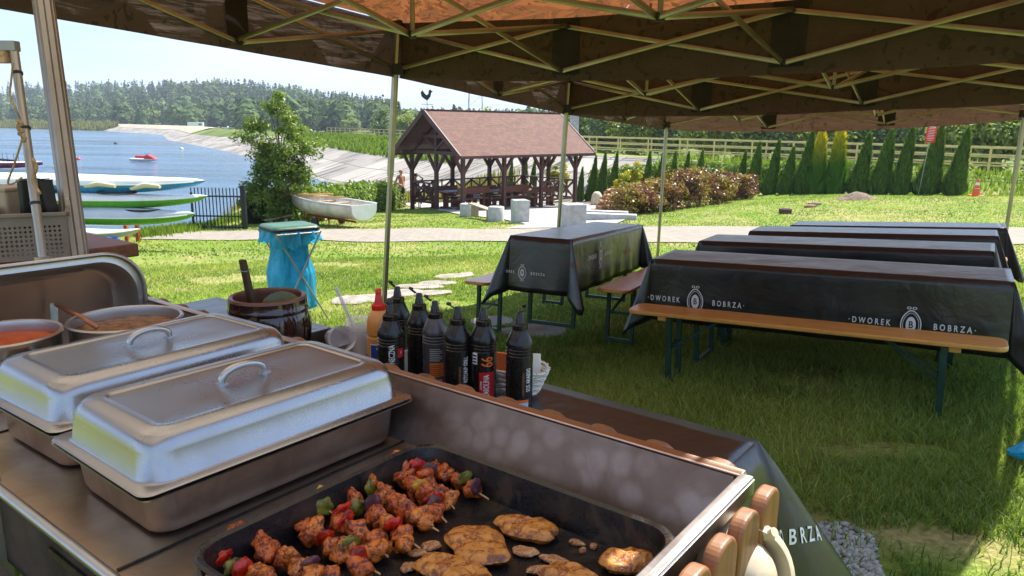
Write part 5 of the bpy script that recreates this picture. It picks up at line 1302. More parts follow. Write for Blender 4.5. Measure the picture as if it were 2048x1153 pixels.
for i, (P0, yaw, sl, lt, lc, key, _) in enumerate(TBL):
    M_ = frame3(P0, yaw, sl, 2.2, .5, .77)
    place(tb, utb, M_.translation, 0, lt, 'folding beer tables on the lawn', rot=M_.to_euler())
    Mc = M_ @ Matrix.Translation((0, 0, .77)); b = cloth_mesh(2.2, .5, .45, .045, i)
    cl = thing('tablecloth', lc, 'tablecloth', Mc.translation, 0, 'black printed oilcloths', rot=Mc.to_euler())
    b.build('sheet', m['cloth'], cl, 50, .002)
    FX = Matrix.Rotation(R(90), 4, 'X')
    def front(u, v, off=.034): # logo on the side facing local -y
        q = plane_hit(u, v, M_, 1, -.262); z = q.z-.77; return Matrix.Translation((q.x, -.262-.012-abs(z)*math.tan(.045)-.010, z)) @ Matrix.Rotation(-.045, 4, 'X') @ FX
    if key == 'front':
        dwo(cl, front(1393, 602)); dwo(cl, front(1822, 648))
        q = Matrix.Translation((1.112+.012+.028, .0, -.33)) @ Matrix.Rotation(R(90), 4, 'Z') @ FX; dwo(cl, q, sc=.6)
    elif key == 'separate':
        q = plane_hit(1048, 545, M_, 0, -1.112); T = Matrix.Translation((-1.112-.012-abs(q.z-.77)*.045-.012, q.y, q.z-.77)) @ Matrix.Rotation(R(-90), 4, 'Z') @ FX; dwo(cl, T, sc=.60)
        dwo(cl, front(1195, 510)); dwo(cl, front(1142, 528) @ Matrix.Translation((.235, 0, 0)), True, parts=('D',)); dwo(cl, front(1252, 503) @ Matrix.Translation((-.235, 0, 0)), True, parts=('B',))
    else:
        for x in (-.55, .55): dwo(cl, Matrix.Translation((x, -.262-.030, -.30)) @ FX)
    # benches on both sides
    dist = {'front': .50, 'separate': .50}.get(key, .52)
    for sd_, nm in ((-1, 'near'), (1, 'far')):
        off = .62 if (key, sd_) == ('front', -1) else dist+.10
        px = {('front', -1): -.01}.get((key, sd_), .03)
        q = M_ @ Vector((px, sd_*off, 0)); q.z = h(q.x, q.y)+(.02 if key != 'front' else .0)
        if (key, sd_) == ('front', -1): q.z = (M_ @ Vector((px, -off, 0))).z+.02
        rr = M_.to_euler()
        side_txt = {'near': 'on the viewer side of', 'far': 'on the far side of'}[nm] if key != 'separate' else {'near': 'on the right side of', 'far': 'on the left side of'}[nm]
        lbn = {'front': 'the nearest clothed table', 'second': 'the second clothed table', 'third': 'the third clothed table', 'farthest': 'the farthest clothed table', 'separate': 'the separate left table'}[key]
        place(bn, ubn, q, 0, 'varnished wooden bench %s %s' % (side_txt, lbn), 'varnished beer benches', rot=rr)

# ================================================================== SERVING TABLE WITH GRILL (local axes: x to the right, y away)
EX = Vector((.796, -.605, 0)); EY = Vector((.605, .796, 0)); GRZ = math.atan2(-.605, .796)
def W3(x, y, z): q = EX*x+EY*y; return Vector((q.x, q.y, z+CAMZ))
def lz(z): return z+CAMZ
# black cloth table behind the grill
M_ = Matrix((EX, EY, Vector((0, 0, 1)))).transposed().to_4x4(); M_.translation = W3(-.519-1.1, 1.345, -.70-.77-.012)
place(tb, utb, M_.translation, 0, 'folding table carrying the sauce bottles behind the grill', 'folding beer tables on the lawn', rot=M_.to_euler())
Mc = M_ @ Matrix.Translation((0, 0, .77)); cl = thing('tablecloth', 'black oilcloth under the sauce bottles, its corner hanging down at the right of the grill', 'tablecloth', Mc.translation, 0, 'black printed oilcloths', rot=Mc.to_euler())
cloth_mesh(2.2, .5, .55, .30, 11).build('sheet', m['cloth'], cl, 50, .002)
sheet = cl.children[0]; _vs = [Mc @ v.co for v in sheet.data.vertices]; _ps = [tuple(p.vertices) for p in sheet.data.polygons]
from mathutils.bvhtree import BVHTree
_bv = BVHTree.FromPolygons(_vs, _ps); _o = Vector((0, 0, CAMZ)); Mci = Mc.inverted()
hitc, nrmc, _, _ = _bv.ray_cast(_o, ray(1580, 1075).normalized())
if hitc:
    tx = _bv.ray_cast(_o, ray(1600, 1072).normalized())[0]; tx = ((tx or hitc+EY*.05)-hitc).normalized()
    nn = nrmc if nrmc.dot(-ray(1580, 1075)) > 0 else -nrmc; tx = (tx-nn*tx.dot(nn)).normalized(); ty = nn.cross(tx)
    if ty.z < 0: ty = -ty
    b = text_mb('BOBRZA\u00b7', .050, sx=.72, space=1.65); out = []
    for (x, y, z) in b.v:
        g_ = hitc+tx*(x+.030)+ty*y; hh_ = _bv.find_nearest(g_); pt = hh_[0]; n2 = hh_[1] if hh_[1].dot(nn) > 0 else -hh_[1]; out.append(Mci @ (pt+n2*.004))
    b.v = out; b.build('lettering', m['white_print'], cl)

def rr_ring(w, d, r, z, n=6, cx=0, cy=0):
    pts = []; r = min(r, w/2-1e-4, d/2-1e-4)
    for sx, sy, a0 in ((1, 1, 0), (-1, 1, 90), (-1, -1, 180), (1, -1, 270)):
        for k in range(n+1): a = R(a0+90*k/n); pts.append(Vector((cx+sx*(w/2-r)+r*math.cos(a), cy+sy*(d/2-r)+r*math.sin(a), z)))
    return pts
def loft(b, rings, cap0=False, cap1=False, mi=0):
    n = len(rings[0]); vs = [v for rg in rings for v in rg]; fs = []
    for i in range(len(rings)-1):
        for k in range(n): fs.append((i*n+k, i*n+(k+1) % n, (i+1)*n+(k+1) % n, (i+1)*n+k))
    if cap0: fs.append(tuple(range(n))[::-1])
    if cap1: fs.append(tuple((len(rings)-1)*n+k for k in range(n)))
    b.add(vs, fs, mi); return b
gr = thing('griddle', 'long steel catering grill with wooden slats around it, holding the pans', 'grill', (0, 0, 0), GRZ)
X0, X1, Y0, Y1 = -2.44, -.345, .388, .985
b = MB(); b.box(((X0+X1)/2, (Y0+Y1)/2+.01, lz(-.612)), (X1-X0, Y1-Y0+.03, .010)); b.build('hot_plate', m['steel_floor'], gr)
b = MB(); b.tube([(X0, Y0, lz(-.610)), (X1, Y0, lz(-.610))], .009, 8); b.build('front_edge', m['steel'], gr, 60)
for x in (-.98, -1.63): b = MB(); b.bar((x, Y0+.01, lz(-.6055)), (x, Y1-.02, lz(-.6055)), .004, .003); b.build('plate_seam', m['enamel'], gr)
b = MB(); b.grid(lambda u, v: Vector((X0+(X1-X0)*u, 945e-3+.055*v, lz(-.607+.105*v))), 20, 4); b.build('rear_wall', m['hammer'], gr, 60)
b = MB(); b.grid(lambda u, v: Vector((X1+.008*v, Y0+(1.0-Y0)*u, lz(-.607+.105*v))), 10, 3); b.build('side_wall', m['hammer'], gr, 60)
b = MB(); b.box(((X0+X1)/2, 1.012, lz(-.5)), (X1-X0+.02, .022, .006), ch=.002); b.bar((X0, 1.022, lz(-.513)), (X1+.01, 1.022, lz(-.513)), .003, .022); b.build('rear_rim', steel('warm_rim_steel', (.58, .42, .34), .3, .4), gr)
b = MB(); b.box((X1+.016, (Y0+1.0)/2, lz(-.5)), (.020, 1.0-Y0+.02, .006), ch=.002); b.bar((X1+.026, Y0, lz(-.513)), (X1+.026, 1.01, lz(-.513)), .003, .022); b.build('side_rim', m['steel'], gr)
def slat(b, c, ax, w=.072, t=.022, z0=-.74, z1=-.498):
    n = 8; r = w*.42; poly = [(-w/2, lz(z0)), (w/2, lz(z0))]
    for k in range(n+1): a = math.pi/2*k/n; poly.append((w/2-r+r*math.cos(a), lz(z1)-r+r*math.sin(a)))
    for k in range(n+1): a = math.pi/2+math.pi/2*k/n; poly.append((-w/2+r+r*math.cos(a), lz(z1)-r+r*math.sin(a)))
    if ax == 'y': T = Matrix(((0, 0, 1, c[0]), (1, 0, 0, c[1]), (0, 1, 0, 0), (0, 0, 0, 1)))
    else: T = Matrix(((1, 0, 0, c[0]), (0, 0, -1, c[1]), (0, 1, 0, 0), (0, 0, 0, 1)))
    b.prism(poly, -t/2, t/2, T=T)
def bev(o, w_=.004, s=2):
    md = o.modifiers.new('bev', 'BEVEL'); md.width = w_; md.segments = s; md.limit_method = 'ANGLE'; md.angle_limit = R(40); return o
y = .985
while y > .36:
    b = MB(); slat(b, (X1+.052, y), 'y'); bev(b.build('wooden_slat', m['terra'], gr), .005, 3); y -= .0825
x = X1-.04
while x > X0+.05:
    b = MB(); slat(b, (x, 1.043), 'x', z1=-.503, w=.070); bev(b.build('wooden_slat', m['terra'], gr), .005, 3); x -= .105
b = MB(); b.box(((X0+X1)/2, Y0+.012, lz(-.69)), (X1-X0, .012, .14)); b.build('front_panel', plain('dark_panel', (.055, .040, .034), .75, 0, .4, 9, .2, 40, spec=.2), gr)  # dark matte panel below the plate edge
for k in range(5):
    b = MB(); b.box((X1-.42-.36*k, Y0+.004, lz(-.655)), (.14, .006, .012)); b.build('slot', m['enamel'], gr)
for x in (-.82, -.78, -1.5, -1.46): b = MB(); b.box((x, Y0-.004, lz(-.66)), (.022, .012, .05), ch=.002); b.build('clip', m['steel'], gr)
b = MB(); b.bar((X0, Y0-.02, lz(-.76)), (X1, Y0-.02, lz(-.76)), .02, .02); b.bar((X0, Y1, lz(-.76)), (X1, Y1, lz(-.76)), .02, .02); b.build('stand_rail', m['steel_dirty'], gr)
for x in (X0+.08, -1.42, X1-.1):
    for y in (Y0, Y1): b = MB(); b.bar((x, y, 0.02), (x, y, lz(-.6)), .028); b.build('stand_leg', m['alu'], gr)
b = MB(); b.bar((-1.42, Y0, .15), (-.6, Y0+.1, .68), .018, .025); b.bar((-1.42, Y0, .68), (-2.2, Y0+.1, .2), .018, .025); b.bar((-1.15, Y0-.03, .45), (-1.0, Y0+.05, .75), .03); b.build('brace', m['plank'], gr)
b = MB(); b.box((-1.16, Y0-.012, lz(-.79)), (.05, .004, .04)); b.build('yellow_tag', m['yellow'], gr)
b = MB(); b.box((-1.15, .66, .30), (1.0, .34, .52), ch=.05); b.tube([(-1.0, .66, .55), (-1.05, .55, .66), (-1.2, .45, .7)], .012, 6); o = b.build('shade_fill_box', m['black_matte'], None, 60); o.location = W3(0, 0, -CAMZ); o.rotation_euler.z = GRZ; tag(o, 'dark box with hose, enlarged to stand in for shade under the grill', 'dark box')  # dark box enlarged to fill in the shade below the plate

def lobj(name, b, mat, parent, sm=50): return b.build(name, mat, parent, sm)
def gn_pan(label, cx, cy, rz=0, group='covered steel food pans on the grill'):
    t = thing('food_pan', label, 'food pan', W3(cx, cy, -.605), GRZ+rz, group)
    w_, d_ = .325, .53
    b = MB(); rg = [rr_ring(w_, d_, .018, .0805), rr_ring(w_, d_, .018, .0825), rr_ring(w_-.012, d_-.012, .02, .084), rr_ring(w_-.036, d_-.036, .03, .0825), rr_ring(w_-.044, d_-.044, .035, .077), rr_ring(w_-.056, d_-.056, .035, .014), rr_ring(w_-.064, d_-.064, .035, .004), rr_ring(w_-.085, d_-.085, .03, .001)]
    loft(b, rg, False, True); lobj('pan', b, m['steel_dirty'], t, 35)
    b = MB(); z = .088
    rg = [rr_ring(w_-.004, d_-.004, .02, z-.002), rr_ring(w_, d_, .02, z), rr_ring(w_-.006, d_-.006, .022, z+.0025), rr_ring(w_-.030, d_-.030, .035, z+.002), rr_ring(w_-.036, d_-.036, .04, z+.006),
          rr_ring(w_-.044, d_-.044, .042, z+.046), rr_ring(w_-.049, d_-.049, .044, z+.056), rr_ring(w_-.058, d_-.058, .044, z+.064), rr_ring(w_-.072, d_-.072, .04, z+.0695), rr_ring(w_-.110, d_-.110, .032, z+.0725), rr_ring(w_-.130, d_-.130, .02, z+.0730), rr_ring(w_-.134, d_-.134, .018, z+.0710), rr_ring(w_-.142, d_-.142, .015, z+.0705), rr_ring(.08, .24, .015, z+.0715)]
    loft(b, rg, False, True); ld = lobj('lid', b, m['steel_lid'], t, 60)
    pts = []
    for k in range(13):
        a = math.pi*k/12; pts.append((0, -.043*math.cos(a), z+.071+.026*math.sin(a)**.7))
    b = MB(); b.tube(pts, [.0045]+[.0065]*11+[.0045], 10); b.box((0, -.043, z+.0725), (.014, .018, .003)); b.box((0, .043, z+.0725), (.014, .018, .003)); lobj('handle', b, m['steel'], ld)
    return t
gn_pan('closed steel food pan nearest the viewer, right beside the black tray', -1.135, .707, R(-1))
gn_pan('second closed steel food pan, between the nearest one and the pots', -1.482, .716, R(1.5))
# black tray
tr_ = thing('roasting_tray', 'black enamel roasting tray holding the skewers and steaks', 'tray', W3(-.606, .648, -.602), GRZ)
b = MB(); w_, d_ = .495, .455
rg = [rr_ring(w_-.004, d_-.004, .05, .056, 8), rr_ring(w_, d_, .05, .060, 8), rr_ring(w_-.008, d_-.008, .05, .063, 8), rr_ring(w_-.022, d_-.022, .045, .060, 8), rr_ring(w_-.036, d_-.036, .045, .024, 8), rr_ring(w_-.044, d_-.044, .04, .008, 8), rr_ring(w_-.070, d_-.070, .035, .005, 8), rr_ring(w_-.12, d_-.12, .03, .005, 8)]
loft(b, rg, False, True); lobj('pan', b, m['enamel'], tr_, 50)
b = MB(); b.tube([(-.20, -.225, .054), (-.16, -.245, .050), (-.12, -.245, .050), (-.08, -.225, .054)], .006, 8); b.build('handle', m['enamel'], tr_, 60)
TRZ = -.602+.006
def tray_xy(u, v, z=TRZ+.018): q = PZ(u, v, z+CAMZ); return q
# --- lumpy food pieces
ICO_V, ICO_F = ico(3)
def lump(b, c, s, rot, rough=.22, mi=0, sub=None):
    sd = Vector((rng.random()*9, rng.random()*9, rng.random()*9)); vs = []
    for v in ICO_V:
        p = Vector(v); n_ = noise.noise(p*1.3+sd)*rough*1.7+noise.noise(p*3.4+sd)*rough*.6+noise.noise(p*9+sd)*rough*.18
        p = p*(1+n_); p = Vector((p.x*s[0], p.y*s[1], p.z*s[2])); vs.append(rot @ p+Vector(c))
    b.add(vs, [tuple(f) for f in ICO_F], mi)
def rnd_rot(): return Matrix.Rotation(rng.uniform(0, 6.28), 3, 'Z') @ Matrix.Rotation(rng.uniform(-.8, .8), 3, 'X') @ Matrix.Rotation(rng.uniform(-.8, .8), 3, 'Y')
SK = [((424, 1122), (560, 1185), 'skewer at the lower left corner of the tray, cut by the picture edge'),
      ((474, 1064), (668, 1168), 'long skewer with its tip over the left tray wall, second from the lower left'),
      ((572, 1044), (748, 1142), 'skewer with a big red and yellow pepper piece, third from the lower left'),
      ((634, 1003), (766, 1106), 'skewer in the middle of the heap with red pepper near its upper end'),
      ((704, 1000), (830, 1090), 'skewer crossing the middle of the tray, just below the dark onion one'),
      ((720, 968), (866, 1056), 'skewer with flat red pepper on top, left of the rear pair'),
      ((783, 925), (886, 1037), 'slanting skewer at the rear, left one of the three rear skewers'),
      ((820, 917), (902, 1010), 'middle one of the three skewers at the rear of the tray'),
      ((836, 908), (968, 993), 'rearmost skewer, its tip pointing to the rear tray wall')]
for i, (pa, pb_, lb) in enumerate(SK):
    A = tray_xy(*pa, TRZ+.020+.005*(i % 2)); B_ = tray_xy(*pb_, TRZ+.014); L_ = (B_-A).length; c = (A+B_)/2; dr = (B_-A).normalized()
    root = thing('meat_skewer', lb, 'skewer', c, 0, 'grilled chicken skewers in the black tray')
    MB().tube([A-dr*.012-c, B_+dr*.012-c], .0014, 6).build('stick', m['stick'], root)
    n_ = max(6, int(L_/.0175)); rt = dr.to_track_quat('X', 'Z').to_matrix()
    for k in range(n_):
        t_ = (k+.6)/(n_+.2); p = A.lerp(B_, t_)-c+Vector((rng.normal(0, .0045), rng.normal(0, .0045), .000+.004*rng.random()))
        r_ = rng.random()
        if r_ < .76:
            b = MB(); lump(b, p, (.0140*rng.uniform(.8, 1.2), .0165*rng.uniform(.7, 1.3), .0135*rng.uniform(.85, 1.15)), rt @ Matrix.Rotation(rng.uniform(0, 6), 3, 'X') @ Matrix.Rotation(rng.uniform(-.4, .4), 3, 'Z'), .30)
            b.build('chicken_piece', m['chicken'] if rng.random() < .6 else m['chicken2'], root, 80)
        else:
            mt, nm = (('pepper_red', 'pepper_piece') if r_ < .87 else ('pepper_yellow', 'pepper_piece') if r_ < .91 else ('pepper_green', 'pepper_piece') if r_ < .945 else ('onion', 'onion_piece'))
            b = MB(); lump(b, p+Vector((0, 0, .006)), (.0050, .0135, .0155), rt @ Matrix.Rotation(rng.uniform(0, 6), 3, 'X') @ Matrix.Rotation(rng.uniform(-.5, .5), 3, 'Z'), .25); b.build(nm, m[mt], root, 80)
def steak(u, v, rx, ry, rz, lb, mt='steak', th=.010, name='pork_steak', cat='steak', grp='grilled steaks in the black tray'):
    q = tray_xy(u, v, TRZ+th); b = MB(); sd = Vector((rng.random()*9, rng.random()*9, 0)); NA, NR = 40, 9
    def rad(a): return 1+.22*noise.noise(Vector((math.cos(a)*1.2, math.sin(a)*1.2, 0))+sd)*1.6+.06*noise.noise(Vector((math.cos(a)*5, math.sin(a)*5, 3))+sd)
    def f(a, c, s):
        th_ = a*2*math.pi; r = rad(th_)*c; x, y = rx*r*math.cos(th_), ry*r*math.sin(th_)
        e = (1-c**5)**.5 if c < 1 else 0
        return Vector((x, y, s*th*e*(1+.5*noise.noise(Vector((x*55, y*55, 0))+sd)+.25*noise.noise(Vector((x*160, y*160, 5))+sd))))
    b.grid(lambda a, c: f(a, c, 1), NA, NR); b.grid(lambda a, c: f(a, c, -1), NA, NR)
    o = b.build(name, m[mt], None, 80); o.location = q; o.rotation_euler.z = rz; return tag(o, lb, cat, grp)
steak(1055, 1056, .049, .030, -.35, 'thick browned steak farthest back in the tray, right of the skewers')
steak(955, 1092, .050, .040, -.9, 'large round golden steak in the middle of the tray')
steak(905, 1143, .058, .030, -.5, 'golden steak below the large round one at the lower picture edge')
steak(1252, 1122, .040, .028, .3, 'steak lying against the right side wall of the tray')
steak(1140, 1152, .040, .022, -.4, 'dark charred steak at the lower edge between two lighter ones')
G2 = 'small fried scraps in the black tray'
for (u, v, rx, ry, rz, lb) in [(1050, 1104, .020, .012, -.3, 'pale flat scrap just below the rear steak'), (1112, 1122, .022, .012, -.6, 'pale ragged scrap right of the round steak'), (1154, 1086, .013, .005, -.4, 'longest of the three tiny crumbs near the rear steak'), (1187, 1093, .006, .005, 0, 'round tiny crumb, the right one of three'), (1166, 1101, .005, .004, .3, 'tiniest crumb, the lowest of three'), (862, 1092, .016, .012, .8, 'crumbly scrap left of the round steak'), (835, 1107, .014, .008, .2, 'crumbly scrap at the ends of the skewers'), (1075, 1140, .018, .008, .2, 'brown scrap beside the charred steak'), (815, 1135, .012, .010, 1, 'small scrap at the lower edge below the skewers')]:
    steak(u, v, rx, ry, rz, lb, 'scrap', .0035, 'fried_scrap', 'scrap', G2)
# --- soup pots
def pot(label, x, y, r, z1, soup, gname):
    t = thing('soup_pot', label, 'pot', W3(x, y, -.605), GRZ, 'open steel soup pots on the grill'); H_ = z1+.605
    lobj('body', MB().lathe([(0, .0), (r-.01, .0), (r, .008), (r, H_-.012), (r+.004, H_-.006), (r+.007, H_-.001), (r+.004, H_+.003), (r-.002, H_+.001), (r-.004, H_-.01), (r-.004, H_-.045), (0, H_-.045)], 56), m['steel'], t, 40)
    lobj(gname, MB().grid(lambda a, c: Vector(((r-.005)*c*math.cos(a*6.2832), (r-.005)*c*math.sin(a*6.2832), H_-.024+.002*noise.noise(Vector((c*20*math.cos(a*6.28), c*20*math.sin(a*6.28), 2)))))   , 56, 14), m[soup], t, 80)
    for s in (-1, 1):
        b = MB(); b.tube([(s*(r-.002), -.035, H_-.035), (s*(r+.03), -.03, H_-.03), (s*(r+.03), .03, H_-.03), (s*(r-.002), .035, H_-.035)], .005, 8); lobj('handle', b, m['steel'], t)
    return t
pot('wide steel pot of thick brownish soup, the right one of two, ladle on its rim', -1.79, .812, .122, -.468, 'soup', 'soup')
pot('steel pot of red tomato soup at the left picture edge', -1.872, .575, .116, -.470, 'tomato', 'soup')
ld = thing('ladle', 'steel ladle with hooked handle resting on the rim of the right soup pot', 'ladle', PZ(168, 640, lz(-.46)))
e = D(108, 612, 1.98)-ld.location; mdp = D(135, 622, 1.93)-ld.location
b = MB(); b.tube([Vector((.03, 0, -.02)), Vector((0, 0, .004)), mdp, e+Vector((.006, 0, .004))], .006, 8); b.build('shaft', plain('rusty_handle', (.40, .16, .07), .35, .4), ld, 60)
b = MB(); b.bar(e+Vector((0, 0, .008)), e+Vector((.005, -.015, -.085)), .022, .006, ch=.002); b.build('hook', m['steel'], ld)
# --- roll-top cover standing on edge at the left end
rt_ = thing('pan_cover', 'large curved steel cover standing open at the left end of the grill', 'cover', W3(-2.09, .70, -.604), GRZ)
TT = Matrix(((0, 0, -1, 0), (-1, 0, 0, 0), (0, 1, 0, .0), (0, 0, 0, 1)))
def cov(w_, hgt, r, dep, n=10):
    pts = [Vector((w_/2, 0, dep))]
    for k in range(n+1): a = math.pi/2*k/n; pts.append(Vector((w_/2-r+r*math.cos(a), hgt-r+r*math.sin(a), dep)))
    for k in range(n+1): a = math.pi/2+math.pi/2*k/n; pts.append(Vector((-w_/2+r+r*math.cos(a), hgt-r+r*math.sin(a), dep)))
    pts.append(Vector((-w_/2, 0, dep))); return pts
rg = [cov(.60, .250, .11, -.022), cov(.60, .250, .11, -.018), cov(.585, .243, .105, -.016), cov(.56, .230, .10, -.02), cov(.545, .221, .095, 0), cov(.53, .211, .09, .05), cov(.50, .195, .08, .07)]
b = MB(); n_ = len(rg[0]); vs = [TT @ v for q in rg for v in q]; fs = [(i*n_+k, i*n_+k+1, (i+1)*n_+k+1, (i+1)*n_+k) for i in range(len(rg)-1) for k in range(n_-1)]; fs.append(tuple((len(rg)-1)*n_+k for k in range(n_))); b.add(vs, fs)
lobj('shell', b, m['steel'], rt_, 50)
b = MB(); b.tube([TT @ (v+Vector((0, 0, -.002))) for v in rg[1]], .006, 8); lobj('rim', b, m['steel'], rt_)
# --- stoneware crock with tongs
ck = thing('stoneware_crock', 'dark brown glazed barrel shaped crock on the cloth behind the pans', 'crock', W3(-1.815, 1.225, -.70), GRZ); ck.scale = (1.12, 1.12, 1.04)
lobj('body', MB().lathe([(0, 0), (.078, 0), (.086, .006), (.095, .04), (.103, .09), (.105, .12), (.102, .15), (.098, .163), (.101, .166), (.102, .172), (.100, .176), (.0985, .19), (.098, .198)], 56), m['ceramic'], ck, 50)
lobj('rim', MB().lathe([(.098, .198), (.096, .204), (.090, .206), (.085, .203), (.083, .19), (.088, .15), (.085, .06), (0, .05)], 56), m['ceramic_rim'], ck, 50)
b = MB(); 
for k in range(18):
    a = 2*math.pi*k/18; pts = [(r_*math.cos(a), r_*math.sin(a), z_) for r_, z_ in ((.0955, .03), (.1035, .08), (.1058, .115), (.1030, .15))]; b.tube(pts, .0016, 5)
lobj('stave_lines', b, m['ceramic'], ck)
for a in (R(-55), R(125)):
    b = MB(); c, s = math.cos(a), math.sin(a); b.tube([(.10*c, .10*s, .155), (.128*c, .128*s, .150), (.133*c, .133*s, .125), (.122*c, .122*s, .10), (.10*c, .10*s, .098)], [.016, .017, .017, .015, .012], 12); lobj('ear', b, m['ceramic'], ck)
tg = thing('wooden_tongs', 'dark wooden tongs tied with wire standing in the crock', 'tongs', W3(-1.85, 1.20, -.62), GRZ)
for s in (0, 1):
    b = MB(); b.bar((s*.022+.01, 0, 0), (-.03+s*.010, -.01, .235), .015, .012, ch=.003); b.build('arm', plain('burnt_wood', (.05, .025, .015), .6, 0, .3, 30), tg)
b = MB(); b.tube([(-.038, -.020, .205), (-.005, -.020, .203), (-.005, .004, .205), (-.036, .004, .207)], .0012, 5); b.build('wire', m['steel'], tg)
o = MB().lathe([(0, .0), (.035, .004), (.052, .018), (.056, .028), (.053, .030), (.03, .012), (0, .008)], 32).build('strainer_bowl', plain('olive_bowl', (.10, .11, .03), .25, 0, .3, 8), None, 50); o.location = W3(-1.785, 1.25, -.538); o.rotation_euler = (R(38), R(12), 0); tag(o, 'olive green scoop lying inside the crock', 'scoop')

# --- sauce bottles
def patch(parent, mat, r, a0, a1, z0, z1, name='label', n=14):
    b = MB(); b.grid(lambda u, v: Vector((r*math.cos(R(a0+(a1-a0)*u)), r*math.sin(R(a0+(a1-a0)*u)), z0+(z1-z0)*v)), n, 2); return b.build(name, mat, parent, 60)
def wrap_text(parent, txt, size, ang, zc, r, mat, vertical=True, sx=.62, space=1.0):
    b = text_mb(txt, size, sx=sx, space=space); vs = []
    for (x, y, z) in b.v:
        if vertical: x, y = -y, x
        a = R(ang)+x/r; vs.append((r*math.cos(a), r*math.sin(a), zc+y))
    b.v = vs; return b.build('lettering', mat, parent)
def bottle(label, x, y, kind, cam_ang, lid=True, capmat=None, H_=.250, open_dir=130, rr=.0335):
    root = thing('sauce_bottle', label, 'bottle', W3(x, y, -.70+.0125), 0, 'squeeze sauce bottles in a row behind the grill')
    body = {'black': 'black_plastic', 'grey': 'grey_bottle', 'orange': 'orange_bottle'}[kind]; cap = capmat or 'black_plastic'; r = rr
    if kind == 'orange': pf = [(0, 0), (r-.002, 0), (r, .004), (r, .125), (r-.002, .128), (r-.002, .132), (r, .135), (r, .150), (r*.98, .165), (r*.86, .183), (r*.66, .196), (r*.5, .202), (r*.5, .206), (0, .206)]
    else: pf = [(0, 0), (r-.002, 0), (r, .004), (r, .138), (r-.003, .141), (r, .144), (r, .146), (r-.003, .149), (r, .152), (r, .154), (r-.003, .157), (r, .160), (r, .168), (r*.93, .174), (r*.60, .200), (r*.52, .203), (r*.52, .206), (0, .206)]
    lobj('body', MB().lathe(pf, 40), m[body], root, 25)
    cp = lobj('cap', MB().lathe([(r*.57, .200), (r*.58, .203), (r*.58, .213), (r*.50, .216), (r*.36, .217), (r*.33, .222), (r*.24, .243), (r*.20, .245), (0, .245)], 28), m[cap], root, 30)
    if kind != 'orange' or 1:
        b = MB(); a = R(open_dir)
        if lid:
            c, s = math.cos(a), math.sin(a); q = Vector((r*.28*c, r*.28*s, .244)); e = q+Vector((c*.020, s*.020, .013))
            b.bar(q, e, .009, .003, ch=.001); b.tube([e-Vector((c*.010, s*.010, .006))+Vector((0, 0, .003)), e], [.005, .0035], 8)
        else: b.lathe([(r*.26, .243), (r*.26, .254), (r*.18, .257), (0, .257)], 16)
        lobj('flip_lid', b, m[cap], cp)
    return root, cam_ang, r
def cam_angle(x, y):                 # direction from the bottle to the viewer
    q = W3(x, y, 0); return math.degrees(math.atan2(-q.y, -q.x))
BT = [('orange', -1.449, 1.317, 'orange bottle with red cap and dark blue label at the left end of the row'), ('sun', -1.344, 1.259, 'black bottle with white vertical lettering and a red tag, left end of the black ones'),
      ('plain1', -1.469, 1.405, 'black bottle half hidden behind the leftmost ones, lid flipped to the left'), ('plain2', -1.366, 1.386, 'black unlettered looking bottle, third black one, lid flipped open'),
      ('grey', -1.272, 1.348, 'smoky grey see-through bottle with orange printed block'), ('ketchup', -1.186, 1.338, 'black ketchup bottle right of the grey one'),
      ('hot', -1.130, 1.371, 'black bottle with orange numerals and a red flame label'), ('arab', -1.037, 1.398, 'black bottle standing apart at the right end of the row')]
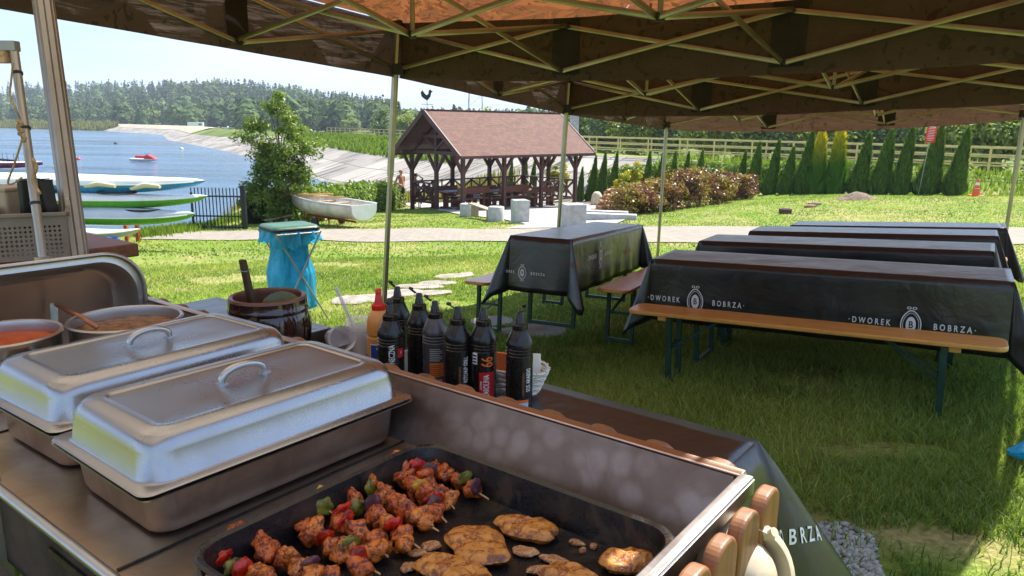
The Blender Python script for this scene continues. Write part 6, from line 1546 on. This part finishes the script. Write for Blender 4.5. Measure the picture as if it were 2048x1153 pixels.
for key, x, y, lb in BT:
    ca = cam_angle(x, y); od = {'plain1': 150, 'plain2': 160, 'grey': 165, 'hot': 20, 'arab': 60, 'ketchup': 210, 'sun': 240}.get(key, 200)
    kind = {'orange': 'orange', 'grey': 'grey'}.get(key, 'black')
    root, ca, r = bottle(lb, x, y, kind, ca, lid=key not in ('orange', 'sun'), capmat='red' if key == 'orange' else None, open_dir=od)
    e = r+.0005; f = r+.0010
    if key == 'orange':
        l_ = patch(root, m['white_print'], e, ca-48, ca+48, .028, .112); patch(root, m['lbl_blue'], e+.0003, ca-45, ca+45, .031, .109); patch(root, m['orange_bottle'], e+.0006, ca-6, ca+22, .066, .090, 'printed_fruit')
        wrap_text(root, 'SOS', .010, ca-8, .100, f+.0003, m['white_print'], False); patch(root, m['lbl_red'], e+.0006, ca-14, ca+16, .056, .060, 'red_line')
        for k in range(4): patch(root, m['lbl_sky'], e+.0006, ca-25, ca+10, .038+.004*k, .0395+.004*k, 'small_print')
    if key == 'sun':
        wrap_text(root, 'SLONECZNA', .0215, ca+4, .108, f, m['white_print'], sx=.56); patch(root, m['lbl_red'], e, ca+30, ca+62, .108, .132, 'red_tag'); wrap_text(root, 'F', .012, ca+46, .12, f+.0003, m['white_print'], False)
        wrap_text(root, 'SAUCE', .006, ca+26, .055, f, m['white_print'])
    if key == 'grey':
        patch(root, m['lbl_orange'], e, ca-26, ca+36, .052, .088, 'orange_block')
        for k in range(6): patch(root, m['black_plastic'], e+.0003, ca-24, ca+(34 if k % 2 else 26), .056+.0052*k, .0575+.0052*k, 'small_print')
        for k in range(7): patch(root, plain('grey_print', (.4, .4, .4), .5) if k == 0 else bpy.data.materials['grey_print'], e, ca-26, ca+(30 if k % 3 else 18), .094+.005*k, .0962+.005*k, 'small_print')
        b_ = None
        for k in range(9): patch(root, m['white_print'], e, ca-14+5*k, ca-14+5*k+(3 if k % 2 else 2), .022, .044, 'bar_code', 2)
    if key == 'ketchup': wrap_text(root, 'KETCHUP GRILL', .0165, ca+36, .090, f, m['white_print'], sx=.56); patch(root, m['lbl_gold'], e, ca+4, ca+12, .05, .10, 'brown_mark')
    if key == 'hot':
        wrap_text(root, '66', .044, ca+20, .115, f, m['lbl_orange'], sx=.62); patch(root, m['lbl_red'], e, ca-18, ca+52, .004, .088, 'flame_label'); wrap_text(root, 'CAROLINA', .021, ca+14, .052, f+.0004, m['white_print'], sx=.56)
        patch(root, m['white_print'], e, ca-50, ca-26, .108, .138, 'white_stamp')
        for k in range(3): patch(root, m['black_plastic'], e+.0003, ca-48, ca-29, .112+.008*k, .116+.008*k, 'stamp_print')
        wrap_text(root, 'HOT PEPPERS', .006, ca-8, .055, f+.0004, m['white_print'])
    if key == 'arab': wrap_text(root, 'SOS ARABSKI', .0175, ca+42, .080, f, m['white_print'], sx=.58); patch(root, m['lbl_orange'], e, ca-20, ca+44, .022, .030, 'orange_band'); patch(root, m['lbl_sky'], e, ca-20, ca+44, .004, .022, 'pale_blue_band'); patch(root, m['lbl_gold'], e, ca+14, ca+22, .04, .10, 'brown_mark')

# --- cutlery caddy with cups, packets
cdy = thing('cutlery_caddy', 'open grey metal caddy between the crock and the bottles', 'caddy', W3(-1.60, 1.30, -.688), GRZ)
b = MB()
for (c, d) in (((0, -.10, .035), (.34, .003, .07)), ((0, .10, .035), (.34, .003, .07)), ((-.17, 0, .035), (.003, .2, .07)), ((.17, 0, .035), (.003, .2, .07)), ((0, 0, .003), (.34, .2, .003)), ((-.02, 0, .033), (.003, .196, .06))): b.box(c, d)
b.build('box', m['steel_dirty'], cdy)
for (a, c) in (((-.175, -.105, .073), (.175, -.105, .073)), ((-.175, .105, .073), (.175, .105, .073)), ((-.175, -.11, .073), (-.175, .11, .073)), ((.175, -.11, .073), (.175, .11, .073))): b = MB(); b.bar(a, c, .014, .006, ch=.002); b.build('rim', m['steel'], cdy)
b = MB(); b.bar((-.175, -.02, .085), (-.06, -.09, .085), .024, .016, ch=.004); b.build('grip', m['steel'], cdy)
for k, (x, y, z, rx, rz, s, lb) in enumerate([(-1.70, 1.36, -.622, 78, 30, 1, 'clear plastic cup lying on its side in the caddy, seen into its mouth'), (-1.61, 1.39, -.66, 6, 0, 1.1, 'upright stack of clear plastic cups beside the orange bottle'), (-1.55, 1.42, -.65, -4, 0, 1.25, 'taller clear plastic cup stack directly behind the orange bottle')]):
    rt2 = thing('plastic_cup', lb, 'cup', W3(x, y, z), 0, None, rot=(R(rx), 0, R(rz)))
    lobj('wall', MB().lathe([(0, 0), (.024, 0), (.026, .004), (.036*s, .080), (.038*s, .081), (.038*s, .083), (.035*s, .081), (.025, .006), (0, .004)], 28), m['clear'], rt2, 30)
    for q in range(1, 4): lobj('nested_rim', MB().lathe([(.036*s, .081+.006*q), (.0385*s, .082+.006*q), (.0385*s, .0845+.006*q), (.035*s, .083+.006*q)], 28), m['clear'], rt2, 30)
o = MB().box((0, 0, .06), (.012, .005, .15), ch=.001).build('plastic_straw', m['clear'], None); o.location = W3(-1.60, 1.36, -.58); o.rotation_euler = (R(14), R(-16), GRZ); tag(o, 'clear plastic stick leaning up out of the caddy', 'stirrer')
# wicker basket with sachets behind the right bottles
bk = thing('wicker_basket', 'small white wicker basket behind the two rightmost bottles', 'basket', W3(-1.13, 1.495, -.687), GRZ)
b = MB()
for k in range(9): z = .006+.0075*k; r_ = .062+.022*(k/8); b.tube([(r_*1.25*math.cos(a), r_*.85*math.sin(a), z+.002*math.sin(a*8+k*3.14)) for a in [2*math.pi*q/32 for q in range(32)]], .0038, 6, closed=True)
for q in range(16): a = 2*math.pi*q/16; b.tube([(.060*1.25*math.cos(a), .060*.85*math.sin(a), 0), (.086*1.25*math.cos(a), .086*.85*math.sin(a), .072)], .003, 5)
b.prism([(.07*math.cos(2*math.pi*q/20), .05*math.sin(2*math.pi*q/20)) for q in range(20)], .001, .004); lobj('weave', b, m['paper'], bk)
for k, (dx, dy, rz_, mt, lb) in enumerate([(-.03, -.01, 20, 'lbl_orange', 'orange printed sachet standing in the white basket'), (.015, -.02, -15, 'paper', 'white sachet with red print standing in the basket'), (.045, .02, 35, 'paper', 'white paper sachet at the right edge of the basket')]):
    o = MB().box((0, 0, .045), (.05, .006, .085), Matrix.Rotation(R(12-10*k), 3, 'X'), ch=.002).build('sachet', m[mt], None, 60); o.location = W3(-1.13+dx, 1.495+dy, -.675); o.rotation_euler.z = GRZ+R(rz_); tag(o, lb, 'sachet')
    if k == 1: q = MB().box((0, -.0045, .05), (.035, .003, .02), Matrix.Rotation(R(2), 3, 'X')).build('red_print', m['lbl_red'], o)

# --- beige plastic cover hanging outside the slats
bc = thing('plastic_cover', 'beige rounded plastic cover with a spout outside the wooden slats', 'cover', D(1478, 1148, 1.03), GRZ, rot=(R(62), R(0), GRZ+R(52)))
lobj('outer_ring', MB().lathe([(.034, .0), (.050, -.004), (.056, .002), (.057, .012), (.052, .020), (.046, .022), (.043, .016), (.042, .0)], 40), m['beige'], bc, 50)
lobj('dome', MB().lathe([(0, .036), (.015, .034), (.028, .026), (.036, .012), (.038, -.004), (.036, -.02)], 36), m['beige'], bc, 50)
bc.scale = (1.35, 1.35, 1.35)
lobj('spout', MB().tube([(.030, .034, .01), (.034, .038, .026)], .005, 12), m['beige'], bc)

# ================================================================== LEFT SIDE: POLES, SHELF, CRATE
P0_, P1_ = D(162, 560, 2.38), D(78, -60, 2.50); dd = (P1_-P0_).normalized(); P0_ = P0_-dd*(P0_.z-h(P0_.x, P0_.y))/dd.z
pl = thing('metal_pole', 'thick grooved metal pole rising behind the left end of the grill', 'pole', P0_)
prof = []
for k in range(6):
    a = math.pi/3*k; a2 = a+math.pi/3; c1 = Vector((math.cos(a), math.sin(a), 0))*.033; c2 = Vector((math.cos(a2), math.sin(a2), 0))*.033
    mid_ = (c1+c2)/2; prof += [c1, c1.lerp(c2, .42), mid_*.88, c1.lerp(c2, .58)]
rotq = dd.to_track_quat('Z', 'Y').to_matrix(); n_ = len(prof); LL = (P1_-P0_).length
b = MB(); b.add([rotq @ v for v in prof]+[rotq @ (v+Vector((0, 0, LL))) for v in prof], [(k, (k+1) % n_, n_+(k+1) % n_, n_+k) for k in range(n_)]+[tuple(range(n_, 2*n_))]); b.build('profile', plain('pole_alloy', (.34, .32, .30), .36, .7, .15, 4), pl)
q = D(138, 397, 2.30); b = MB(); b.tube([q-P0_, q-P0_+Vector((0, -.008, 0))], .005, 8); b.build('bolt', m['steel'], pl)
b = MB(); b.box((0, 0, .01), (.12, .12, .02)); b.build('foot_plate', m['alu'], pl)
# shelf
sh = D(60, 519, 2.35); st = thing('shelf_table', 'reddish brown board table at the left edge carrying the crate', 'table', (sh.x, sh.y, h(sh.x, sh.y)), GRZ); zt = sh.z-st.location.z
b = MB(); b.box((-.45, .10, zt), (1.05, .42, .045), ch=.005); b.build('board', m['shelf_wood'], st)
for x in (-.9, .0):
    for y in (-.05, .26): b = MB(); b.box((x, y, (zt-.03)/2), (.04, .04, zt-.03)); b.build('leg', m['shelf_wood'], st)
# crate with pierced sides
zs = sh.z+.024; cr0 = D(66, 505, 2.20); cr0.z = zs
crt = thing('plastic_crate', 'beige perforated plastic crate on the brown board, behind the thin pole', 'crate', cr0, R(30))
CW, CD, CH = .185, .26, .135
def pierced(b, o_, ux, uz, W_, H_, nx, nz, mz=.012, tz=.030):
    """flat wall with diamond holes between solid bands"""
    def q(u, v): return Vector(o_)+Vector(ux)*u+Vector(uz)*v
    b.add([q(0, 0), q(W_, 0), q(W_, mz), q(0, mz)], [(0, 1, 2, 3)]); b.add([q(0, H_-tz), q(W_, H_-tz), q(W_, H_), q(0, H_)], [(0, 1, 2, 3)])
    mx_ = .012; b.add([q(0, mz), q(mx_, mz), q(mx_, H_-tz), q(0, H_-tz)], [(0, 1, 2, 3)]); b.add([q(W_-mx_, mz), q(W_, mz), q(W_, H_-tz), q(W_-mx_, H_-tz)], [(0, 1, 2, 3)])
    cw, chh = (W_-2*mx_)/nx, (H_-tz-mz)/nz
    for i in range(nx):
        for j in range(nz):
            x, z = mx_+i*cw, mz+j*chh; O4 = [(x, z), (x+cw, z), (x+cw, z+chh), (x, z+chh)]; c = (x+cw/2, z+chh/2); k = .68 if True else 0
            I4 = [(c[0], c[1]-chh/2*k), (c[0]+cw/2*k, c[1]), (c[0], c[1]+chh/2*k), (c[0]-cw/2*k, c[1])]
            b.add([q(*p) for p in O4+I4], [(0, 1, 5, 4), (1, 2, 6, 5), (2, 3, 7, 6), (3, 0, 4, 7)])
w2, d2 = CW/2, CD/2
for nm, o_, ux, W_, nx in (('front', (-w2, 0, 0), (1, 0, 0), CW, 13), ('back', (-w2, CD, 0), (1, 0, 0), CW, 13), ('l', (-w2, 0, 0), (0, 1, 0), CD, 17), ('r', (w2, 0, 0), (0, 1, 0), CD, 17)):
    b = MB(); pierced(b, o_, ux, (0, 0, 1), W_, CH, nx, 7); b.build('pierced_side', m['crate'], crt, None, .003)
b = MB(); b.box((0, d2, .002), (CW, CD, .004)); b.build('bottom', m['crate'], crt)
b = MB(); pr = [(-w2-.006, -.006, CH), (w2+.006, -.006, CH), (w2+.006, CD+.006, CH), (-w2-.006, CD+.006, CH)]
for i in range(4): b.bar(pr[i], pr[(i+1) % 4], .012, .012, ext=.012, ch=.003)
b.build('rim', m['crate'], crt)
for k, (u, d) in enumerate([(52, 2.30), (68, 2.34), (84, 2.32), (98, 2.34), (109, 2.30)]):
    q = D(u, 420, d); root = thing('cup_holder', ['tapered black cup holder standing in the crate, leftmost', 'second black cup holder from the left in the crate', 'middle black cup holder in the crate, behind the thin pole', 'narrow black cup holder, second from the right in the crate', 'narrowest black cup holder at the right edge of the crate'][k], 'cup holder', (q.x, q.y, zs+.06), R(-20), 'black cup holders standing in the crate')
    hh = .165; wt = .026 if k < 2 else .016; root.rotation_euler = (0, R(4-3*k), R(-20))
    b = MB(); loft(b, [rr_ring(wt*.7, .03, .004, 0), rr_ring(wt, .04, .005, hh)], True, True); lobj('body', b, m['black_matte'], root, 40); b = MB(); loft(b, [rr_ring(wt+.003, .043, .005, hh+.0005), rr_ring(wt+.003, .043, .005, hh+.004)], True, True); lobj('rim', b, m['navy'], root)
q = D(18, 402, 2.40); o = MB().box((0, 0, .05), (.13, .13, .11), ch=.008).box((0, 0, .108), (.135, .135, .012), ch=.003).build('folded_carton', plain('pale_carton', (.46, .38, .30), .7, 0, .12, 4), None); o.location = (q.x, q.y, zs+.085); o.rotation_euler.z = R(-15); tag(o, 'pale beige box standing on top of the crate at the left edge', 'box')
# thin pole frame with rope
a0, a1 = D(86, 516, 2.12), D(28, 100, 2.18); fr_ = thing('pole_frame', 'thin grey pole with a cross beam on top standing before the crate', 'pole', a0)
b = MB(); b.tube([Vector((0, 0, 0)), a1-a0], .0125, 14); b.build('upright', m['alu'], fr_, 60)
b = MB(); b.tube([Vector((0, 0, -.01)), Vector((0, 0, .004))], .022, 12); b.build('foot_flange', m['alu'], fr_, 40)
left = -cam_x; b = MB(); b.bar(a1-a0+Vector((.012, 0, .010)), a1-a0+left*.30+Vector((0, 0, .012)), .03, .030, ch=.003); b.build('cross_beam', plain('zinc_plate', (.36, .38, .40), .45, .8), fr_)
b = MB(); b.bar(a1-a0+left*.015+Vector((0, -.012, -.022)), a1-a0+left*.30+Vector((0, -.012, -.020)), .03, .034, ch=.002); b.build('timber_strip', m['rope'] if 0 else wood('raw_timber', (.60, .42, .26), (.42, .27, .16), .7), fr_)
for t_ in (.145, .48, .93):
    q = (a1-a0)*(1-t_*.8); b = MB(); b.tube([q-(a1-a0).normalized()*.004, q+(a1-a0).normalized()*.004], .0150, 12); b.build('cable_tie', m['black_matte'], fr_)
def rope(pts, r, lb, name='rope'):
    P = [D(*q) for q in pts]; o_ = P[0]; S_ = []
    for i in range(len(P)-1):
        p_1 = P[max(i-1, 0)]; p0 = P[i]; p1 = P[i+1]; p2 = P[min(i+2, len(P)-1)]
        for k in range(6):
            t_ = k/6; S_.append(.5*((2*p0)+(p1-p_1)*t_+(2*p_1-5*p0+4*p1-p2)*t_**2+(3*p0-p_1-3*p1+p2)*t_**3)-o_)
    S_.append(P[-1]-o_); o = MB().tube(S_, r, 8).build(name, m['rope'], None, 60); o.location = o_; return tag(o, lb, 'rope', 'ropes tied to the thin pole')
rope([(26, 125, 2.14), (22, 165, 2.14), (20, 190, 2.13), (30, 215, 2.10), (40, 240, 2.11), (34, 255, 2.10), (44, 275, 2.10), (38, 300, 2.10), (28, 330, 2.11), (16, 366, 2.12), (30, 366, 2.12), (44, 355, 2.12)], .0028, 'long beige rope looping down the thin pole to the crate')
rope([(66, 318, 2.09), (73, 335, 2.08), (68, 352, 2.08), (66, 362, 2.08), (74, 378, 2.08), (80, 387, 2.07)], .0045, 'short thick rope end knotted on the lower part of the thin pole')
rope([(34, 242, 2.10), (44, 248, 2.09), (36, 256, 2.09), (46, 262, 2.09), (38, 268, 2.09), (50, 276, 2.09), (46, 285, 2.09)], .0045, 'knotted rope bundle halfway down the thin pole')

# ================================================================== BIN BAG STANDS
def bag_stand(label_s, label_b, q, s=1.0, rz=R(38)):
    root = thing('bag_stand', label_s, 'bin stand', q, rz); Ht = .93
    b = MB(); loft(b, [rr_ring(.43, .40, .05, Ht-.035), rr_ring(.46, .43, .06, Ht-.02), rr_ring(.46, .43, .06, Ht), rr_ring(.43, .40, .05, Ht+.015), rr_ring(.30, .28, .04, Ht+.020)], True, True); lobj('lid', b, m['lid_green'], root, 40)
    b = MB(); loft(b, [rr_ring(.475, .445, .06, Ht-.032), rr_ring(.475, .445, .06, Ht-.006), rr_ring(.465, .435, .06, Ht-.004)]); lobj('lid_band', b, m['black_matte'], root, 40)
    for sy in (-1, 1):
        for sx in (-1, 1): b = MB(); b.tube([(sx*.22, sy*.235, Ht-.04), (-sx*.26, sy*.25, 0)], .009, 8); b.build('leg', m['alu'], root, 60)
        b = MB(); b.tube([(-.22, sy*.235, Ht-.05), (.22, sy*.235, Ht-.05)], .009, 8); b.build('hoop', m['alu'], root, 60)
    bg_ = thing('bin_bag', label_b, 'bin bag', q, rz)
    def f(u, v):
        a = u*2*math.pi; z = Ht-.05-v*(Ht-.12); w_ = .20-.035*math.sin(min(v*2, 1)*math.pi)*1.0+.015*math.sin(v*3); k = (abs(math.cos(a))**3+abs(math.sin(a))**3)**(-1/3) if v < .15 else (abs(math.cos(a))**2.4+abs(math.sin(a))**2.4)**(-1/2.4)
        r = w_*k*(1+.06*math.sin(a*5+v*4)+.05*math.sin(a*9-v*6)*v+.05*noise.noise(Vector((math.cos(a)*2, math.sin(a)*2, v*4)))); 
        if v > .93: r *= max(.02, (1-v)/.07)**.5
        return Vector((r*math.cos(a), r*math.sin(a), z))
    b = MB(); b.grid(f, 72, 40); lobj('sack', b, m['bag'], bg_, 80)
    def g(u, v):
        a = u*2*math.pi; k = (abs(math.cos(a))**5+abs(math.sin(a))**5)**(-1/5); r = (.225+.035*v+.012*math.sin(a*11+v*2)+.008*math.sin(a*23))*k; z = Ht-.030-.12*v*(1+.28*math.sin(a*3+1)+.12*math.sin(a*13))
        return Vector((r*math.cos(a), r*math.sin(a), z))
    b = MB(); b.grid(g, 96, 8); lobj('folded_cuff', b, m['bag'], bg_, 80)
    return root
q = D(588, 640, 7.35); q.z = h(q.x, q.y); bag_stand('folding bin bag stand with green lid behind the crock', 'full blue bin bag hanging in the green lidded stand', q)
# blue bag at the right edge
q = GP(2070, 938); q.z += .085; root = thing('blue_bag', 'bright blue plastic bag end poking in at the right edge above the lawn', 'bag', q)
def f(u, v):
    a = u*2*math.pi; r = .012+.11*math.sin(min(v*1.15, 1)*math.pi/2)**.8*(1-.3*v); r *= 1+.18*math.sin(a*3+v*3)+.10*math.sin(a*7+v*9)
    return Vector((-.14+.55*v, r*math.cos(a), r*.75*math.sin(a)+.05*v))
MB().grid(f, 48, 26).build('bag_film', m['bag'], root, 80)
MB().tube([(.41, 0, .04), (.44, .01, .06), (.46, 0, .05)], .02, 8).build('knot', m['bag'], root, 60)

# ================================================================== STONES, GRAVEL
for i, ((c, a_, b_), (u, v, _, _, rz_)) in enumerate(zip(stc, STONES)):
    n_ = 13; sd = rng.random()*9; poly = []; a_ *= .72; b_ *= .62
    for k in range(n_):
        t_ = 2*math.pi*k/n_; rr_ = 1+.25*noise.noise(Vector((math.cos(t_)*1.5, math.sin(t_)*1.5, sd))); poly.append((a_*rr_*math.cos(t_), b_*rr_*1.6*math.sin(t_)))
    bm = bmesh.new(); vs = [bm.verts.new((x, y, 0)) for x, y in poly]; f_ = bm.faces.new(vs); r_ = bmesh.ops.extrude_face_region(bm, geom=[f_]); bmesh.ops.translate(bm, verts=[e for e in r_['geom'] if isinstance(e, bmesh.types.BMVert)], vec=(0, 0, .055)); bmesh.ops.recalc_face_normals(bm, faces=bm.faces)
    bmesh.ops.bevel(bm, geom=bm.edges[:], offset=.018, segments=2, affect='EDGES', profile=.6)
    me = bpy.data.meshes.new('flat_stone'); bm.to_mesh(me); bm.free(); me.materials.append(m['stone']); o = bpy.data.objects.new('flat_stone', me); COL.objects.link(o)
    o.location = (c.x, c.y, h(c.x, c.y)-.025); o.rotation_euler.z = rz_
    tag(o, ['largest flat stone, in the shade right behind the bottles', 'flat stone in the shade beside the largest one', 'sunlit pale stone at the upper end of the stepping stone trail', 'flat stone in the sun, just left below the uppermost one', 'small flat stone at the right upper end of the trail', 'wide sunlit flat stone in the middle of the trail', 'sunlit stone directly behind the upright bottle caps', 'large bare flat stone left of the thin tent pole foot', 'leftmost flat stone of the trail, by the bin stand', 'flat stone in the middle of the trail, right of the wide one'][i], 'stone', 'flat stepping stones in the lawn')
gv = GP(1672, 1100); C = []; Fc = []; nb = 0; pv, pf = ico(1)
for k in range(1100):
    a = rng.random()*6.28; rr_ = math.sqrt(rng.random())*(1+.25*math.sin(3*a)); x, y = gv.x+.15*rr_*math.cos(a), gv.y+.26*rr_*math.sin(a)
    if rr_ > .8 and rng.random() < .5: continue
    s_ = rng.uniform(.006, .014); p = pv*(1+.25*rng.random((len(pv), 1)))*np.array([s_*rng.uniform(.8, 1.5), s_, s_*.65]); an = rng.random()*6.28
    p = np.stack([p[:, 0]*math.cos(an)-p[:, 1]*math.sin(an), p[:, 0]*math.sin(an)+p[:, 1]*math.cos(an), p[:, 2]], 1)+np.array([x, y, h(x, y)+s_*.35+.006*rng.random()]); C.append(p); Fc.append(pf+nb); nb += len(p)
o = nmesh('gravel', np.concatenate(C), np.concatenate(Fc), m['gravel'], None, None, 3); tag(o, 'patch of loose grey gravel in the lawn', 'gravel', kind='stuff')

# ================================================================== PEOPLE
def body(name, joints, edges, mat, parent, root=0):
    me = bpy.data.meshes.new(name); me.from_pydata([j[:3] for j in joints], edges, []); me.materials.append(mat)
    o = bpy.data.objects.new(name, me); COL.objects.link(o); o.parent = parent
    sk = o.modifiers.new('skin', 'SKIN'); sk.use_smooth_shade = True; sk.branch_smoothing = .6
    for i, j in enumerate(joints):
        d = me.skin_vertices[0].data[i]; d.radius = (j[3], j[4] if len(j) > 4 else j[3]); d.use_root = i == root
    sb_ = o.modifiers.new('sub', 'SUBSURF'); sb_.levels = 2; sb_.render_levels = 2
    return o
def hand(parent, p, d, side, mat):
    p = Vector(p); d = Vector(d).normalized(); s = d.cross(Vector(side)).normalized(); js = [(*(p), .026, .015), (*(p+d*.05), .034, .014), (*(p+d*.085), .036, .012)]; es = [(0, 1), (1, 2)]
    for k in range(4):
        o_ = s*(-.027+.018*k); ln = (.07, .082, .078, .06)[k]; a = p+d*.088+o_; i = len(js)
        js += [(*a, .0085), (*(a+d*ln*.5), .008), (*(a+d*ln*.9-Vector(side)*.02), .0065)]; es += [(2, i), (i, i+1), (i+1, i+2)]
    a = p+d*.02-s*.03; i = len(js); js += [(*a, .010), (*(a+d*.035-s*.025), .009), (*(a+d*.06-s*.03), .008)]; es += [(0, i), (i, i+1), (i+1, i+2)]
    return js, es
def person(label, loc, rz, pose, shorts, hairless=False):
    t = thing('person', label, 'person', loc, rz)
    J = pose; names = list(J); idx = {n_: i for i, n_ in enumerate(names)}; js = [J[n_] for n_ in names]
    E_ = [('pelvis', 'waist'), ('waist', 'chest'), ('chest', 'neckb'), ('neckb', 'neck'), ('neck', 'jaw'), ('jaw', 'head'), ('head', 'crown')]
    for s in 'LR': E_ += [('pelvis', 'hip'+s), ('hip'+s, 'thigh'+s), ('thigh'+s, 'knee'+s), ('knee'+s, 'calf'+s), ('calf'+s, 'ankle'+s), ('ankle'+s, 'toe'+s), ('neckb', 'sh'+s), ('sh'+s, 'el'+s), ('el'+s, 'wr'+s)]
    es = [(idx[a], idx[b_]) for a, b_ in E_]
    for s in 'LR':
        d = Vector(J['wr'+s][:3])-Vector(J['el'+s][:3]); hj, he = hand(None, J['wr'+s][:3], d, (0, -1, 0), None); o_ = len(js)
        js = js+hj[1:]; es += [(idx['wr'+s] if a == 0 else a-1+o_, b_-1+o_) for a, b_ in he]
    body('body', js, es, m['skin'], t, idx['pelvis'])
    hd = Vector(J['head'][:3]); b = MB()
    b.prism([(-.012, 0), (.012, 0), (0, .035)], -.014, .010, T=Matrix.Translation(hd+Vector((0, -.098, -.03))) @ Matrix.Rotation(R(90), 4, 'X') @ Matrix.Scale(1, 4)); b.build('nose', m['skin'], t, 60)
    for s in (-1, 1): MB().lathe([(0, -.006), (.010, 0), (0, .006)], 10, hd+Vector((s*.034, -.088, .0))).build('eye', m['hair'], t, 80); MB().box(hd+Vector((s*.082, .0, -.01)), (.018, .035, .055), ch=.006).build('ear', m['skin'], t, 60)
    MB().box(hd+Vector((0, -.090, -.060)), (.045, .010, .010), ch=.003).build('mouth', m['red_paint'], t)
    if not hairless:
        b = MB(); lump(b, hd+Vector((0, .022, .035)), (.088, .095, .098), Matrix.Identity(3), .10); b.build('hair', m['hair'], t, 80)
    else:
        b = MB(); lump(b, hd+Vector((0, .035, -.005)), (.082, .075, .062), Matrix.Identity(3), .08); b.build('hair', plain('grey_stubble', (.30, .20, .15), .8), t, 80)
    sj, se = shorts; body('shorts', sj, se, m['navy'], t)
    return t
mp_ = D(803, 409, 34.6); mz = h(mp_.x, mp_.y)+.03
stand = dict(pelvis=(0, 0, .95, .13, .11), waist=(0, -.02, 1.10, .15, .125), chest=(0, 0, 1.30, .165, .12), neckb=(0, .02, 1.46, .10, .08), neck=(0, .01, 1.53, .055), jaw=(0, -.02, 1.60, .062, .07), head=(0, 0, 1.67, .078, .09), crown=(0, .01, 1.74, .06, .07))
for s, q in (('L', -1), ('R', 1)):
    stand['hip'+s] = (q*.09, 0, .88, .10); stand['thigh'+s] = (q*.11, -.01, .70, .085); stand['knee'+s] = (q*.11, -.01+.03*q, .48, .056); stand['calf'+s] = (q*.11, .02+.03*q, .34, .058); stand['ankle'+s] = (q*.11, .02+.04*q, .08, .036); stand['toe'+s] = (q*.13, -.15+.04*q, .03, .034, .024)
    stand['sh'+s] = (q*.20, .01, 1.42, .062); stand['el'+s] = (q*.30, .08, 1.16, .044); stand['wr'+s] = (q*.16, -.12, 1.04, .027)
person('bare chested bald man in navy shorts standing left of the shelter', (mp_.x, mp_.y, mz), R(55), stand, ([(0, 0, 1.0, .155, .135), (0, 0, .92, .15, .13), (-.10, 0, .82, .11), (-.12, 0, .60, .098), (.10, 0, .82, .11), (.12, 0, .60, .098)], [(0, 1), (1, 2), (2, 3), (1, 4), (4, 5)]), True)
sp_ = g0+gu*.55+gv_*(gW+.5); sz_ = h(sp_.x, sp_.y)+.02
sit = dict(pelvis=(0, 0, .52, .13, .11), waist=(0, .02, .66, .13, .11), chest=(0, .02, .86, .15, .11), neckb=(0, .02, 1.02, .085, .07), neck=(0, 0, 1.09, .05), jaw=(0, -.03, 1.15, .055, .06), head=(0, -.01, 1.22, .075, .085), crown=(0, 0, 1.29, .06, .065))
for s, q in (('L', -1), ('R', 1)):
    sit['hip'+s] = (q*.09, -.04, .50, .09); sit['thigh'+s] = (q*.12, -.25, .50, .075); sit['knee'+s] = (q*.13, -.45, .48, .052); sit['calf'+s] = (q*.13, -.46, .32, .05); sit['ankle'+s] = (q*.13, -.45, .08, .034); sit['toe'+s] = (q*.14, -.62, .03, .032, .022)
    sit['sh'+s] = (q*.18, .01, .98, .055)
sit['elL'] = (-.24, -.08, .74, .04); sit['wrL'] = (-.12, -.30, .62, .026); sit['elR'] = (.34, -.10, 1.10, .04); sit['wrR'] = (.14, -.08, 1.25, .026)
person('seated person behind the shelter rail with one hand raised to the head', (sp_.x, sp_.y, sz_+.22), R(20), sit, ([(0, .0, .60, .14, .12), (0, -.02, .52, .14, .12), (-.11, -.20, .50, .09), (-.12, -.34, .50, .08), (.11, -.20, .50, .09), (.12, -.34, .50, .08)], [(0, 1), (1, 2), (2, 3), (1, 4), (4, 5)]))
st2 = thing('stool', 'low wooden stool under the seated person at the shelter', 'stool', (sp_.x, sp_.y, sz_+.0), R(20)); b = MB(); b.box((0, .02, .60), (.38, .34, .04), ch=.008); b.build('seat', m['gaz_bench'], st2)
for sx in (-.15, .15):
    for sy in (-.12, .14): b = MB(); b.bar((sx*1.15, sy*1.15, 0), (sx, sy, .59), .035); b.build('leg', m['gaz_bench'], st2)

# ================================================================== HAZE OVER THE LAKE
b = MB(); b.box((-150, 560, 41), (2900, 1340, 96)); t_ = NT('summer_haze'); pv_ = t_.n('ShaderNodeVolumePrincipled')
pv_.inputs['Color'].default_value = (.72, .82, 1, 1); pv_.inputs['Density'].default_value = .00030; pv_.inputs['Anisotropy'].default_value = .2
t_.l(pv_.outputs[0], t_.out.inputs['Volume']); hz = b.build('haze', t_.m, None); tag(hz, 'thin summer haze over lake and hills', 'haze', kind='stuff')
